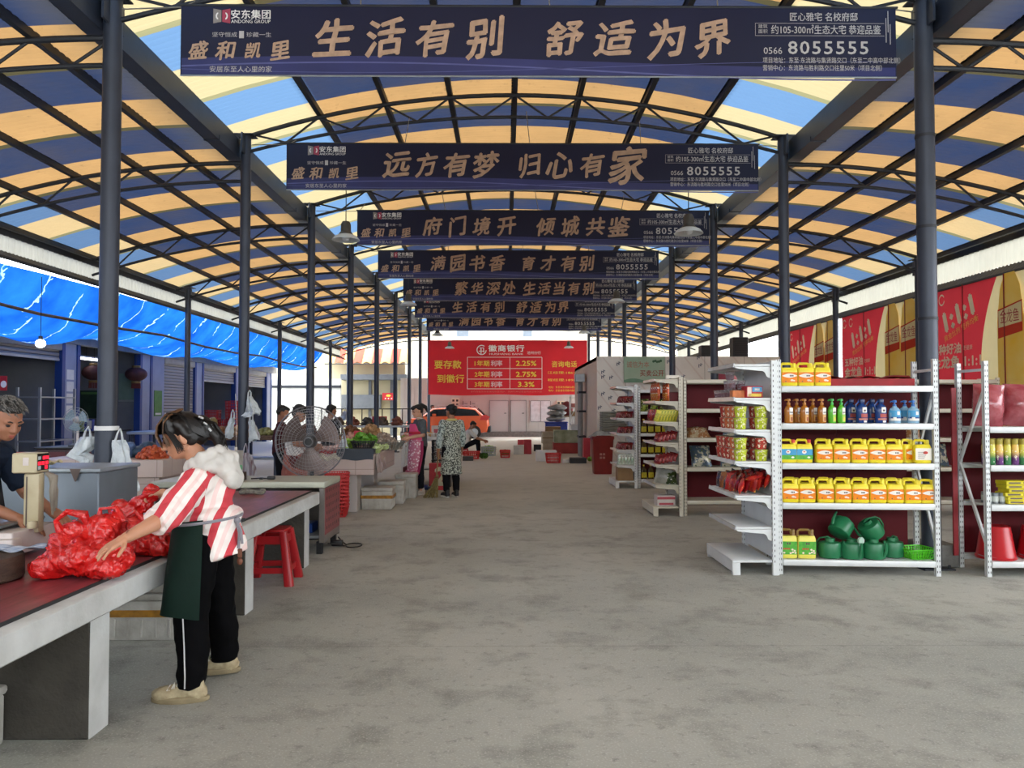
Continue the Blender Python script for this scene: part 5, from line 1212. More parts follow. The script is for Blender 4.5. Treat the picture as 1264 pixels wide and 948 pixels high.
# ---- tiled vegetable counter
def tile_mat(name, c1, c2, s=0.3):
    t = NT(name); src, x, y, z = t.xyz('World'); br = t.n('TexBrick'); br.offset = 0; br.inputs['Scale'].default_value = 1; br.inputs['Brick Width'].default_value = s; br.inputs['Row Height'].default_value = s
    br.inputs['Mortar Size'].default_value = .004; br.inputs['Color1'].default_value = (*lin(c1), 1); br.inputs['Color2'].default_value = (*lin(c1), 1); br.inputs['Mortar'].default_value = (*lin(c2), 1)
    cx = t.n('CombineXYZ'); t.L.new(t.math('ADD', x, y), cx.inputs[0]); t.L.new(z, cx.inputs[1]); t.L.new(cx.outputs[0], br.inputs['Vector'])
    n = t.noise(src, 2, 5); t.L.new(t.mix(t.math('MULTIPLY', t.ramp(n, .4, .7), .25), br.outputs['Color'], lin(c2)), t.p.inputs['Base Color']); t.p.inputs['Roughness'].default_value = .4; return t.m
M_tile = tile_mat('beige_tile', 'b9a79f', '8a7a74', .32)
root = thing('vegetable_counter', 'beige tiled market counter heaped with vegetables, beside the fan', 'counter')
vx0, vx1, vy0, vy1 = -3.05, -1.95, 11.5, 13.6
B().bbox(vx0, vx1, vy0, vy1, .555, .855, .006, 1).build('top', M_tile, root)
for y in (11.62, 13.1): B().bbox(vx0 + .25, vx1 - .27, y, y + .35, 0, .556, .004, 1).build('leg', mat('pale_leg_tile', 'bab2ad', .5, var=.06), root)
b = B(); b.grid(20, 10, lambda u, v: (vx1 - .30 + .34*u + .02*sin(v*6), vy0 + .1 + .9*v, .87 + .035*mnoise.noise(V((u*4, v*6, 2))) - (max(0, u - .85)*2.0))); o = b.build('plastic_sheet', mat('clear_sheet', 'c6bab6', .25, var=.3, scale=8), smooth=60); tag(o, 'crumpled clear plastic sheet over the corner of the vegetable counter', 'sheet')
CT = .857
root = thing('slate_tray', 'dark slate blue insulated tray at the front corner of the vegetable counter', 'tray', (-2.23, 11.62, CT - .12))
B().loft([[(x, y, z) for x, y in rrect(.54, .2, .02, 2)] for z in (.12, .2)]).build('tray', mat('slate_plastic', '34404e', .5, var=.1), root)
B().grid(12, 4, lambda u, v: (-.27 + .54*u, -.125 - .004*v, .2 - .16*v + .01*sin(u*9)*v)).build('liner_flap', mat('slate_liner', '2c3642', .5), root)
basket('vegetable_crate', 'black slatted crate of leafy greens on the vegetable counter', 'crate', .34, .24, .11, M_black_p, (-2.15, 11.72, CT + .085), 0, 8)
def leaf_mat(name, c1, c2): 
    t = NT(name); src, x, y, z = t.xyz('Object'); t.L.new(t.mix(t.ramp(t.noise(src, 12, 4), .35, .65), lin(c1), lin(c2)), t.p.inputs['Base Color']); t.p.inputs['Roughness'].default_value = .5; return t.m
M_leafs = [leaf_mat('leaf_lime', '7fae3a', 'b6d468'), leaf_mat('leaf_green', '4f8a26', '86b845'), leaf_mat('leaf_dark', '2f5a1e', '5a8a34'), leaf_mat('leaf_pale', 'b9cf86', 'dfe6b8')]
def leafy(label, r, h, n, m, seed, name='lettuce', cat='vegetable', spread=1.0):
    "a head of leafy greens: curled ruffled leaves round a pale stem"
    rr = random.Random(seed); root = thing(name, label, cat); b = B()
    for k in range(n):
        a = 2.4*k; t = k/n; L = h*rr.uniform(.75, 1.1); w = r*rr.uniform(.5, .8); out = r*spread*rr.uniform(.5, 1.1)*(.4 + .6*t); cz = .0
        def f(u, v):
            s = (u - .5)*2; q = sin(pi*min(1, v*.9 + .1))**.6
            x = out*v**1.2 + .10*r*v; z = L*(v - .45*v**3*(.3 + t)); yv = s*w*q*.9
            z += .12*w*abs(s)*v + .05*r*sin(s*9 + k)*v*abs(s); x += -.25*w*s*s
            return (x*cos(a) - yv*sin(a), x*sin(a) + yv*cos(a), max(.003, z))
        b.grid(6, 6, f)
    b.build('leaves', m, root, 60)
    B().lathe([(r*.22,0),(r*.25,h*.15),(r*.15,h*.4)], 10).build('stem', M_leafs[3], root)
    return root
lt = [Place(leafy('l', .16, .20, 15, M_leafs[0], 1)), Place(leafy('l', .14, .17, 16, M_leafs[1], 2, 'leafy_greens')), Place(leafy('l', .15, .16, 14, M_leafs[3], 3, 'cabbage')), Place(leafy('l', .15, .14, 16, M_leafs[2], 4, 'leafy_greens'))]
GL = 'leafy vegetables on the counter'
for k, (i, x, y, z, s, l) in enumerate(((0, -2.40, 11.85, .06, 1.0, 'pale green lettuce head rising highest at the left of the vegetable counter'), (0, -2.43, 11.72, 0, .8, 'small pale lettuce below the tall head at the left of the counter'), (1, -2.20, 11.80, .16, 1, 'bright green leaf bundle behind the black crate, left side'), (1, -2.05, 11.86, .14, 1, 'bright green leaf bundle behind the black crate, right side'), (1, -2.12, 11.72, .15, .7, 'bright green leaf bundle inside the black crate'), (3, -2.12, 12.05, .16, 1, 'dark green leaf bundle towards the back of the counter'),
        (2, -1.99, 12.05, .02, .9, 'pale cabbage at the right edge of the counter, upper'), (2, -1.97, 11.78, 0, .8, 'pale cabbage at the right edge of the counter, nearest'), (0, -2.30, 12.0, .1, .9, 'pale lettuce behind the tall head'), (2, -1.92, 12.3, .03, .7, 'pale cabbage at the right edge of the counter, farthest'))):
    lt[i]((x, y, CT + z), k*1.1, l, GL, scale=s)
b = B()
def heap(name, label, cat, cx, cy, cz, rx, ry, h, n, r, m, seed, sq=1.0, kind='stuff'):
    rr = random.Random(seed); b = B()
    for k in range(n):
        a = rr.uniform(0, 2*pi); q = sqrt(rr.random()); x, y = rx*q*cos(a), ry*q*sin(a); z = h*(1 - q*q)*rr.uniform(.75, 1.0)
        b.ell((x, y, z + r*.7), (r*rr.uniform(.8, 1.2), r*rr.uniform(.8, 1.2), r*sq), 7, 5, Euler((rr.uniform(0, 3), rr.uniform(0, 3), 0)).to_matrix())
    b.lathe([(min(rx, ry)*.95, 0), (min(rx, ry)*.6, h*.7), (.001, h*.9)], 12)
    o = b.build(name, m); o.location = (cx, cy, cz); return tag(o, label, cat, kind=kind)
heap('garlic_heap', 'large greyish heap of garlic bulbs behind the leafy vegetables', 'garlic', -2.05, 13.0, CT, .30, .36, .26, 260, .022, mat('garlic_skin', 'b0a294', .7, var=.35, scale=20, col2='6e5f56'), 3)
basket('garlic_basket', 'grey basket under the heap of garlic', 'basket', .66, .76, .13, mat('grey_basket', '7a7a72', .6), (-2.05, 13.0, CT - .0), 0, 10)
heap('root_vegetables', 'pinkish heap of root vegetables left of the garlic', 'vegetables', -2.55, 12.9, CT, .26, .3, .22, 60, .05, mat('pink_roots', '9a6a5c', .6, var=.4, scale=12, col2='c9a08c'), 4)
carton('sign_card', 'small red price card standing among the root vegetables', 'card', .14, .02, .12, mat('card_red', 'b8283a', .5), (-2.42, 12.75, CT + .19))
root = thing('meat_tray', 'white tray of pink meat with a red rim on the left of the vegetable counter', 'tray', (-2.62, 11.68, CT))
B().bbox(-.16, .16, -.11, .11, 0, .05, .012, 2).build('tray', mat('tray_red', 'a82c2c', .4), root)
mb_ = B(); 
for k in range(7): mb_.ell((-.11 + .036*k, .03*sin(k*2), .085 + .02*sin(k*3)), (.05, .07, .035), 10, 6)
mb_.build('meat', mat('pink_meat', 'c08a84', .4, var=.35, scale=14, col2='e0c8be'), root)
b = B(); b.grid(16, 8, lambda u, v: (.34*(u-.5), -.02 - .05*v, .0 - .08*v + .02*sin(u*11))); o = b.build('draped_cloth', mat('ivory_cloth', 'c9c2ac', .9, var=.2), smooth=60); o.location = (-2.60, 11.53, CT + .006); tag(o, 'ivory cloth draped over the front edge of the vegetable counter', 'cloth')
hung('small white carrier bag standing beside the meat tray', [(0, .22, .03, .03), (0, .12, .06, .05), (0, .05, .08, .06)], .06, (-2.44, 11.7, CT), 0, 7)
foam('foam box with amber tape at the foot of the vegetable counter', .46, .36, .33, (-1.97, 12.05, 0), 0, 6)
foam('open white foam box behind the taped one by the vegetable counter', .40, .36, .36, (-1.86, 12.75, 0), .05, 5, False)
foam('low white foam box farthest along the vegetable counter', .34, .4, .42, (-1.72, 13.5, 0), 0, 5, False)
bs = None
for k in range(10):
    o = basket('fruit_basket', f'red plastic basket, {ORD[k]} from the floor in the nested stack beside the cabinet', 'basket', .34, .34, .16, mat('red_basket', 'c22a2a', .45), (-2.52 - .0*k, 11.15, .003 + .052*k), .1, 10, 'nested red baskets', .8) if k == 0 else dup(bs, (-2.52, 11.15, .003 + .052*k), .1 + .02*k, f'red plastic basket, {ORD[k]} from the floor in the nested stack beside the cabinet')
    bs = bs or o
    o.location.x = -2.42
# ---- tiled counter at the left, red crate hung on it, produce on top
root = thing('tiled_counter', 'beige tiled counter in the left row of stalls behind the nearest post', 'counter')
B().bbox(-5.6, -4.12, 9.3, 10.2, .0, .78, .006, 1).build('base', M_tile, root); B().bbox(-5.65, -4.06, 9.25, 10.25, .72, .93, .006, 1).build('top', M_tile, root)
basket('wall_basket', 'red lattice basket hanging on the front of the beige tiled counter', 'basket', .17, .12, .28, mat('red_basket', 'c22a2a', .45), (-4.62, 9.18, .64), 0, 7)
heap('chilli_heap', 'heap of dried red chillies on the beige tiled counter', 'chillies', -4.30, 9.5, .932, .17, .2, .13, 90, .025, mat('chilli_red', '8a2a18', .4, var=.4, scale=15, col2='c05a2a'), 6)
for k, (x, c, w) in enumerate(((-4.72, '5a78a8', .16), (-4.52, '22405c', .2), (-5.0, '2a3c50', .22), (-4.15, 'b8c4cc', .09))):
    m_ = mat('produce_sack_' + c, c, .6, var=.3, scale=12, bump=.4, bscale=15); bb_ = B(); bb_.ell((0,0,.07), (w, .14, .09), 12, 8); bb_.ell((.05,.04,.12), (w*.6, .1, .08), 12, 8)
    me = fuse_mesh(bb_, .02, 3, .02, 8, k, .002); me.materials.append(m_); o = link('produce_sack', me); o.location = (x, 9.62 + .1*k, .932); tag(o, ['light blue plastic sack on the beige counter', 'navy plastic sack beside the chillies', 'dark sack at the left of the beige counter', 'small pale sack right of the chillies'][k], 'sack')
carton('foam_box_white', 'white box standing at the back right of the beige counter, behind the woman', 'box', .3, .25, .36, mat('foam_white', 'c9c9c4', .8), (-3.66, 10.3, .62))
root = thing('packing_bench', 'low grey bench behind the woman, carrying the white box', 'bench')
B().bbox(-4.0, -3.3, 10.1, 10.6, .56, .62, .006, 1).build('top', M_galv, root)
for x in (-3.95, -3.35):
    for y in (10.14, 10.56): B().box(x - .02, x + .02, y - .02, y + .02, 0, .56).build('leg', M_steel, root)
root = thing('display_table', 'dark wooden produce table along the left row of stalls, behind the second post', 'table')
B().bbox(-6.6, -2.7, 15.5, 16.6, .90, .98, .008, 1).build('top', mat('stained_board', '6e5440', .7, var=.3), root)
B().bbox(-6.5, -2.8, 15.6, 16.5, .50, .53, .006, 1).build('lower_shelf', M_galv, root)
for x in (-6.5, -4.6, -2.8):
    for y in (15.58, 16.52): B().box(x - .03, x + .03, y - .03, y + .03, 0, .90).build('leg', M_steel, root)
rr_ = random.Random(5)
for k in range(9):
    x = -6.3 + .44*k; c = ['a0703a', '8a5a34', 'c9a070', '9a9a60', 'b0b8a0', '7a4a30'][k % 6]
    heap('produce_heap', f'heap of {["orange","brown","tan","olive","pale","russet"][k%6]} produce on the dark wooden table, {ORD[k]} from the left', 'produce', x, 16.0 + .15*(k % 2), .982, .19, .24, .10 + .05*(k % 3), 40, .045, mat('produce_' + c, c, .6, var=.3, scale=9), k)
# small table fan on the left
root = thing('table_fan', 'small grey table fan in the left shop area, behind the steel chest', 'fan', (-5.85, 10.62, 1.02))
FC2 = V((0, 0, .36)); b = B()
for t in (.2, .4, .6, .8, 1): b.tube([FC2 + V((.17*t*cos(k*pi/12), -.05*(1 - t*t), .17*t*sin(k*pi/12))) for k in range(25)], .003, 4, False)
for k in range(20): a = k*pi/10; b.tube([FC2 + V((.17*t*cos(a), -.05*(1 - t*t), .17*t*sin(a))) for t in (.1, .5, 1)], .002, 4, False)
b.build('cage', mat('pale_wire', 'a8b4bc', .3, .4), root)
for k in range(3):
    a0 = 2*pi*k/3 + .4; B().grid(5, 4, lambda u, v: FC2 + V(((.03 + .12*v)*cos(a0 + (u-.5)*1.2), .01*u, (.03 + .12*v)*sin(a0 + (u-.5)*1.2)))).build('blade', mat('fan_blade_blue', '8ea6b4', .3), root)
B().tube([(0,.05,0),(0,.05,.36)], .018, 10).build('stand', M_pinkw, root); B().lathe([(.11,0),(.11,.02),(.03,.04)], 18, (0,.04,0)).build('base', M_black_p, root); B().ell((0,.03,.36),(.05,.06,.05),12,8).build('motor', M_pinkw, root)
root = thing('fan_cabinet', 'dark cabinet in the left stalls carrying the small fan', 'cabinet', (-5.85, 10.70, 0))
B().bbox(-.4, .4, -.3, .3, .04, 1.0, .01, 1).build('body', mat('dark_cabinet', '3a2a2c', .6), root); B().bbox(-.42, .42, -.32, .32, 1.0, 1.02, .004, 1).build('top', M_black_p, root)
for k in range(2): B().box(-.38 + .39*k, -.01 + .39*k, -.305, -.300, .08, .96).build('door', mat('maroon_door', '5a2226', .5), root, 0)
def crate(label, m, loc, rz=0, W=.5, D=.36, H=.3, group='plastic crates'):
    return basket('plastic_crate', label, 'crate', W, D, H, m, loc, rz, 7, group, .95)
M_crate = mat('red_crate', 'b0262a', .5, var=.1)
for k in range(3): crate(f'red plastic crate, {ORD[k]} from the floor beside the small fan', M_crate, (-6.75, 10.9, .31*k), 0)
# ---- shops behind the tarpaulin
M_blue = mat('blue_gloss_paint', '23407e', .45, var=.1, scale=2)
M_lilac = mat('lilac_grey_render', 'a8aab8', .85, var=.1, scale=2)
M_intw = mat('dim_grey_render', '85868c', .9, var=.12, scale=1.5)
SX = -11.0
b = B().box(SX - 3.0, SX - 2.85, -15, 37, 0, 3.6); struct(b.build('wall_left', M_intw, smooth=0))
b = B().box(SX - 3.0, SX + .25, -15, 37, 3.6, 3.75); b.box(SX - .1, SX + .1, -15, 37, 3.15, 3.6); struct(b.build('ceiling_shops', mat('shop_soffit', '9a968c', .8), smooth=0))
COLY = [15.6, 19.65, 23.75, 27.85, 31.95, 36.0]
for k, y in enumerate(COLY):
    b = B().box(SX - 2.9, SX - .1, y - .06, y + .06, 0, 3.6); struct(b.build(f'wall_partition_{k+1}', M_intw, smooth=0))
    root = thing('shop_pillar', f'pale pillar with blue edges between the shops, {ORD[k]} from the entrance side', 'pillar', (SX, y, 0), 0, 'blue edged shop pillars')
    B().bbox(-.12, .02, -.28, .28, 0, 3.2, .006, 1).build('pillar', M_lilac, root)
    for s in (-1, 1): B().bbox(-.14, .05, s*.34 - .07, s*.34 + .07, 0, 3.2, .006, 1).build('blue_edge', M_blue, root)
    if k in (1,): 
        pp = B()
        for q in range(4): pp.box(.021, .0235, -.16, .16, 1.35 + .3*q, 1.6 + .3*q)
        pp.build('notice', M_wlab, root, 0)
def shutter_mat():
    t = NT('roller_slats'); src, x, y, z = t.xyz('World'); f = t.math('FRACT', t.math('MULTIPLY', z, 10.0))
    c = t.mix(t.math('LESS_THAN', f, .16), lin('9f978c'), lin('5c564e')); t.L.new(c, t.p.inputs['Base Color']); t.p.inputs['Roughness'].default_value = .5; t.p.inputs['Metallic'].default_value = .3
    bp = t.n('Bump'); bp.inputs['Strength'].default_value = .8; bp.inputs['Distance'].default_value = .03; t.L.new(t.math('SINE', t.math('MULTIPLY', f, pi)), bp.inputs['Height']); t.L.new(bp.outputs[0], t.p.inputs['Normal']); return t.m
M_shut = shutter_mat()
def shutter(k, y0, y1, z0, label):
    root = thing('roller_shutter', label, 'shutter', (SX - .05, (y0+y1)/2, 0), 0, 'roller shutters of the shops'); L = (y1 - y0)/2
    B().box(-.02, .02, -L, L, z0, 3.0).build('slats', M_shut, root, 0)
    B().bbox(-.16, .10, -L, L, 2.95, 3.3, .03, 2).build('housing', mat('shutter_housing', 'a39d90', .5, .2), root)
    B().box(-.03, .03, -L, L, z0 - .05, z0).build('bottom_rail', M_galv, root, 0)
shutter(0, 16.0, 19.25, 2.75, 'half raised grey roller shutter over the leftmost shop')
shutter(1, 25.03, 27.45, 0.05, 'closed grey roller shutter between the blue pillars')
shutter(2, 28.25, 31.55, 2.55, 'raised roller shutter over the shop with the red crates')
shutter(3, 32.35, 35.6, 2.5, 'raised roller shutter over the last dark shop')
b = B().box(SX - .6, SX - .5, 32.35, 35.6, 0, 3.1); struct(b.build('wall_shop_front', mat('dark_shop_front', '2c3036', .6), smooth=0))
# lanterns, tube light, bulb
def lantern(label):
    root = thing('paper_lantern', label, 'lantern'); N = 24
    b = B(); b.loft([[((.3*sin(a) if True else 0)*(1 + (.04 if k % 2 else 0))*cos(2*pi*k/N), .3*sin(a)*(1 + (.04 if k % 2 else 0))*sin(2*pi*k/N), -.21*cos(a)) for k in range(N)] for a in [pi*(j + 1.2)/11.4 for j in range(10)]]); b.build('globe', mat('dusty_lantern_red', '5a2a24', .7, var=.3), root)
    B().lathe([(.12,.20),(.12,.25),(.1,.26)], 16).build('top_collar', mat('dull_gold', '8a6a34', .5), root)
    B().lathe([(.13,-.21),(.13,-.26),(.12,-.27)], 16).build('bottom_collar', MATS['dull_gold'], root)
    b = B()
    for k in range(18): a = 2*pi*k/18; b.tube([(.11*cos(a), .11*sin(a), -.26), (.12*cos(a), .12*sin(a), -.42)], .012, 4)
    b.build('tassel', mat('tassel_red', '6a2a1e', .8), root); B().tube([(0,0,.25),(0,0,1.10)], .006, 5).build('cord', M_black_p, root); return root
ln_ = Place(lantern('l'))
for k, (px, py, Y) in enumerate(((116, 460, 21.2), (168, 462, 23.2))): p = at(px, py, Y); ln_((max(p.x, SX + .4) if False else p.x, Y, p.z), 0, ['dusty red paper lantern hanging beside the nearest left post', 'dusty red paper lantern hanging near the second blue pillar'][k], 'paper lanterns')
p = at(107, 443, 20.9); root = thing('tube_light', 'lit white tube light under the shop ceiling', 'light', p, 0)
B().tube([(-.0,-.75,0),(.0,.75,0)], .03, 10).build('tube', mat('lit_tube', 'eef2ff', .4, emit=6), root); B().box(-.03, .03, -.78, .78, .03, .07).build('fitting', M_white, root, 0); B().tube([(0,0,.07),(0,0,.35)], .01, 6).build('rod', M_black_p, root)
p = at(50, 424, 14.2); root = thing('light_bulb', 'bright bare bulb hanging under the blue tarpaulin', 'light', p, 0)
B().ell((0,0,0), (.085,.085,.075), 16, 10).build('bulb', mat('lit_bulb', 'f4f8ff', .4, emit=14), root); B().lathe([(.035,.06),(.035,.13),(.01,.14)], 12).build('socket', M_black_p, root); B().tube([(0,0,.13),(0,0,1.22)], .006, 5).build('cord', M_black_p, root)
# boards, posters and goods in the shops
def panel(name, label, cat, px0, py0, px1, py1, Y, m, d=.03, deco=None):
    a, c = at(px0, py0, Y), at(px1, py1, Y); root = thing(name, label, cat, ((a.x + c.x)/2, Y, (a.z + c.z)/2)); W, H = c.x - a.x, a.z - c.z
    B().box(-W/2, W/2, 0, d, -H/2, H/2).build('panel', m, root, 0)
    if deco: deco(root, W, H)
    return root
M_green = mat('notice_green', '2f4a38', .6, var=.3, scale=6)
panel('notice_board', 'dark green notice board on the lantern shop wall', 'board', 99, 482, 128, 516, 23.64, M_green, .04, lambda r, W, H: B().box(-W*.45, W*.4, -.004, 0, H*.36, H*.44).build('heading', mat('light_green_print', '5a8a4a', .6), r))
panel('whiteboard', 'greenish glass board beside the lantern in the shop', 'board', 147, 461, 176, 496, 23.64, mat('pale_green_glass', '7c9488', .3, var=.1), .03, lambda r, W, H: B().box(-W/2, W/2, -.01, 0, -H/2, -H/2 + .06).build('ledge', M_galv, r))
b = B().box(SX - .05, SX + .03, 24.20, 25.0, 0, 3.2); struct(b.build('wall_pier', M_lilac, smooth=0))
root = thing('green_poster', 'bright green poster on the pale wall strip beside the closed shutter', 'poster', (SX + .035, 24.55, 1.68), pi/2)
B().box(-.26, .26, -.02, 0, -.40, .40).build('sheet', mat('poster_green', '58903e', .6, var=.2, scale=8), root, 0); B().box(-.2, .2, -.023, -.02, -.36, -.30).build('strip', M_wlab, root, 0)
panel('warning_sign', 'small red sign with a white mark at the left edge, above the man', 'sign', -8, 464, 8, 482, 15.5, mat('sign_red', 'c02832', .5), .02, lambda r, W, H: B().ell((W*.28, -.003, -.02), (.06, .003, .07), 12, 8).build('mark', M_inkw, r))
carton('leaflet_board', 'green and white leaflet board standing on the lantern shop counter', 'board', .42, .04, .36, mat('leaflet_green', '6e9a44', .6, var=.4, scale=7, col2='b9b48a'), (SX - .62, 21.12, .902), 0, ([M_wlab], [(.1, .7, .78, .9, 0)]))
carton('goods_bag', 'blue and white printed bag on the lantern shop counter', 'bag', .26, .15, .32, mat('bag_blue', '2a3f9a', .5), (SX - .55, 21.6, .903), 0.1, ([M_wlab], [(.5, .95, .2, .9, 0)]))
root = thing('shop_counter', 'grey counter with baskets in the lantern shop', 'counter', (SX - .80, 22.2, 0))
B().bbox(-.5, .5, -1.2, 1.2, 0, .85, .01, 1).build('body', M_intw, root); B().bbox(-.55, .55, -1.25, 1.25, .85, .9, .01, 1).build('top', mat('dark_top', '3c3a3a', .5), root)
root = thing('tool_rack', 'tall pale metal rack in the dark leftmost shop', 'rack', (SX + .3, 18.2, 0))
for y in (-.7, .7):
    for x in (-.25, .25): B().box(x - .025, x + .025, y - .025, y + .025, 0, 2.0).build('upright', M_galv, root, 0)
for z in (.3, .8, 1.3, 1.8): B().box(-.27, .27, -.72, .72, z - .03, z).build('shelf', M_galv, root, 0)
for k, (px, py, Y) in enumerate(((262, 518, 25.3), (276, 518, 25.3), (288, 517, 25.3), (263, 506, 25.3), (288, 508, 25.3), (288, 498, 25.3))):
    p = at(px, py, Y); crate(f'red plastic crate by the open shop right of the shutter, {["lower left","lower middle","lower right","upper left","upper right","topmost"][k]}', M_crate, (p.x, Y, .863 + .303*(0 if k < 3 else 1 if k < 5 else 2)), 0, .42, .4, .30, 'red crates by the shop')
root = thing('crate_stand', 'low dark stand carrying the red crates', 'stand', (-9.3, 25.3, 0)); B().bbox(-1.0, 1.0, -.5, .5, .78, .86, .01, 1).build('top', mat('dark_top', '3c3a3a', .5), root)
for x in (-.9, .9):
    for y in (-.4, .4): B().box(x - .04, x + .04, y - .04, y + .04, 0, .78).build('leg', M_steel, root)
for k, (x, y, c, w, h) in enumerate(((-7.6, 18.6, 'a8a090', .5, .4), (-7.05, 18.5, '9a8a5c', .42, .32), (-7.0, 18.0, '8a6a5a', .4, .25), (-8.2, 18.9, '6a6a70', .4, .3))):
    b = B(); b.ell((0,0,h*.45), (w*.5, .3, h*.5), 12, 8); b.ell((.08,0,h*.7), (w*.3, .2, h*.3), 12, 8); me = fuse_mesh(b, .03, 3, .03, 5, k, .002); me.materials.append(mat('sack_' + c, c, .8, var=.3, scale=14)); o = link('woven_sack', me); o.location = (x, y, 1.0); tag(o, ['large pale sack','yellowish sack','brown sack','grey sack'][k] + ' on the trestle behind the woman\'s head', 'sack', 'sacks behind the woman')
root = thing('trestle', 'grey trestle bench carrying sacks behind the woman', 'bench', (-7.5, 18.5, 0)); B().bbox(-1.2, 1.0, -.6, .7, .93, 1.0, .01, 1).build('top', M_galv, root)
for x in (-1.1, .9):
    for y in (-.5, .6): B().box(x - .03, x + .03, y - .03, y + .03, 0, .93).build('leg', M_steel, root)
# ---- blue tarpaulin
def tarp_mat():
    t = NT('blue_tarpaulin'); src, x, y, z = t.xyz('Object'); uv = t.n('TexCoord').outputs['UV']; s = t.n('SeparateXYZ'); t.L.new(uv, s.inputs[0]); u, v = s.outputs[0], s.outputs[1]
    wob = t.math('MULTIPLY', t.math('SUBTRACT', t.noise(src, 1.3, 3), .5), .03); wob2 = t.math('MULTIPLY', t.math('SUBTRACT', t.noise(src, 6, 2), .5), .008)
    f = t.math('ABSOLUTE', t.math('SUBTRACT', t.math('FRACT', t.math('MULTIPLY', t.math('ADD', t.math('ADD', u, t.math('ADD', wob, wob2)), t.math('MULTIPLY', v, -.025)), 26.0)), .5))
    line = t.math('MULTIPLY', t.math('LESS_THAN', f, .019), t.math('GREATER_THAN', t.noise(src, 1.6, 2), .44))
    c = t.mix(t.ramp(t.noise(src, 1.2, 5), .3, .7), lin('0d3f92'), lin('2067bd')); c = t.mix(t.math('MULTIPLY', line, .8), c, lin('9cc4c0'))
    tear = t.math('GREATER_THAN', t.noise(src, 1.1, 1), .76)
    c = t.mix(tear, c, lin('c4d0d4'))
    a = t.n('BsdfTranslucent'); d = t.n('BsdfDiffuse'); ms = t.n('MixShader'); ms.inputs[0].default_value = .62
    t.L.new(c, a.inputs[0]); t.L.new(c, d.inputs[0]); t.L.new(a.outputs[0], ms.inputs[1]); t.L.new(d.outputs[0], ms.inputs[2]); t.L.new(ms.outputs[0], t.N['Material Output'].inputs['Surface'])
    bp = t.n('Bump'); bp.inputs['Strength'].default_value = .6; bp.inputs['Distance'].default_value = .08; t.L.new(t.noise(src, 2.2, 4), bp.inputs['Height']); t.L.new(bp.outputs[0], a.inputs['Normal']); t.L.new(bp.outputs[0], d.inputs['Normal'])
    return t.m
TY0, TY1 = 4.0, 36.5
def tarp_fn(u, v):
    y = TY0 + (TY1 - TY0)*u; x0, z0 = -8.55, 4.0 + .25*min(1, max(0, (y - 12)/14)) - .05*sin(y*1.6)**2; x1, z1 = SX - .15, 3.45
    x = x0 + (x1 - x0)*v; z = z0 + (z1 - z0)*v - (.84 + .10*sin(y*.75 + 1))*sin(pi*v**.8)*(.8 + .2*sin(y*.9)) + .025*sin(y*3.1 + 5*v) + .03*mnoise.noise(V((x*1.2, y*.6, 0)))
    if y > 33: z += (y - 33)*.16*v
    return (x, y, z)
b = B().grid(150, 18, tarp_fn); o = b.build('tarpaulin', tarp_mat(), smooth=180); tag(o, 'bright blue tarpaulin sagging between the left eave and the shops', 'tarpaulin')
uvl = o.data.uv_layers.new(name='UVMap')
for lp_ in o.data.loops: i_ = lp_.vertex_index; uvl.data[lp_.index].uv = ((i_ % 151)/150, (i_ // 151)/18)
b = B(); pts = [V((-8.55, 9 + k*2.6, 3.30 + .05*sin(k*2) - .0*k)) for k in range(11)]; b.tube(pts, .03, 8); o = b.build('timber_pole', mat('old_timber', '5a4a40', .8, var=.3)); tag(o, 'thin dark pole running along below the blue tarpaulin', 'pole')
# ================================================================== PEOPLE
def skin_mat(name, col): return mat(name, col, .55, var=.06, scale=14, sss=.08)
M_skin = skin_mat('skin_warm', 'c08a6c'); M_skin2 = skin_mat('skin_tan', '9c6a50'); M_skin3 = skin_mat('skin_light', 'c8987c')
def frame(fw, up=(0,0,1)):
    x = V(fw).normalized(); y = V(up).cross(x).normalized(); z = x.cross(y)
    return Matrix((x, y, z)).transposed()
def add_head(b, c, fw, s=1.0, neck=None, chub=1.0):
    R = frame(fw); c = V(c); P = lambda x, y, z: c + R @ (V((x, y, z))*s)
    E = lambda p, r: b.ell(P(*p), tuple(k*s for k in r), 16, 12, R)
    E((-.012, 0, .025), (.095, .076, .088)); E((.018, 0, -.025), (.072, .066*chub, .088)); E((.048, 0, -.075), (.034, .040*chub, .030))
    for q in (-1, 1):
        E((.040, q*.034, -.030), (.036, .030*chub, .036)); E((-.008, q*.077, -.012), (.020, .010, .031)); E((.072, q*.030, .018), (.014, .026, .010))
    b.cap(P(.082, 0, .012), .008*s, P(.100, 0, -.026), .0125*s, 10)
    for q in (-1, 1): b.ell(P(.090, q*.011, -.030), .009*s, 8, 6)
    b.cap(P(.082, -.016, -.056), .0075*s, P(.082, .016, -.056), .0075*s, 8); b.cap(P(.080, -.013, -.068), .0075*s, P(.080, .013, -.068), .0075*s, 8)
    if neck is not None: b.cap(P(-.015, 0, -.05), .050*s, neck, .056*s)
    return P, R
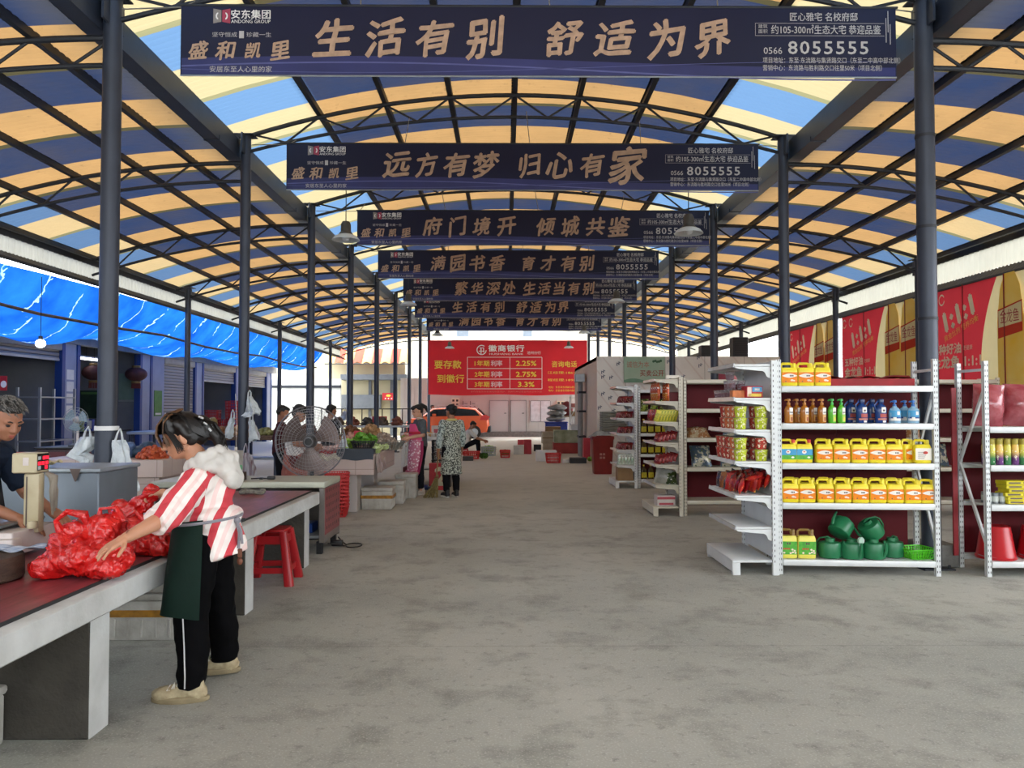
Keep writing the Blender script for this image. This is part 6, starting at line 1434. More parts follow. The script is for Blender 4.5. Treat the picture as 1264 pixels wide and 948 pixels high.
def face_bits(root, c, fw, s=1.0, lip='a85a50'):
    R = frame(fw); c = V(c); P = lambda x, y, z: c + R @ (V((x, y, z))*s)
    for q in (-1, 1):
        B().ell(P(.0755, q*.030, .0), (.011*s, .013*s, .008*s), 10, 8, R).build('eye', mat('eye_dark', '1c1614', .25), root)
        B().tube([P(.085, q*.014, .021), P(.084, q*.030, .026), P(.074, q*.048, .020)], [.003*s, .0045*s, .002*s], 6).build('eyebrow', mat('brow_dark', '2a211c', .8), root)
    bb_ = B(); bb_.tube([P(.082, -.020, -.058), P(.0895, -.008, -.0575), P(.0905, 0, -.0585), P(.0895, .008, -.0575), P(.082, .020, -.058)], [.002*s, .0045*s, .0045*s, .0045*s, .002*s], 6); bb_.tube([P(.081, -.018, -.064), P(.088, 0, -.067), P(.081, .018, -.064)], [.002*s, .005*s, .002*s], 6); bb_.build('lips', mat('lip_' + lip, lip, .5), root)
def add_hand(b, w, d, n, side=1, curl=.25, spread=.18, s=1.0, thumb=.6):
    "w wrist, d towards the fingers, n out of the back of the hand; side +1: thumb towards +(n x d)"
    d = V(d).normalized(); n = (V(n) - d*d.dot(V(n))).normalized(); t = n.cross(d)*side; w = V(w)
    b.cap(w, .024*s, w + d*.03*s, .026*s, 10)
    for k in range(4): o = t*(.027 - .018*k)*s; b.cap(w + d*.02*s + o*.8, .015*s, w + d*.083*s + o*1.05, .0125*s, 8)
    L = (.068, .078, .072, .056)
    for k in range(4):
        p = w + d*(.085 - .004*abs(k - 1.2))*s + t*(.028 - .0185*k)*s; a = curl*(.8 + .15*k); dv = (d + t*spread*(1.3 - k)*.55).normalized(); r = .0088*s
        for j, fr in enumerate((.45, .32, .23)):
            dv2 = (dv*cos(a*(j + .6)) - n*sin(a*(j + .6))).normalized(); q = p + dv2*L[k]*fr*s; b.cap(p, r, q, r*.93, 8); p = q; r *= .93
    p = w + d*.022*s + t*.022*s - n*.006*s; dv = (d*.62 + t*thumb - n*.25).normalized(); b.cap(p, .014*s, p + dv*.038*s, .012*s, 8); q = p + dv*.038*s; dv = (d*.9 + t*thumb*.5 - n*.3).normalized(); b.cap(q, .0115*s, q + dv*.03*s, .010*s, 8); b.cap(q + dv*.03*s, .010*s, q + dv*.052*s, .0085*s, 8)
def add_limb(b, a, m, e, r): b.cap(a, r[0], m, r[1]); b.cap(m, r[1], V(m).lerp(V(e), .3), r[1]*1.02); b.cap(V(m).lerp(V(e), .3), r[1]*1.0, e, r[2])
def fuse_part(name, b, m, root, vox=.010, sm=6, amp=0, freq=9, seed=0, cut=None, matfn=None):
    me = fuse_mesh(b, vox, sm, amp, freq, seed, None, 0, cut)
    for q in (m if isinstance(m, (list, tuple)) else [m]): me.materials.append(q)
    return link(name, me, root)
def shoe(root, ankle, fw, m, L=.25, laces=True, msole=None, up=0.0):
    a = V((ankle[0], ankle[1], 0)); d = V((fw[0], fw[1], 0)).normalized(); w = V((-d.y, d.x, 0)); b = B(); z0 = up
    P = lambda x, z: a + d*x + V((0, 0, z + z0))
    b.ell(P(-.03, .05), (.055, .042, .05), 14, 10, frame(d)); b.cap(P(-.02, .055), .043, P(.085, .052), .041); b.ell(P(L*.47, .042), (.078, .046, .042), 14, 10, frame(d)); b.cap(P(-.025, .07), .044, P(-.02, .11), .043)
    o = fuse_part('shoe', b, m, root, .007, 4, .004, 40, 2)
    s = B(); out = []
    N = 28
    for k in range(N):
        t = 2*pi*k/N; x = .055 + (L*.53)*cos(t); y = (.042 - .006*cos(t*2) + .003*cos(t))*sin(t); out.append((x, y))
    s.loft([[tuple(P(x*k_ + .055*(1-k_), z) + w*y*k_) for x, y in out] for z, k_ in ((0.0, .95), (.006, 1.03), (.026, 1.05), (.032, .95))]); s.build('sole', msole or m, o)
    if laces:
        l = B()
        for k in range(4):
            x = .03 + .024*k; z = .118 - .011*k
            l.tube([tuple(P(x, z - .018) + w*.032), tuple(P(x + .005, z)), tuple(P(x + .012, z - .018) - w*.032)], .0035, 5); l.tube([tuple(P(x + .012, z - .018) + w*.032), tuple(P(x + .005, z + .002)), tuple(P(x, z - .018) - w*.032)], .0035, 5)
        l.tube([tuple(P(.03, .118)), tuple(P(.01, .135) + w*.03), tuple(P(.045, .13) + w*.035), tuple(P(.035, .118))], .0032, 5); l.tube([tuple(P(.03, .118)), tuple(P(.0, .132) - w*.03), tuple(P(.04, .126) - w*.035), tuple(P(.035, .118))], .0032, 5)
        l.build('laces', mat('lace_white', 'e6e2d8', .7), o)
    return o
# ------------------------------------------------------------------ the woman at the table (faces -x, her left side to the viewer)
def stripe_mat(name, ax, ay, az, off, per, base='e8e0da', red='c23a44', width=.34, faint=True):
    t = NT(name); src, x, y, z = t.xyz('Object')
    u = t.math('ADD', t.math('ADD', t.math('MULTIPLY', x, ax), t.math('MULTIPLY', y, ay)), t.math('ADD', t.math('MULTIPLY', z, az), off))
    u = t.math('ADD', u, t.math('MULTIPLY', t.math('SUBTRACT', t.noise(src, 3.5, 2), .5), .035))
    f = t.math('FRACT', t.math('DIVIDE', u, per)); s = t.math('LESS_THAN', f, width)
    c = t.mix(t.math('MULTIPLY', t.ramp(t.noise(src, 8, 3), .4, .7), .25), lin(base), lin('d8bcb8'))
    f2 = t.math('ABSOLUTE', t.math('SUBTRACT', f, .67)); c = t.mix(t.math('MULTIPLY', t.math('LESS_THAN', f2, .09), .5), c, lin('e6b4b0'))
    c = t.mix(s, c, lin(red)); t.L.new(c, t.p.inputs['Base Color']); t.p.inputs['Roughness'].default_value = .8
    bp = t.n('Bump'); bp.inputs['Strength'].default_value = .5; bp.inputs['Distance'].default_value = .02; t.L.new(t.noise(src, 14, 4), bp.inputs['Height']); t.L.new(bp.outputs[0], t.p.inputs['Normal']); return t.m
M_hair = mat('dark_brown_hair', '17110f', .45, var=.3, scale=30); M_hairb = mat('brown_hair_highlight', '6e4c30', .45, var=.3, scale=30)
M_trk = mat('black_track_fabric', '060608', .85, spec=.08, var=.15, bump=.2, bscale=12)
def hair_strands(b, P, n, seed, gen, r0=.006):
    rr = random.Random(seed)
    for k in range(n):
        pts = gen(rr)
        b.tube([P(*p) for p in pts], [r0*(1 - .75*j/(len(pts)-1)) for j in range(len(pts))], 4)
def woman():
    root = thing('person', 'woman in red striped hooded top and dark green apron, reaching over the table', 'person', (-1.70, 4.36, 0), pi)
    L = lambda X, Y, Z: V((-(X + 1.70), -(Y - 4.36), Z))
    hc = L(-1.815, 4.36, 1.385); hf = V((.86, .34, -.36)); nk = L(-1.67, 4.38, 1.20)
    shL, shR = L(-1.665, 4.20, 1.145), L(-1.745, 4.56, 1.135)
    elL, wrL = L(-1.745, 3.99, .985), L(-1.835, 3.79, .922)
    elR, wrR = L(-1.90, 4.66, .985), L(-2.03, 4.63, 1.045)
    pv = L(-1.655, 4.37, .84); ch = L(-1.69, 4.38, 1.06)
    hpL, hpR = L(-1.66, 4.28, .80), L(-1.66, 4.46, .80); knL, knR = L(-1.69, 4.22, .43), L(-1.65, 4.52, .43); anL, anR = L(-1.665, 4.17, .09), L(-1.64, 4.58, .10)
    b = B(); P, R = add_head(b, hc, hf, 1.06, nk, 1.08)
    b.ell(ch, (.10, .155, .17), 16, 12); b.ell(pv, (.12, .155, .12), 16, 12); b.cap(ch, .11, pv, .12); b.cap(shL, .055, shR, .055)
    add_limb(b, shL, elL, wrL, (.052, .041, .027)); add_limb(b, shR, elR, wrR, (.050, .040, .027))
    for h_, k_, a_ in ((hpL, knL, anL), (hpR, knR, anR)): add_limb(b, h_, k_, a_, (.085, .058, .036))
    hd = (L(-1.915, 3.70, .865) - wrL).normalized(); add_hand(b, wrL, hd, V((.1, .25, .95)), 1, .22, .42, 1.0, .85)
    hd2 = (L(-2.10, 4.62, 1.03) - wrR).normalized(); add_hand(b, wrR, hd2, V((0, -.2, 1)), -1, .75, .1, .95, .5)
    fuse_part('body', b, M_skin, root, .0045, 4)
    face_bits(root, hc, hf, 1.06, 'a4524a')
    # hair: cap, fringe over the brow, loose tail with a clip
    b = B(); E = lambda p, r: b.ell(P(*p), r, 16, 12, R)
    E((-.028, 0, .045), (.102, .092, .090)); E((.030, 0, .088), (.068, .074, .038)); E((-.085, 0, .0), (.050, .078, .085)); E((-.045, .066, -.005), (.045, .024, .06)); E((-.045, -.066, -.005), (.045, .024, .06)); E((-.125, .0, .02), (.045, .05, .06))
    for q in (-.056, -.03, 0, .03, .056): b.cap(P(.035, q*.9, .112), .026, P(.086 - abs(q)*.35, q*1.12, .055), .013)
    for q in (-1, 1): b.cap(P(.03, q*.058, .10), .026, P(.046, q*.074, .035), .012); b.cap(P(-.01, q*.072, .07), .028, P(-.03, q*.080, .0), .022)
    b.cap(P(-.13, .01, .02), .042, P(-.165, .02, -.07), .036); b.cap(P(-.165, .02, -.07), .036, P(-.15, .03, -.15), .016)
    fuse_part('hair', b, M_hair, root, .007, 6, .002, 60, 3)
    b = B(); hair_strands(b, P, 620, 4, lambda r: (lambda y, t, q: [(-.05, y*.45, .136 + q), (.03, y*.8, .134 + q), (.082 + q, y*1.05, .098), (.104 + q, y*1.2, .055 - t*.5), (.100 + q*.5, y*1.28 + r.uniform(-.008, .008), .018 - t*1.3)])(r.uniform(-.072, .074), r.uniform(-.01, .03), r.uniform(-.002, .005)), .0024)
    hair_strands(b, P, 260, 5, lambda r: (lambda y, q: [(-.06, y*.5, .134 + q), (.01, y, .126 + q), (.05, y*1.25, .10 + q), (.072, y*1.45, .05), (.068 + r.uniform(-.01, .01), y*1.5, .005 - r.uniform(0, .03))])(r.choice((-1, 1))*r.uniform(.045, .072), r.uniform(-.002, .004)), .0024)
    b.build('fringe', M_hairb, root)['label'] = 'brown tinted fringe'
    b = B(); hair_strands(b, P, 700, 6, lambda r: (lambda y, s, q: [(.02, s*.02 + y*.8, .138 + q), (-.03, s*(.060 + q) + y*.3, .118 + q), (-.065, s*(.090 + q), .05 + y), (-.11, s*(.066 + q), .0 + y), (-.15, s*(.02 + q), -.01 + y)])(r.uniform(-.045, .04), r.choice((-1, 1)), r.uniform(-.002, .006)), .0024)
    hair_strands(b, P, 160, 8, lambda r: (lambda y, q: [(.035, y, .118), (.048 + q, y*1.25, .07), (.040 + r.uniform(-.02, .01), .094, .02), (.022 + r.uniform(-.02, .02), .096, -.02 - r.uniform(0, .055))])(r.uniform(.052, .074), r.uniform(0, .006)), .0022)
    hair_strands(b, P, 220, 9, lambda r: [(-.10, r.uniform(-.05, .06), .08), (-.155 - r.uniform(0, .03), r.uniform(-.05, .06), .01), (-.175 - r.uniform(-.015, .03), r.uniform(-.04, .06), -.07), (-.165 + r.uniform(-.03, .03), r.uniform(-.03, .07), -.15 + r.uniform(-.04, .04))], .0028)
    b.build('hair_strands', M_hair, root)
    b = B()
    for k in range(3): b.tube([P(-.118 - .012*k, .062, .070 - .038*k), P(-.136 - .006*k, .068, .052 - .038*k)], .006, 8)
    b.build('hair_clip', mat('shiny_clip', 'd8dde2', .2, .4), root)
    # hooded top
    b = B(); b.ell(ch + V((0, 0, .0)), (.135, .205, .165), 18, 12); b.ell(pv + V((-.02, 0, .09)), (.150, .195, .10), 18, 12); b.cap(ch, .14, pv + V((-.02, 0, .06)), .14); b.cap(shL + V((0, -.02, -.01)), .088, shR, .084); b.ell(ch + V((-.05, 0, .03)), (.115, .16, .13), 14, 10)
    b.tube([pv + V((-.01, 0, .08)), pv + V((-.045, .01, -.03)), pv + V((-.075, .012, -.125))], [.150, .150, .146], 22); b.ell(pv + V((.0, 0, .11)), (.172, .212, .075), 18, 10)
    b.cap(nk + V((-.02, 0, -.03)), .085, nk + V((-.01, 0, .0)), .075)
    fuse_part('hooded_top', b, stripe_mat('striped_cotton', 1.0, .10, .30, .455, .118), root, .009, 5, .012, 11, 5)
    for s_, e_, w_, nm in ((shL, elL, wrL, 1), (shR, elR, wrR, 2)):
        s_, e_, w_ = V(s_), V(e_), V(w_); b = B(); q = e_.lerp(w_, .22); b.ell(s_, .084, 14, 10); b.tube([s_, s_.lerp(e_, .5), e_ + (e_ - w_).normalized()*.02, q], [.083, .087, .080, .072], 18)
        b.tube([q - (w_ - e_).normalized()*.04, q + (w_ - e_).normalized()*.006], [.076, .076], 18)
        fuse_part('sleeve', b, stripe_mat(f'striped_sleeve_{nm}', .8, .3, .62, .06, .105), root, .008, 3, .013, 15, 6 + nm)
    b = B()
    hb_ = nk.lerp(P(-.03, 0, -.07), .42)
    for k in range(11):
        a = 2*pi*k/11; b.ell(hb_ + V((-.030 + .080*cos(a), .095*sin(a), .005 - .045*cos(a))), (.040, .045, .046), 12, 8)
        b.ell(nk + V((-.035 + .090*cos(a), .105*sin(a), .02 - .050*cos(a))), (.042, .047, .044), 12, 8)
    b.ell(nk + V((-.110, .01, .01)), (.065, .11, .065), 14, 10); b.ell(nk + V((-.15, .01, -.045)), (.045, .10, .065), 12, 10); b.ell(nk + V((-.05, .06, .03)), (.06, .06, .05), 12, 10)
    fuse_part('hood', b, mat('grey_white_cotton', 'c9c5bf', .85, var=.1, bump=.5, bscale=14), root, .007, 16, .006, 15, 9)
    # track trousers, with white piping
    b = B(); b.ell(pv + V((0, 0, -.02)), (.14, .18, .13), 16, 12)
    for h_, k_, a_ in ((hpL, knL, anL), (hpR, knR, anR)):
        b.cap(h_, .105, k_, .088); b.tube([k_, k_.lerp(a_, .5) + V((-.01, 0, 0)), a_ + V((0, 0, .05)), a_ + V((0, 0, -.015))], [.088, .086, .080, .068], 18)
    fuse_part('trousers', b, M_trk, root, .009, 4, .012, 9, 7)
    b = B(); b.tube([knL + V((.01, .092, .06)), knL.lerp(anL, .4) + V((.0, .092, 0)), anL + V((.0, .085, .06)), anL + V((.005, .075, .0))], .0035, 5); b.build('piping', mat('white_piping', 'c8c8c8', .6), root)
    # apron wrapped round the front and the near side
    M_ap = mat('dark_green_apron', '0f241d', .7, spec=.15, var=.15, bump=.25, bscale=8)
    def ap(u, v, d=0.0):
        a = -1.85 + 3.75*u; z = .945 - .50*v; c = pv.lerp((knL + knR)/2, v*.72) + V((.012, 0, 0)); rx = .168 + .055*v + d; ry = .212 + .06*v + d
        k = .012*sin(a*6 + 2*v)*v
        return (c.x + (rx + k)*cos(a), c.y + (ry + k)*sin(a), z + .02*sin(a*2)*v - .018*cos(a))
    b = B(); b.grid(36, 14, lambda u, v: ap(1 - u, v)); b.grid(36, 14, lambda u, v: ap(u, v, -.006)); b.build('apron', M_ap, root, 180)
    b = B(); b.tube([V((pv.x + .012 + .178*cos(a), pv.y + .214*sin(a), .93 - .018*cos(a))) for a in [2*pi*k/36 for k in range(37)]], .009, 6); b.tube([pv + V((-.17, .06, .09)), pv + V((-.19, .07, .02)), pv + V((-.19, .08, -.06))], .008, 6); b.tube([pv + V((-.17, .06, .09)), pv + V((-.21, .10, .04)), pv + V((-.22, .11, -.03))], .008, 6); b.ell(pv + V((-.175, .06, .09)), .02, 8, 6); b.build('apron_string', mat('grey_tape', '8a8890', .8), root)
    b = B().bbox(-.012, .012, -.006, .006, -.05, 0, .004, 1); b.ell((0, 0, -.07), (.016, .008, .02), 8, 6); o = b.build('key_fob', mat('brown_leather', '6a3a24', .6), root); o.location = pv + V((-.20, .085, -.06))
    M_sn = mat('cream_sneaker', 'c4b694', .7, var=.3, scale=22, col2='8c7c5e'); M_so = mat('dirty_sole', '9c8c6c', .75, var=.2, scale=10)
    shoe(root, anL, (1, .1), M_sn, .27, True, M_so); shoe(root, anR, (1, .12), M_sn, .27, True, M_so, .012)
    b = B(); b.tube([wrL + (elL - wrL)*.06 + V((0, .029*cos(a), .029*sin(a))) for a in [2*pi*k/16 for k in range(17)]], .003, 5); b.build('bracelet', mat('string_bracelet', '8a4a34', .6), root)
woman()
# ------------------------------------------------------------------ generic figures
def figure(label, loc, rz, H=1.62, J=None, skin=None, top='888888', top2=None, legs='1c1d22', shoes='dddddd', hair='1c1714', short=True, sleeve=.45, hairstyle='short', topmat=None, slmat=None, hem=None, vox=.011, headdir=(1, 0, -.1), curl=.6, handn=None, face=True, skirt=None, seed=1):
    k = H/1.62; root = thing('person', label, 'person', loc, rz); j = dict(head=(.03, 0, 1.50), neck=(-.01, 0, 1.335), ch=(0, 0, 1.15), pv=(0, 0, .88), sL=(0, .165, 1.295), sR=(0, -.165, 1.295), eL=(-.02, .21, 1.04), eR=(-.02, -.21, 1.04), wL=(.05, .21, .82), wR=(.05, -.21, .82),
             hL=(0, .085, .84), hR=(0, -.085, .84), kL=(.02, .09, .46), kR=(.02, -.09, .46), aL=(0, .09, .08), aR=(0, -.09, .08))
    if J: j.update(J)
    j = {n: V(p)*k for n, p in j.items()}; skin = skin or M_skin2
    b = B(); P, R = add_head(b, j['head'], headdir, k, j['neck'])
    b.ell(j['ch'], (.10*k, .15*k, .17*k), 14, 10); b.ell(j['pv'], (.11*k, .15*k, .12*k), 14, 10); b.cap(j['ch'], .105*k, j['pv'], .115*k); b.cap(j['sL'], .055*k, j['sR'], .055*k)
    for s in 'LR':
        add_limb(b, j['s'+s], j['e'+s], j['w'+s], (.050*k, .040*k, .028*k)); add_limb(b, j['h'+s], j['k'+s], j['a'+s], (.082*k, .056*k, .038*k))
        d = (j['w'+s] - j['e'+s]).normalized(); n = handn[s] if handn else V((0, 1 if s == 'L' else -1, 0))
        add_hand(b, j['w'+s], d, n, 1 if s == 'L' else -1, curl, .1, k*1.12)
    fuse_part('body', b, skin, root, vox*.62, 3)
    if face: face_bits(root, j['head'], headdir, k)
    mh = mat('hair_' + hair, hair, .6, var=.4, scale=60, bump=.5, bscale=90); b = B(); E = lambda p, r: b.ell(P(*p), tuple(q*k for q in r), 14, 10, R)
    E((-.03, 0, .045), (.092, .084, .078)); E((-.06, 0, -.0), (.058, .078, .06)); E((.02, 0, .085), (.062, .066, .03))
    if hairstyle == 'bun': E((-.125, 0, .055), (.05, .05, .05)); E((.045, 0, .088), (.045, .066, .03)); E((-.02, 0, .09), (.07, .07, .05))
    if hairstyle == 'ponytail': b.cap(P(-.11, 0, .08), .045*k, P(-.17, .02, .03), .035*k); b.cap(P(-.17, .02, .03), .035*k, P(-.18, .02, -.06), .015*k); E((.06, 0, .075), (.035, .064, .04))
    fuse_part('hair', b, mh, root, .010, 2, .006, 40, seed)
    mt = topmat or mat('cloth_' + top, top, .85, spec=.15, var=.12, bump=.3, bscale=8)
    b = B(); b.ell(j['ch'], (.128*k, .185*k, .175*k), 16, 10); b.ell(j['pv'] + V((0, 0, .05*k)), (.14*k, .175*k, .13*k), 16, 10); b.cap(j['ch'], .13*k, j['pv'], .14*k); b.cap(j['sL'] - V((0, .01, .01)), .072*k, j['sR'] + V((0, .01, -.01)), .072*k); b.cap(j['neck'] - V((0, 0, .06*k)), .07*k, j['neck'] - V((0, 0, .02*k)), .062*k)
    if hem is not None: b.tube([j['pv'] + V((0, 0, .1*k)), j['pv'] + V((0, 0, -.1*k)), V((j['pv'].x, j['pv'].y, hem))], [.15*k, .172*k, .19*k], 20)
    fuse_part('top' if hem is None else 'coat', b, mt, root, vox, 4, .010, 9, seed)
    for s in 'LR':
        sp, ep, wp = j['s'+s], j['e'+s], j['w'+s]; b = B(); b.ell(sp, .07*k, 12, 8)
        if sleeve <= .5: b.tube([sp, sp.lerp(ep, .5), sp.lerp(ep, sleeve*2)], [.07*k, .068*k, .064*k], 14)
        else: b.tube([sp, sp.lerp(ep, .5), ep, ep.lerp(wp, (sleeve - .5)*2)], [.07*k, .066*k, .060*k, .052*k], 14)
        fuse_part('sleeve', b, slmat or mt, root, vox*.9, 3, .008, 14, seed + 3)
    if skirt:
        b = B(); b.tube([j['pv'] + V((0, 0, .12)), j['pv'], V((j['pv'].x, j['pv'].y, .45)), V((j['pv'].x, j['pv'].y, .28))], [.13*k, .165*k, .19*k, .2*k], 22); fuse_part('skirt', b, skirt, root, .014, 3, .016, 8, seed)
    ml = mat('cloth_' + legs, legs, .8, spec=.1, var=.12, bump=.2, bscale=9); b = B(); b.ell(j['pv'] - V((0, 0, .03*k)), (.13*k, .165*k, .12*k), 14, 10)
    for s in 'LR': b.cap(j['h'+s], .098*k, j['k'+s], .074*k); b.tube([j['k'+s], j['k'+s].lerp(j['a'+s], .5), j['a'+s] + V((0, 0, .03))], [.074*k, .068*k, .056*k], 14)
    fuse_part('trousers', b, ml, root, vox, 4, .008, 8, seed)
    for s in 'LR': 
        q = j['a'+s]; shoe(root, q, (1, .1 if s == 'L' else -.1), mat('shoe_' + shoes, shoes, .6, var=.1), .25*k, False, mat('pale_sole', 'd8d6d0', .6), max(0, q.z - .085*k))
    return root, j, P, R
# man at the left edge, leaning over the scale
r, j, P, R = figure('grey haired man in navy shirt leaning towards the weighing scale', (-3.22, 4.62, 0), -.12, 1.68,
    dict(head=(.295, -.02, 1.425), neck=(.15, 0, 1.30), ch=(.06, 0, 1.10), pv=(-.06, 0, .86), sL=(.12, .17, 1.22), sR=(.12, -.17, 1.22), eL=(.22, .24, .99), eR=(.19, -.17, 1.00), wL=(.42, .18, .90), wR=(.40, -.06, .885)), M_skin2, '1d2738', hair='3c3a38', sleeve=.42, headdir=(.86, -.30, -.42), vox=.009, curl=.3, handn=dict(L=V((0, 0, 1)), R=V((0, 0, 1))), seed=3)
b = B(); hair_strands(b, P, 170, 12, lambda q: (lambda a, e: [((-.03 + .085*cos(a)*sin(e))*1.0, .078*sin(a)*sin(e), .045 + .078*cos(e)), ((-.03 + .10*cos(a)*sin(e)) + .02, .092*sin(a)*sin(e), .045 + .094*cos(e)), ((-.03 + .105*cos(a)*sin(e)) + .045, .095*sin(a)*sin(e), .040 + .092*cos(e))])(q.uniform(0, 6.28), q.uniform(0, 1.35)), .004)
b.build('hair_strands', mat('grey_hair', '8f8c88', .5, var=.4, scale=60, col2='2a2826'), r)
b = B().grid(14, 10, lambda u, v: (.205 - .10*(1-v) + .01*sin(u*8), (u - .5)*.34, 1.16 - .55*v)); b.build('apron', mat('black_apron', '15161a', .6), r)['label'] = 'black apron over the shirt'
# vegetable seller in the pink apron
M_greytop = mat('heather_grey', '5d6468', .9, var=.2, scale=20)
r, j, P, R = figure('woman in a grey top and flowered pink apron holding greens at the vegetable counter', (-1.55, 13.95, 0), pi + .42, 1.60,
    dict(head=(.05, 0, 1.50), eL=(.0, .205, 1.08), eR=(.0, -.21, 1.07), wL=(.22, .10, 1.03), wR=(.24, -.08, 1.04), sL=(0, .17, 1.30)), M_skin3, '5d6468', legs='1e2026', shoes='c9c4bc', hair='191412', hairstyle='ponytail', headdir=(.95, .1, -.28), topmat=M_greytop, sleeve=.46, curl=.9, handn=dict(L=V((.2, .9, .2)), R=V((.2, -.9, .2))), seed=5)
t = NT('flowered_pink'); src, x, y, z = t.xyz('Object'); vo = t.n('TexVoronoi'); vo.inputs['Scale'].default_value = 24; t.L.new(src, vo.inputs['Vector'])
c = t.mix(t.ramp(vo.outputs['Distance'], .30, .45), lin('f0dfe2'), lin('c87a90')); c = t.mix(t.math('GREATER_THAN', z, .98), c, lin('d84a78')); t.L.new(c, t.p.inputs['Base Color']); t.p.inputs['Roughness'].default_value = .7
M_flower = t.m; M_ruff = mat('raspberry_ruffle', 'a8285a', .7, var=.1)
def apf(u, v, d=0):
    a = -1.5 + 3.0*u; z = 1.26 - .86*v; w = 1 if v > .3 else .55 + 1.5*v; a *= w*(1 if v < .6 else 1 - .55*(v - .6)); rx = .165 + .05*v + d; return (.01 + rx*cos(a), (.195 + .03*v + d)*sin(a), z + .012*sin(a*9)*v)
b = B(); b.grid(30, 20, lambda u, v: apf(1-u, v)); b.grid(30, 20, lambda u, v: apf(u, v, -.005)); o = b.build('apron', M_flower, r, 180)
b = B(); b.tube([apf(0, .35 + .65*k/16, .006) for k in range(17)] + [apf(k/30, 1, .006) for k in range(31)] + [apf(1, 1 - .65*k/16, .006) for k in range(17)], .026, 8); b.build('ruffle', M_ruff, o)
b = B().bbox(.155, .205, -.20, .20, 1.02, 1.10, .02, 2); 
b = B(); b.tube([(.0 + .17*cos(a), .20*sin(a), 1.10) for a in [-1.7 + 3.4*k/20 for k in range(21)]], .03, 8); b.build('red_band', mat('red_cloth_band', 'c01c38', .7), r)
b = B()
for s in (-1, 1):
    for q in (0, .022): b.tube([(.075, s*(.075 + q), 1.365), (.03, s*(.115 + q), 1.365), (-.02, s*(.14 + q), 1.345)], .006, 6)
b.build('shoulder_stripes', mat('white_trim_cloth', 'e0dcd8', .7), r)
lt[1]((-1.83, 13.84, .98), 1.0, 'small bunch of greens in the hands of the woman in the pink apron', 'greens in hand', scale=.5)
# shopper in a speckled coat, seen from behind
t = NT('speckled_cloth'); src, x, y, z = t.xyz('Object'); n1 = t.noise(src, 48, 3, .6); t.L.new(t.mix(t.ramp(n1, .47, .53), lin('2c302e'), lin('b9bfb2')), t.p.inputs['Base Color']); t.p.inputs['Roughness'].default_value = .85; M_speck = t.m
t = NT('camouflage_sleeve'); src, x, y, z = t.xyz('Object'); n1 = t.noise(src, 26, 3, .6); t.L.new(t.mix(t.ramp(n1, .42, .5), lin('4a5654'), lin('a9b4ae')), t.p.inputs['Base Color']); t.p.inputs['Roughness'].default_value = .85; M_camo = t.m
r, j, P, R = figure('woman in a long black and white speckled smock seen from behind, holding a broom', (-.95, 13.5, 0), pi/2 + .45, 1.60, dict(eL=(-.03, .23, 1.03), wL=(.03, .235, .80), head=(.035, .0, 1.49)), M_skin2, topmat=M_speck, slmat=M_camo, sleeve=.86, hem=.40, legs='141418', shoes='1a1a1e', hair='17130f', hairstyle='bun', curl=1.1, headdir=(.95, .25, -.1), seed=7)
b = B(); E = lambda p, q: b.ell(P(*p), q, 14, 10, R); E((-.02, 0, .07), (.10, .088, .062)); b.ell(P(.09, 0, .055), (.05, .07, .012), 12, 6, R); fuse_part('cap', b, mat('black_cap', '17171a', .8), r, .008, 3)
b = B(); b.tube([j['neck'] + V((.07*cos(a), .075*sin(a), .02)) for a in [2*pi*k/16 for k in range(17)]], .02, 8); b.build('scarf', mat('yellow_scarf', 'c9c078', .8), r)
root = thing('straw_broom', 'straw broom resting on the floor beside the woman in the speckled smock', 'broom', (-1.20, 13.35, 0), 0)
b = B(); b.tube([(.045, .06, .86), (.0, .0, .34)], .013, 8); b.build('handle', mat('broom_stick', '8a6a44', .7), root)
b = B(); rr = random.Random(3)
for k in range(90):
    a = rr.uniform(0, 2*pi); q = sqrt(rr.random()); b.tube([(.02 + .02*q*cos(a), .02*q*sin(a), .40), (-.03 + .07*q*cos(a), .05*q*sin(a), .2), (-.10 + .14*q*cos(a), .08*q*sin(a), .006 + .02*rr.random())], .004, 4)
b.build('bristles', mat('straw', 'a08f5c', .85, var=.4, scale=30), root)
b = B(); b.tube([(.035*cos(a) + .012, .03*sin(a), .36) for a in [2*pi*k/14 for k in range(15)]], .008, 6); b.build('binding', mat('red_binding', '8a3a30', .7), root)
# people farther back
r, j, P, R = figure('person in a white shirt and black hat behind the round fan', (-2.98, 11.0, 0), .15, 1.60, dict(head=(.06, 0, 1.47), eL=(.03, .2, 1.06), eR=(.03, -.2, 1.06), wL=(.27, .1, 1.02), wR=(.27, -.1, 1.02)), M_skin2, 'd9d6d4', legs='5a2c2c', shoes='222222', hair='15120f', headdir=(.9, -.1, -.42), curl=.8, seed=9, vox=.013, skirt=mat('rust_skirt', '7a3c36', .8, var=.4, scale=18, col2='a86a5c'))
b = B(); E = lambda p, q: b.ell(P(*p), q, 14, 10, R); E((-.02, 0, .08), (.095, .085, .065)); b.ell(P(.0, 0, .055), (.15, .13, .012), 18, 6, R); fuse_part('hat', b, mat('black_cap', '17171a', .8), r, .009, 3)
figure('person in a maroon top standing left of the white shirted one', (-3.55, 12.3, 0), .2, 1.58, dict(eL=(.03, .2, 1.06), eR=(.03, -.2, 1.06), wL=(.25, .1, 1.0), wR=(.25, -.1, 1.0)), M_skin2, '4a2428', legs='1c1d22', shoes='222222', hair='15120f', headdir=(.9, 0, -.4), sleeve=.9, seed=10, vox=.014)
r, j, P, R = figure('person in a dark jacket with a pale strap, right of the fan', (-3.25, 14.4, 0), .9, 1.60, None, M_skin2, '1e1e22', legs='1c1d22', shoes='222222', hair='15120f', headdir=(.9, 0, -.2), sleeve=.95, seed=11, vox=.014)
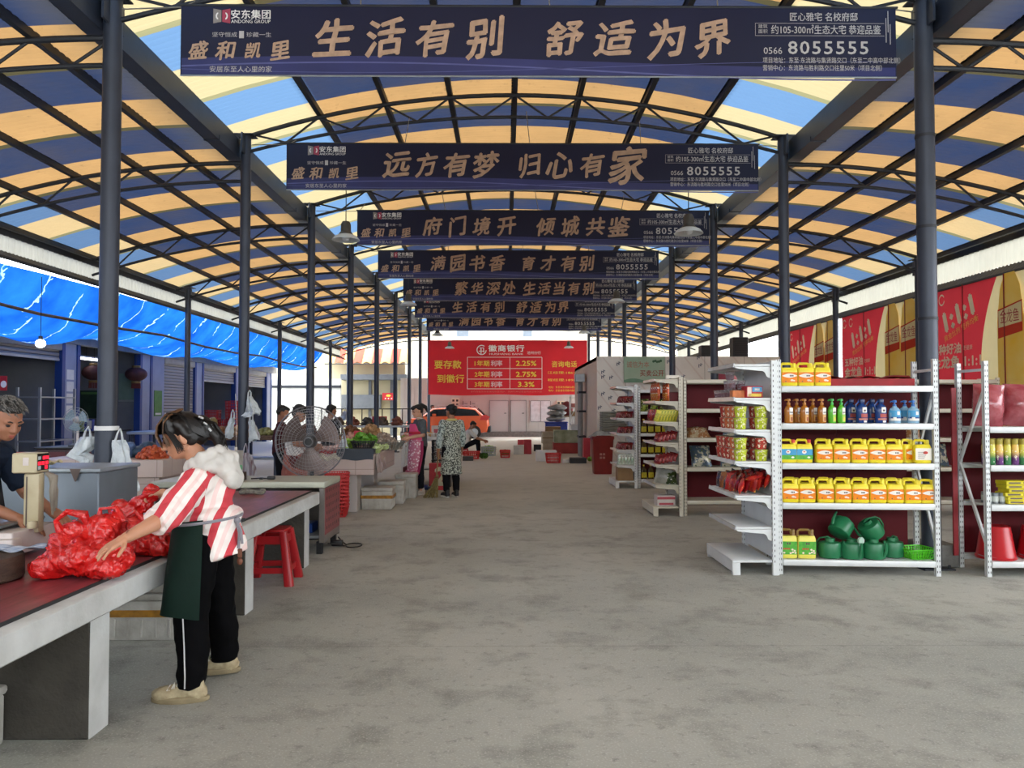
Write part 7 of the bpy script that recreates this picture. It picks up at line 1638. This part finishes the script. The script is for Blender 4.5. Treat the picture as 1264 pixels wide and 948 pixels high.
b = B(); b.tube([(.12, .12, 1.33), (.15, 0, 1.12), (.13, -.16, .92)], .018, 6); b.tube([(.0, .14, 1.37), (.12, .12, 1.33)], .018, 6); b.build('strap', mat('tan_strap', 'c9a27a', .6), r)
figure('person standing behind the orange car, only the dark head and shoulders showing', (-3.9, 40.86, 0), 0.0, 1.68, None, M_skin2, '2c3442', legs='1c1d22', shoes='222222', hair='15120f', sleeve=.9, seed=12, vox=.016)
# vendor sitting low at the back
figure('seated vendor in a white shirt and black trousers bending over greens near the orange car', (-1.22, 24.9, 0), .1, 1.60, dict(head=(.16, 0, 1.00), neck=(.08, 0, .86), ch=(.0, 0, .68), pv=(-.10, 0, .36), sL=(.05, .16, .80), sR=(.05, -.16, .80), eL=(.28, .2, .58), eR=(.28, -.2, .58), wL=(.52, .12, .50), wR=(.52, -.12, .50),
    hL=(-.08, .09, .34), hR=(-.08, -.09, .34), kL=(.32, .13, .50), kR=(.32, -.13, .50), aL=(.34, .12, .08), aR=(.34, -.12, .08)), M_skin2, 'd8d4cc', legs='17181c', shoes='222222', hair='15120f', headdir=(.75, 0, -.6), seed=13, vox=.014)
st((-1.34, 24.9, 0), .1, 'low red stool under the seated vendor', scale=(.75, .75, .55))
# ================================================================== BACK OF THE HALL
M_panel = mat('off_white_sheet', 'b9bbb5', .6, var=.08, scale=.8)
M_panel2 = mat('grey_white_door', 'b4b8b6', .55, var=.06, scale=.8)
WY = 41.2
def ribbed(name, m, x0, x1, z0, z1, y, rib=.25):
    b = B(); n = int((x1 - x0)/rib)
    for k in range(n): xa = x0 + (x1 - x0)*k/n; xb = x0 + (x1 - x0)*(k+1)/n; b.box(xa, xb - .03, y, y + .06, z0, z1); b.box(xb - .03, xb, y + .015, y + .06, z0, z1)
    return b.build(name, m, smooth=0)
struct(ribbed('wall_back', M_panel, -5.6, 9.5, .28, 3.1, WY))
b = B().box(-5.6, 9.5, WY - .12, WY + .1, 0, .28); struct(b.build('baseboard_back', M_conc, smooth=0))
def door(n, px0, px1, py0, py1):
    a, c = at(px0, py0, WY - .06), at(px1, py1, WY - .06); b = B().box(a.x, c.x, WY - .05, WY + .01, .28, a.z); o = b.build(f'door_{n}', M_panel2, smooth=0); struct(o)
    f = B()
    for x0, x1 in ((a.x - .05, a.x), (c.x, c.x + .05)): f.box(x0, x1, WY - .07, WY, .28, a.z + .05)
    f.box(a.x - .05, c.x + .05, WY - .07, WY, a.z, a.z + .05); f.build('door_frame', mat('door_trim_grey', '8f9392', .5), o, 0)
    B().tube([(c.x - .10, WY - .05, 1.25), (c.x - .10, WY - .12, 1.25), (c.x - .2, WY - .12, 1.25)], .02, 6).build('door_handle', M_black_p, o)
door(1, 605, 627, 495, 542); door(2, 631, 649, 495, 542)
a, c = at(655, 495, WY), at(679, 520, WY); b = B().box(a.x, c.x, WY - .04, WY, c.z, a.z); o = b.build('window_1', mat('frosted_pane', 'c9cdd0', .3), smooth=0); struct(o)
b = B()
for x in (a.x - .03, (a.x + c.x)/2, c.x): b.box(x, x + .04, WY - .06, WY, c.z, a.z)
b.box(a.x, c.x, WY - .06, WY, c.z - .04, c.z); b.box(a.x, c.x, WY - .06, WY, a.z, a.z + .04); b.build('window_frame', mat('door_trim_grey', '8f9392', .5), o, 0)
M_mbox = mat('meter_cream', 'd2c9ae', .5)
for k, (px, py) in enumerate(((562, 497), (692, 500))):
    p = at(px, py, WY - .15); root = thing('meter_box', ['cream electric meter box left of the white doors, above the orange car', 'cream electric meter box right of the white doors, beside the metal ladder rack'][k], 'meter box', p)
    B().bbox(-.2, .2, 0, .14, -.22, .22, .01, 1).build('box', M_mbox, root)
    b = B()
    for sx in (-1, 1):
        for sz in (-1, 1): b.box(sx*.1 - .06, sx*.1 + .06, -.006, 0, sz*.11 - .055, sz*.11 + .055)
    b.build('window_pane', M_black_p, root, 0)
for k, (px0, px1) in enumerate(((572, 580), (581, 590))):
    a, c = at(px0, 495, WY - .1), at(px1, 520, WY - .1); root = thing('wall_poster', ['pale printed notice on the back wall behind the car, left one', 'pale printed notice on the back wall behind the car, right one'][k], 'poster', ((a.x + c.x)/2, WY - .04, (a.z + c.z)/2)); W, H = c.x - a.x, a.z - c.z
    B().box(-W/2, W/2, 0, .02, -H/2, H/2).build('sheet', mat('notice_paper', 'c0c0b8', .7, var=.15, scale=6), root, 0)
    b = B()
    for q in range(6): b.box(-W*.35, W*(.1 + .05*(q % 3)), -.004, 0, H*(.35 - .13*q), H*(.38 - .13*q))
    b.build('lines', mat('grey_print', '70757c', .7), root, 0); B().box(-W/2 - .03, -W/2, -.02, .02, -H/2, H/2).build('edge_strip', M_black_p, root, 0)
# buildings behind
root = thing('cream_building', 'tall cream building behind the far end, with two windows above the red banner', 'building', (0, 47, 0))
B().box(-14, 14, 0, .4, 0, 9.5).build('wall', mat('cream_render', 'bdb7a4', .9, var=.06, scale=.4), root, 0)
for px0, px1 in ((560, 600), (643, 673)):
    a, c = at(px0, 396, 46.9), at(px1, 417, 46.9); f = B()
    for x in (a.x, (a.x + c.x)/2 - .03, c.x - .06): f.box(x, x + .06, -.08, 0, c.z, a.z + .8)
    f.box(a.x, c.x, -.08, 0, c.z - .06, c.z); f.box(a.x - .1, c.x + .1, -.14, 0, c.z - .12, c.z - .06); w = f.build('window', M_white, root, 0)
    g = B().mat(0); g.box(a.x, c.x, -.03, -.01, c.z, a.z + .8); g.mat(1).box(a.x + (c.x - a.x)*.1, a.x + (c.x - a.x)*.45, -.05, -.03, c.z + .1, c.z + .5); g.build('pane', [mat('window_glass_grey', '8f9aa4', .15), mat('curtain_grey', '5f6872', .7)], w, 0)
root = thing('low_building', 'low cream building with a dark grey eave at the back left, behind the posts', 'building', (0, 43, 0))
B().box(-11.0, -5.6, 0, .3, 0, 4.2).build('wall', mat('warm_cream_render', 'b3aa8e', .9, var=.08, scale=.6), root, 0)
B().bbox(-9.0, -5.4, -.8, .2, 3.05, 3.35, .02, 1).build('eave', mat('slate_grey', '5a5f66', .7), root)
for x in (-8.8, -7.6, -6.4): B().box(x, x + .16, -.1, 0, 0, 3.05).build('pilaster', mat('slate_grey', '5a5f66', .7), root, 0)
B().box(-9.2, -6.9, -.45, 0, 1.5, 2.25).build('counter_board', mat('slate_grey', '5a5f66', .7), root, 0)
panel('red_sign', 'small red sign on the cream building at the back left', 'sign', 472, 485, 487, 494, 42.6, mat('sign_red', 'c02832', .5), .05, lambda r, W, H: [B().ell((0, -.004, H*.12), (W*.2, .004, H*.16), 12, 6).build('mark', M_ygold, r)] + [B().box(W*x - .03, W*x + .03, -.008, 0, -H*.34, -H*.2).build('mark', M_inkw, r) for x in (-.25, 0, .25)])
o = ribbed('white_fence', mat('white_fence_sheet', 'c9cac4', .6, var=.1), -13.5, -8.4, 0, 3.0, 39.6, .5); tag(o, 'tall white ribbed sheet fence at the back left end of the stalls', 'fence')
B().box(-13.5, -8.4, 39.55, 39.6, 2.55, 2.68).build('rail', M_black, o, 0)
root = thing('awning', 'yellow and red striped awning at the back left, above the cream building', 'awning', (-7.6, 42.97, 3.9))
b = B()
for k in range(9): b.mat(k % 2); b.grid(4, 4, lambda u, v: (-2.2 + .5*(k + u), -1.0*v, .9 - .9*v + .12*sin(pi*u)*v))
b.build('cloth', [mat('awning_yellow', 'd8b060', .8), mat('awning_red', 'b8402c', .8)], root); B().tube([(-2.2, -1, 0), (2.3, -1, 0)], .03, 6).build('bar', M_black, root)
root = thing('thin_railing', 'dark thin railing at the back left behind the vegetable stalls', 'railing', (0, 27, 0))
for z in (1.5, 1.0): B().tube([(-6.4, 0, z), (-2.9, 0, z)], .018, 6).build('rail', M_black, root)
for k in range(6): B().tube([(-6.4 + .7*k, 0, 0), (-6.4 + .7*k, 0, 1.5)], .018, 6).build('upright', M_black, root)
hung('white carrier bag hanging on the thin railing at the back left', [(0, .40, .07, .05), (0, .28, .12, .08), (0, .1, .16, .1)], .14, (-5.55, 26.9, 1.02), 0, 8)
carton('red_box', 'small red cardboard box behind the garlic heap', 'box', .5, .4, .3, mat('bright_red_plastic', 'a81a22', .35), (-4.35, 26.6, .95), .3)
root = thing('goods_table', 'grey table of small goods at the back left behind the garlic', 'table', (-4.6, 26.6, 0)); B().bbox(-1.5, 1.4, -.5, .35, .88, .95, .01, 1).build('top', M_galv, root)
for x in (-1.4, 1.3):
    for y in (-.4, .3): B().box(x - .03, x + .03, y - .03, y + .03, 0, .88).build('leg', M_steel, root)
for k in range(5): heap('produce_heap', f'small heap of goods on the grey table at the back left, {ORD[k]} from the left', 'produce', -5.7 + .5*k, 26.4, .952, .2, .2, .22, 26, .06, mat('goods_' + str(k % 3), ['7a6a5c', 'a0604a', '5a5a52'][k % 3], .7, var=.4, scale=9), 20 + k)
# orange car
root = thing('car', 'orange hatchback car with a dark window band parked at the far end, behind the stalls', 'car', (-2.95, 39.76, 0))
M_car = mat('orange_car_paint', 'd8561c', .25, .1, var=.03, coat=.6); M_glass = mat('dark_car_glass', '14181e', .1, var=.02); M_tyre = mat('tyre_rubber', '1b1b1c', .8)
side = [(-2.1,.35),(-2.12,.75),(-2.0,.98),(-1.35,1.08),(-.75,1.52),(.6,1.60),(1.45,1.52),(1.85,1.15),(2.08,1.05),(2.12,.6),(2.05,.32),(1.75,.28),(-1.8,.26)]
def carsec(y, inset): return [(x*(1 - inset*.05) , y, .26 + (z - .26)*(1 - inset*.03) if z < 1.1 else 1.05 + (z - 1.05)*(1 - inset*.15)) for x, z in side]
b = B(); rings = [carsec(y, i) for y, i in ((-.86, 1.2), (-.80, .5), (-.70, .2), (0, 0), (.70, .2), (.80, .5), (.86, 1.2))]; b.loft(rings); b.build('body', M_car, root, 35)
for s in (-1, 1):
    g = B().prism([(-1.15,1.10),(-.68,1.44),(.58,1.50),(1.38,1.42),(1.62,1.14)], s*.855, s*.875, 'y') if s > 0 else B().prism([(-1.15,1.10),(-.68,1.44),(.58,1.50),(1.38,1.42),(1.62,1.14)], -.875, -.845, 'y'); g.build('side_window', M_glass, root)
    B().tube([(-.6, s*.72, 1.60), (-.5, s*.72, 1.66), (1.1, s*.72, 1.66), (1.25, s*.72, 1.60)], .025, 6).build('roof_rail', mat('silver_trim', 'c8cace', .3, .6), root)
    for x in (-1.35, 1.35):
        w = B().xf(T(x, s*.84, .32, rx=pi/2)).lathe([(.2,-.1),(.32,-.1),(.33,-.06),(.33,.06),(.32,.1),(.2,.1)], 24).build('wheel', M_tyre, root); B().xf(T(x, s*.84, .32, rx=pi/2)).lathe([(.20,-.105),(.2,.105),(.05,.11)], 16).build('hub', M_galv, w)
    b = B().prism([(1.62,.92),(2.02,.92),(2.10,1.06),(1.86,1.20),(1.70,1.12)], s*.70 if s > 0 else -.885, .885 if s > 0 else -.70, 'y'); b.build('tail_light', mat('tail_light_red', 'c81e14', .2), root)
    B().bbox(-.75, -.55, s*.9 - .1, s*.9 + .1, 1.12, 1.24, .03, 2).build('wing_mirror', M_car, root)
b = B().bbox(1.98, 2.16, -.82, .82, .30, .62, .04, 2); b.bbox(-2.16, -1.98, -.82, .82, .30, .55, .04, 2); b.build('bumper', mat('bumper_black', '22252a', .6), root)
b = B(); b.loft([[(1.50, y, 1.50), (1.86, y, 1.16), (1.90, y, 1.18), (1.54, y, 1.53)] for y in (-.66, .66)]); b.build('rear_window', M_glass, root)
# fruit stall with the red 2 sign
root = thing('fruit_stall', 'white stall of fruit boxes behind the woman in the pink apron', 'stall', (-1.55, 15.9, 0))
B().bbox(-.55, .55, -.4, .5, .88, .95, .01, 1).build('top', M_white, root)
for x in (-.50, .50):
    for y in (-.36, .46): B().bbox(x - .04, x + .04, y - .04, y + .04, 0, .88, .006, 1).build('leg', M_white, root)
B().bbox(-.5, .5, -.35, .45, .3, .33, .006, 1).build('shelf', M_galv, root)
for k in range(4): basket('vegetable_crate', f'dark plastic crate, {ORD[k]} from the bottom of the stack in front of the fruit stall', 'crate', .36, .3, .125, M_black_p, (-1.28, 15.35, .40 + .128*k), 0, 7, 'dark stacked crates', .95)
B().bbox
o = foil_o = carton('red_number_sign', 'red board with a large pale figure 2 standing on the floor by the broom', 'sign', .36, .20, .50, mat('sign_red', 'c02832', .5), (-1.27, 14.75, 0)); tt = text('2', 'number', o, .04, .26, mat('pale_cream_print', 'd8cfb0', .6), h=.32, y=-.105, offset=.03)
carton('crate_plinth', 'low dark box under the stacked crates', 'box', .4, .34, .395, mat('dark_top', '3c3a3a', .5), (-1.28, 15.35, 0))
for k, (x, c, n_) in enumerate(((-1.95, 'c9583a', 'red'), (-1.62, 'd8a23a', 'orange'), (-1.25, 'e0c060', 'yellow'))):
    basket('fruit_tray', f'white tray of {n_} fruit on the fruit stall', 'tray', .32, .4, .08, M_white, (x, 15.85, .952), 0, 5, 'fruit trays', .95)
    for q in range(12):
        o = B().ell((0, 0, .04), (.042, .042, .04), 10, 8).build('fruit', mat('fruit_' + c, c, .4, var=.1)); o.location = (x - .09 + .09*(q % 3), 15.72 + .09*(q//3), .958 + (.0 if q % 2 else .012)); tag(o, f'{n_} fruit in the tray on the fruit stall, {ORD[q]} counting from its front left', 'fruit', f'{n_} fruit')
carton('fruit_carton', 'white and red printed carton at the back of the fruit stall', 'carton', .5, .25, .22, mat('pale_carton', 'cfc6bf', .5), (-1.3, 16.25, .952), 0, ([mat('pink_band', 'b84a58', .5)], [(.1, .9, .3, .7, 0)]))
for k, (x, c) in enumerate(((-1.55, '2a4a8a'), (-1.38, '2a3f78'))): 
    b = B(); b.ell((0,0,.05), (.10,.14,.06), 10, 8); me = fuse_mesh(b, .02, 2, .02, 9, k, .002); me.materials.append(mat('blue_bag_' + c, c, .4, var=.3)); o = link('plastic_bag', me); o.location = (x, 14.7 - .25*k, .0); tag(o, ['blue plastic bag on the floor beside the red 2 board, farther one', 'dark blue plastic bag on the floor by the pink aproned woman\'s shoes'][k], 'bag')
carton('red_crate_box', 'red box on the floor under the vegetable counter side', 'box', .3, .5, .45, mat('dark_red_card', '6e1c22', .6, var=.2), (-1.75, 14.6, 0))
# clutter at the back right
def gcart(name, label, cat, px0, px1, pytop, pybot, m, D=.5, deco=None):
    g0 = gr((px0 + px1)/2, pybot); Y = g0.y; W = (px1 - px0)/960*Y; H = (pybot - pytop)/960*Y
    return carton(name, label, cat, W, D, H, m, (g0.x, Y + D/2, 0), 0, deco)
gcart('foam_box', 'plain white foam box on the floor behind the red basket', 'box', 662, 687, 556.5, 569.5, mat('clean_foam', 'dfe0dc', .8, var=.04), .5)
def gbask(label, px0, px1, pytop, pybot, m, D=.5, flare=.85, name='plastic_basket'):
    g0 = gr((px0 + px1)/2, pybot); Y = g0.y; return basket(name, label, 'basket', (px1 - px0)/960*Y, D, (pybot - pytop)/960*Y, m, (g0.x, Y + D/2, 0.001), 0, 8, None, flare, .03)
M_rb = mat('bright_red_basket', 'd02a26', .45)
gbask('bright red basket on the floor in front of the white foam box', 674, 693, 560, 572, M_rb)
gbask('red basket holding a dark green plant in the middle of the far floor', 617, 630, 556, 565.5, M_rb, .42)
p = gr(623, 563); lt[3]((p.x, p.y + .25, .012), 0, 'dark green plant in the red basket on the far floor', 'plants on the far floor', scale=1.5)
gbask('white basket of pale greens beside the seated vendor', 594, 612, 552, 563, mat('white_basket', 'b8c0bc', .6), .5, .95)
p = gr(603, 561); lt[0]((p.x, p.y + .3, .012), 0, 'pale green leaves heaped in the white basket beside the seated vendor', 'plants on the far floor', scale=1.7)
p = gr(597, 566); lt[3]((p.x, p.y, .0), 0, 'dark greens lying on the floor at the vendor\'s feet', 'plants on the far floor', scale=1.4)
gbask('red basket of goods in front of the seated vendor', 571, 592, 557.5, 567, M_rb, .4)
gcart('dark_box', 'small dark box in front of the red basket by the vendor', 'box', 571, 584, 563.5, 569, mat('dark_top', '3c3a3a', .5), .3)
gcart('blue_box', 'small blue box behind the speckled smock', 'box', 569, 575, 548, 556, mat('bag_blue', '2a3f9a', .5), .3)
gcart('red_carton', 'red carton standing by the white plinth below the doors', 'carton', 647, 656, 543, 560.5, mat('faded_red_card', 'b8303c', .6, var=.1), .4)
gcart('red_carton', 'low red carton to the left of the standing one below the doors', 'carton', 639, 648, 543, 549, mat('faded_red_card', 'b8303c', .6, var=.1), .3)
gcart('white_carton', 'white carton in front of the red cartons below the doors', 'carton', 634, 646.5, 550, 561, mat('white_card', 'cfccc4', .7), .4)
M_cb = mat('cardboard', '9a7a56', .85, var=.1); M_cb2 = mat('pale_cardboard', 'b0a288', .85, var=.12)
gcart('cardboard_box', 'large tan cardboard box, lower of the stack at the back right', 'box', 671, 686, 548, 557.5, M_cb2, .6)
g_ = gr(678, 557.5); carton('cardboard_box', 'tan cardboard box, upper of the stack at the back right', 'box', .48, .6, .42, M_cb2, (g_.x, g_.y + .35, .27), .05, ([mat('tape_tan', '8a744e', .6)], [(.0, 1, .45, .55, 0)]))
carton('cardboard_box', 'tall brown cardboard box behind the tan stack at the back right', 'box', .55, .5, .85, M_cb, (g_.x + .2, g_.y + 1.2, .0), 0)
g_ = gr(700, 560); carton('pale_crate', 'wide pale box with a green smudge at the back right', 'box', .85, .6, .42, mat('greenish_card', 'bdbda2', .8, var=.25, scale=3, col2='6e7a56'), (g_.x, g_.y + .4, .36), 0)
carton('red_bin', 'red low box under the pale one at the back right', 'box', .9, .65, .35, mat('dull_red_card', 'a8342c', .6, var=.15), (g_.x, g_.y + .4, .0), 0)
gcart('black_tray_box', 'black plastic tray on the floor at the back right', 'tray', 704, 724, 565.5, 572, M_black_p, .4); gcart('white_small_box', 'small white box left of the black tray', 'box', 695, 703, 567, 571.5, mat('clean_foam', 'dfe0dc', .8, var=.04), .3)
p = gr(726, 570); lt[0]((p.x + .08, p.y + .2, .002), 0, 'small green plant on the floor at the right end of the black tray', 'plants on the far floor', scale=.8)
carton('white_small_tub', 'white tub on the red box at the back right', 'tub', .28, .3, .2, M_white, (g_.x + .28, g_.y + .2, .785), 0)
gcart('black_speaker', 'small black crate under the white door plinth', 'crate', 659, 668, 549, 557, M_black_p, .3)
gcart('red_drum', 'red upright drum beside the cold room', 'drum', 720.5, 729, 541, 567, mat('drum_red', 'c02834', .4), .35); gcart('blue_drum', 'blue upright board beside the red bin', 'board', 729.5, 732.5, 543, 567, mat('drum_blue', '2a3f9a', .5), .2)
# stacked bags and ladder rack
root = thing('blue_pallet', 'blue plastic pallet box carrying the grey sacks at the back right', 'pallet', (at(687, 533, 30).x, 30.2, 0)); B().bbox(-.42, .42, -.3, .3, 0, .95, .02, 1).build('box', mat('drum_blue', '2a3f9a', .5), root); B().bbox(-.44, .44, -.32, .32, .95, 1.0, .01, 1).build('rim', mat('drum_blue', '2a3f9a', .5), root)
for k in range(3):
    b = B(); b.ell((0,0,.11), (.40,.28,.12), 14, 8); b.ell((.1,.05,.14),(.25,.2,.1),10,8); me = fuse_mesh(b, .03, 2, .03, 5, k, .002); me.materials.append(mat('grey_sack_plastic', '9a9c9c', .35, var=.35, scale=6)); o = link('plastic_sack', me); o.location = (root.location.x + .02*k, 30.2, 1.003 + .215*k); tag(o, f'grey plastic sack, {ORD[k]} from the bottom of the stack on the blue pallet', 'sack', 'stacked grey sacks')
b = B(); b.ell((0,0,.3), (.28,.25,.32), 12, 8); me = fuse_mesh(b, .03, 2, .03, 4, 5, .002); me.materials.append(mat('maroon_sack', '7a2a2e', .7)); o = link('maroon_sack', me); o.location = (at(700, 505, 32).x, 31.98, 1.202); tag(o, 'maroon sack on the shelf behind the grey sacks', 'sack')
root = thing('ladder_rack', 'white metal shelf rack with diagonal braces beside the cold room', 'rack', (at(711, 510, 31.4).x, 31.4, 0)); M_w2 = mat('white_rack_paint', 'd8dad8', .4)
for x in (-.24, .24):
    for y in (-.2, .2): B().box(x - .02, x + .02, y - .02, y + .02, 0, 2.05).build('upright', M_w2, root, 0)
for z in (.45, .9, 1.2, 1.55, 1.95): B().box(-.26, .26, -.22, .22, z - .03, z).build('shelf', M_w2, root, 0)
B().bar((-.22, -.2, 1.2), (.22, -.2, 1.95), .025, .025).build('brace', M_w2, root)
carton('box_small', 'red and white box on the top of the metal ladder rack', 'box', .36, .3, .16, mat('pale_red_card', 'b06a64', .7), (root.location.x, 31.4, 1.553)); carton('bucket_white', 'white tub low in the metal ladder rack', 'tub', .3, .3, .26, M_white, (root.location.x, 31.4, .902)); carton('brown_box', 'brown box on the middle shelf of the metal ladder rack', 'box', .4, .34, .2, M_cb, (root.location.x, 31.4, 1.203))
root = thing('sack_shelf', 'low wooden stand behind the grey sacks', 'stand', (at(700, 505, 32).x, 31.98, 0)); B().bbox(-.3, .3, -.25, .25, 1.16, 1.2, .006, 1).build('top', M_cb, root)
for x in (-.27, .27):
    for y in (-.2, .2): B().box(x - .03, x + .03, y - .03, y + .03, 0, 1.16).build('leg', M_cb, root)
# ---- cold room with film covered panels
def film_mat():
    t = NT('film_covered_panel'); src, x, y, z = t.xyz('World')
    c = t.mix(t.ramp(t.noise(src, .9, 4), .3, .7), lin('cfc9c1'), lin('e2ded8'))
    d = t.math('FRACT', t.math('MULTIPLY', t.math('ADD', x, t.math('MULTIPLY', z, .8)), 2.2)); c = t.mix(t.math('MULTIPLY', t.math('LESS_THAN', d, .12), .25), c, lin('b08a80'))
    jx = t.math('ABSOLUTE', t.math('SUBTRACT', t.math('FRACT', t.math('DIVIDE', x, 1.1)), .5)); c = t.mix(t.math('MULTIPLY', t.math('GREATER_THAN', jx, .492), .6), c, lin('7a746c'))
    t.L.new(c, t.p.inputs['Base Color']); t.p.inputs['Roughness'].default_value = .35; return t.m
M_film = film_mat()
c0 = at(737, 440, 21.5); CX0, CZ = c0.x, c0.z
root = thing('cold_room', 'walk in cold room of pale film covered panels behind the end shelving units', 'cold room', (0, 0, 0))
B().box(CX0, 7.6, 21.5, 21.6, 0, CZ).build('front_wall', M_film, root, 0); B().box(CX0, CX0 + .1, 21.6, 28.5, 0, CZ).build('side_wall', mat('pinkish_panel', 'c0b0a2', .5, var=.06), root, 0); B().box(CX0, 7.6, 21.6, 28.5, CZ - .1, CZ).build('roof', mat('film_roof', 'a89a8c', .7), root, 0); B().box(7.5, 7.6, 21.6, 28.5, 0, CZ - .1).build('side_wall', MATS['pinkish_panel'], root, 0); B().box(CX0, 7.6, 28.4, 28.5, 0, CZ - .1).build('rear_wall', MATS['pinkish_panel'], root, 0)
for k, (px, py) in enumerate(((744, 459), (763, 449), (754, 466), (744, 486), (753, 491), (740, 503), (757, 507), (862, 441), (864, 451), (744, 465), (825, 446), (843, 465))):
    p = at(px, py, 21.5); b = B(); q = .07
    for s in (0, 1): b.tube([(-.10 + .11*s, 0, -.06), (-.03 + .11*s, 0, .06), (.02 + .10*s, 0, -.02)], .022, 5)
    o = b.build('film_mark', mat('film_blue_mark', '3e4a66', .6), root); o.location = (p.x, 21.492, p.z); o.scale = (.55, .2, .62); o.rotation_euler.y = -.5
p0, p1 = at(771, 440, 21.3), at(822, 472, 21.3); W, H = p1.x - p0.x, p0.z - p1.z; root = thing('market_sign', 'pale green market sign with red characters on the cold room front', 'sign', ((p0.x + p1.x)/2, 21.42, (p0.z + p1.z)/2))
B().box(-W/2, W/2, 0, .05, -H/2, H/2).build('board', mat('mint_board', 'a9bda4', .5, var=.1, scale=2, col2='8fb098'), root, 0)
text('诚信为本', 'sign_lettering', root, -W*.16, H*.2, mat('coral_ink', 'b86a5c', .5), w=W*.55, h=H*.24, y=-.006); text('买卖公开', 'sign_lettering', root, W*.18, -H*.14, mat('sign_dark_red', '9a3a34', .5), w=W*.58, h=H*.24, y=-.006, offset=.01)
b = B(); b.grid(16, 1, lambda u, v: (W*(u - .5), -.006, -H*.5 + (.10 + .06*sin(u*7))*H*v)); b.build('green_wave', mat('sign_green', '6e9a7e', .5), root); b = B(); 
for k in range(5): b.ell((W*(.22 + .045*k), -.004, H*(.32 + .02*sin(k*2))), (W*.03, .004, H*.05), 8, 5)
b.build('leaf_print', mat('sign_leaf', '3f6a48', .5), root)
for k, (px0, px1, py0) in enumerate(((905, 924, 416), (866, 880, 426))):
    Y = 23; a, c = at(px0, py0, Y), at(px1, 440, Y); W, H = c.x - a.x, a.z - CZ - .004
    o = thing('cooling_unit', ['dark cooling unit on the cold room roof, right one', 'dark cooling unit on the cold room roof, beside an aisle post'][k], 'cooling unit', ((a.x + c.x)/2, Y, CZ + .002)); B().bbox(-W/2, W/2, 0, .4, 0, H, .02, 1).build('casing', mat('dark_casing', '35373a', .6), o)
    b = B()
    for q in range(8): b.box(-W*.42, W*.42, -.006, 0, H*(.1 + .1*q), H*(.13 + .1*q))
    b.build('grille', M_black, o, 0)
root = thing('pipe_column', 'grey pipes and brackets running up the side of the cold room', 'pipes', (CX0 - .16, 24.5, 0))
for k in range(3): B().tube([(-.0, .25*k, 0), (-.0, .25*k, CZ - .4)], .06, 10).build('pipe', mat('pipe_grey', '8c8a86', .5), root)
for z in (.6, 1.4, 2.0): B().box(-.08, .15, -.08, .58, z, z + .06).build('bracket', M_black, root, 0)
B().bbox(-.2, .12, -.15, .2, CZ - .62, CZ - .35, .02, 1).build('junction_box', M_galv, root)
# red wheeled bin with a sack, stacked trays
root = thing('rubbish_bin', 'tall dark red bin with a grey sack hanging out, beside the farthest shelving unit', 'bin', (at(742, 560, 18.3).x + .02, 18.3, 0))
B().loft([[(x*k, y*k, z) for x, y in rrect(.5, .55, .06, 3)] for z, k in ((.0, .80), (.02, .82), (.80, .98), (.82, 1.04), (.88, 1.04), (.88, .96), (.80, .92))]).build('bin', mat('dark_red_bin', '8c2420', .5, var=.15), root)
b = B(); b.grid(14, 10, lambda u, v: (-.30 + .5*u, -.1 + .3*v, .90 + .10*sin(pi*u)*sin(pi*v) - .15*max(0, .35 - u) + .03*mnoise.noise(V((u*6, v*6, 0))))); b.build('sack', mat('bin_sack', 'b0b6b8', .4, var=.4, scale=6, col2='4a4e52'), root); b = B(); [b.box(-.08 + .07*i, -.03 + .07*i, -.257, -.25, .36 + .08*j, .41 + .08*j) for i in range(2) for j in range(2)]; b.build('printed_mark', mat('pale_bin_print', 'b0786e', .6), root)
px_ = at(760, 523, 20.4).x
root = thing('tray_table', 'low grey stand under the stacked trays in front of the cold room', 'stand', (px_, 20.5, 0)); B().bbox(-.42, .42, -.28, .28, .86, .92, .01, 1).build('top', M_galv, root)
for x in (-.38, .38):
    for y in (-.24, .24): B().box(x - .03, x + .03, y - .03, y + .03, 0, .86).build('leg', M_galv, root)
for k in range(9): o = B().bbox(-.38, .38, -.25, .25, 0, .055, .012, 1).build('egg_tray', mat('grey_pulp_tray', '8a8c84', .8, var=.15)); o.location = (px_, 20.5, .922 + .058*k); tag(o, f'grey pulp tray, {ORD[k]} from the bottom of the stack before the cold room', 'tray', 'stacked pulp trays')
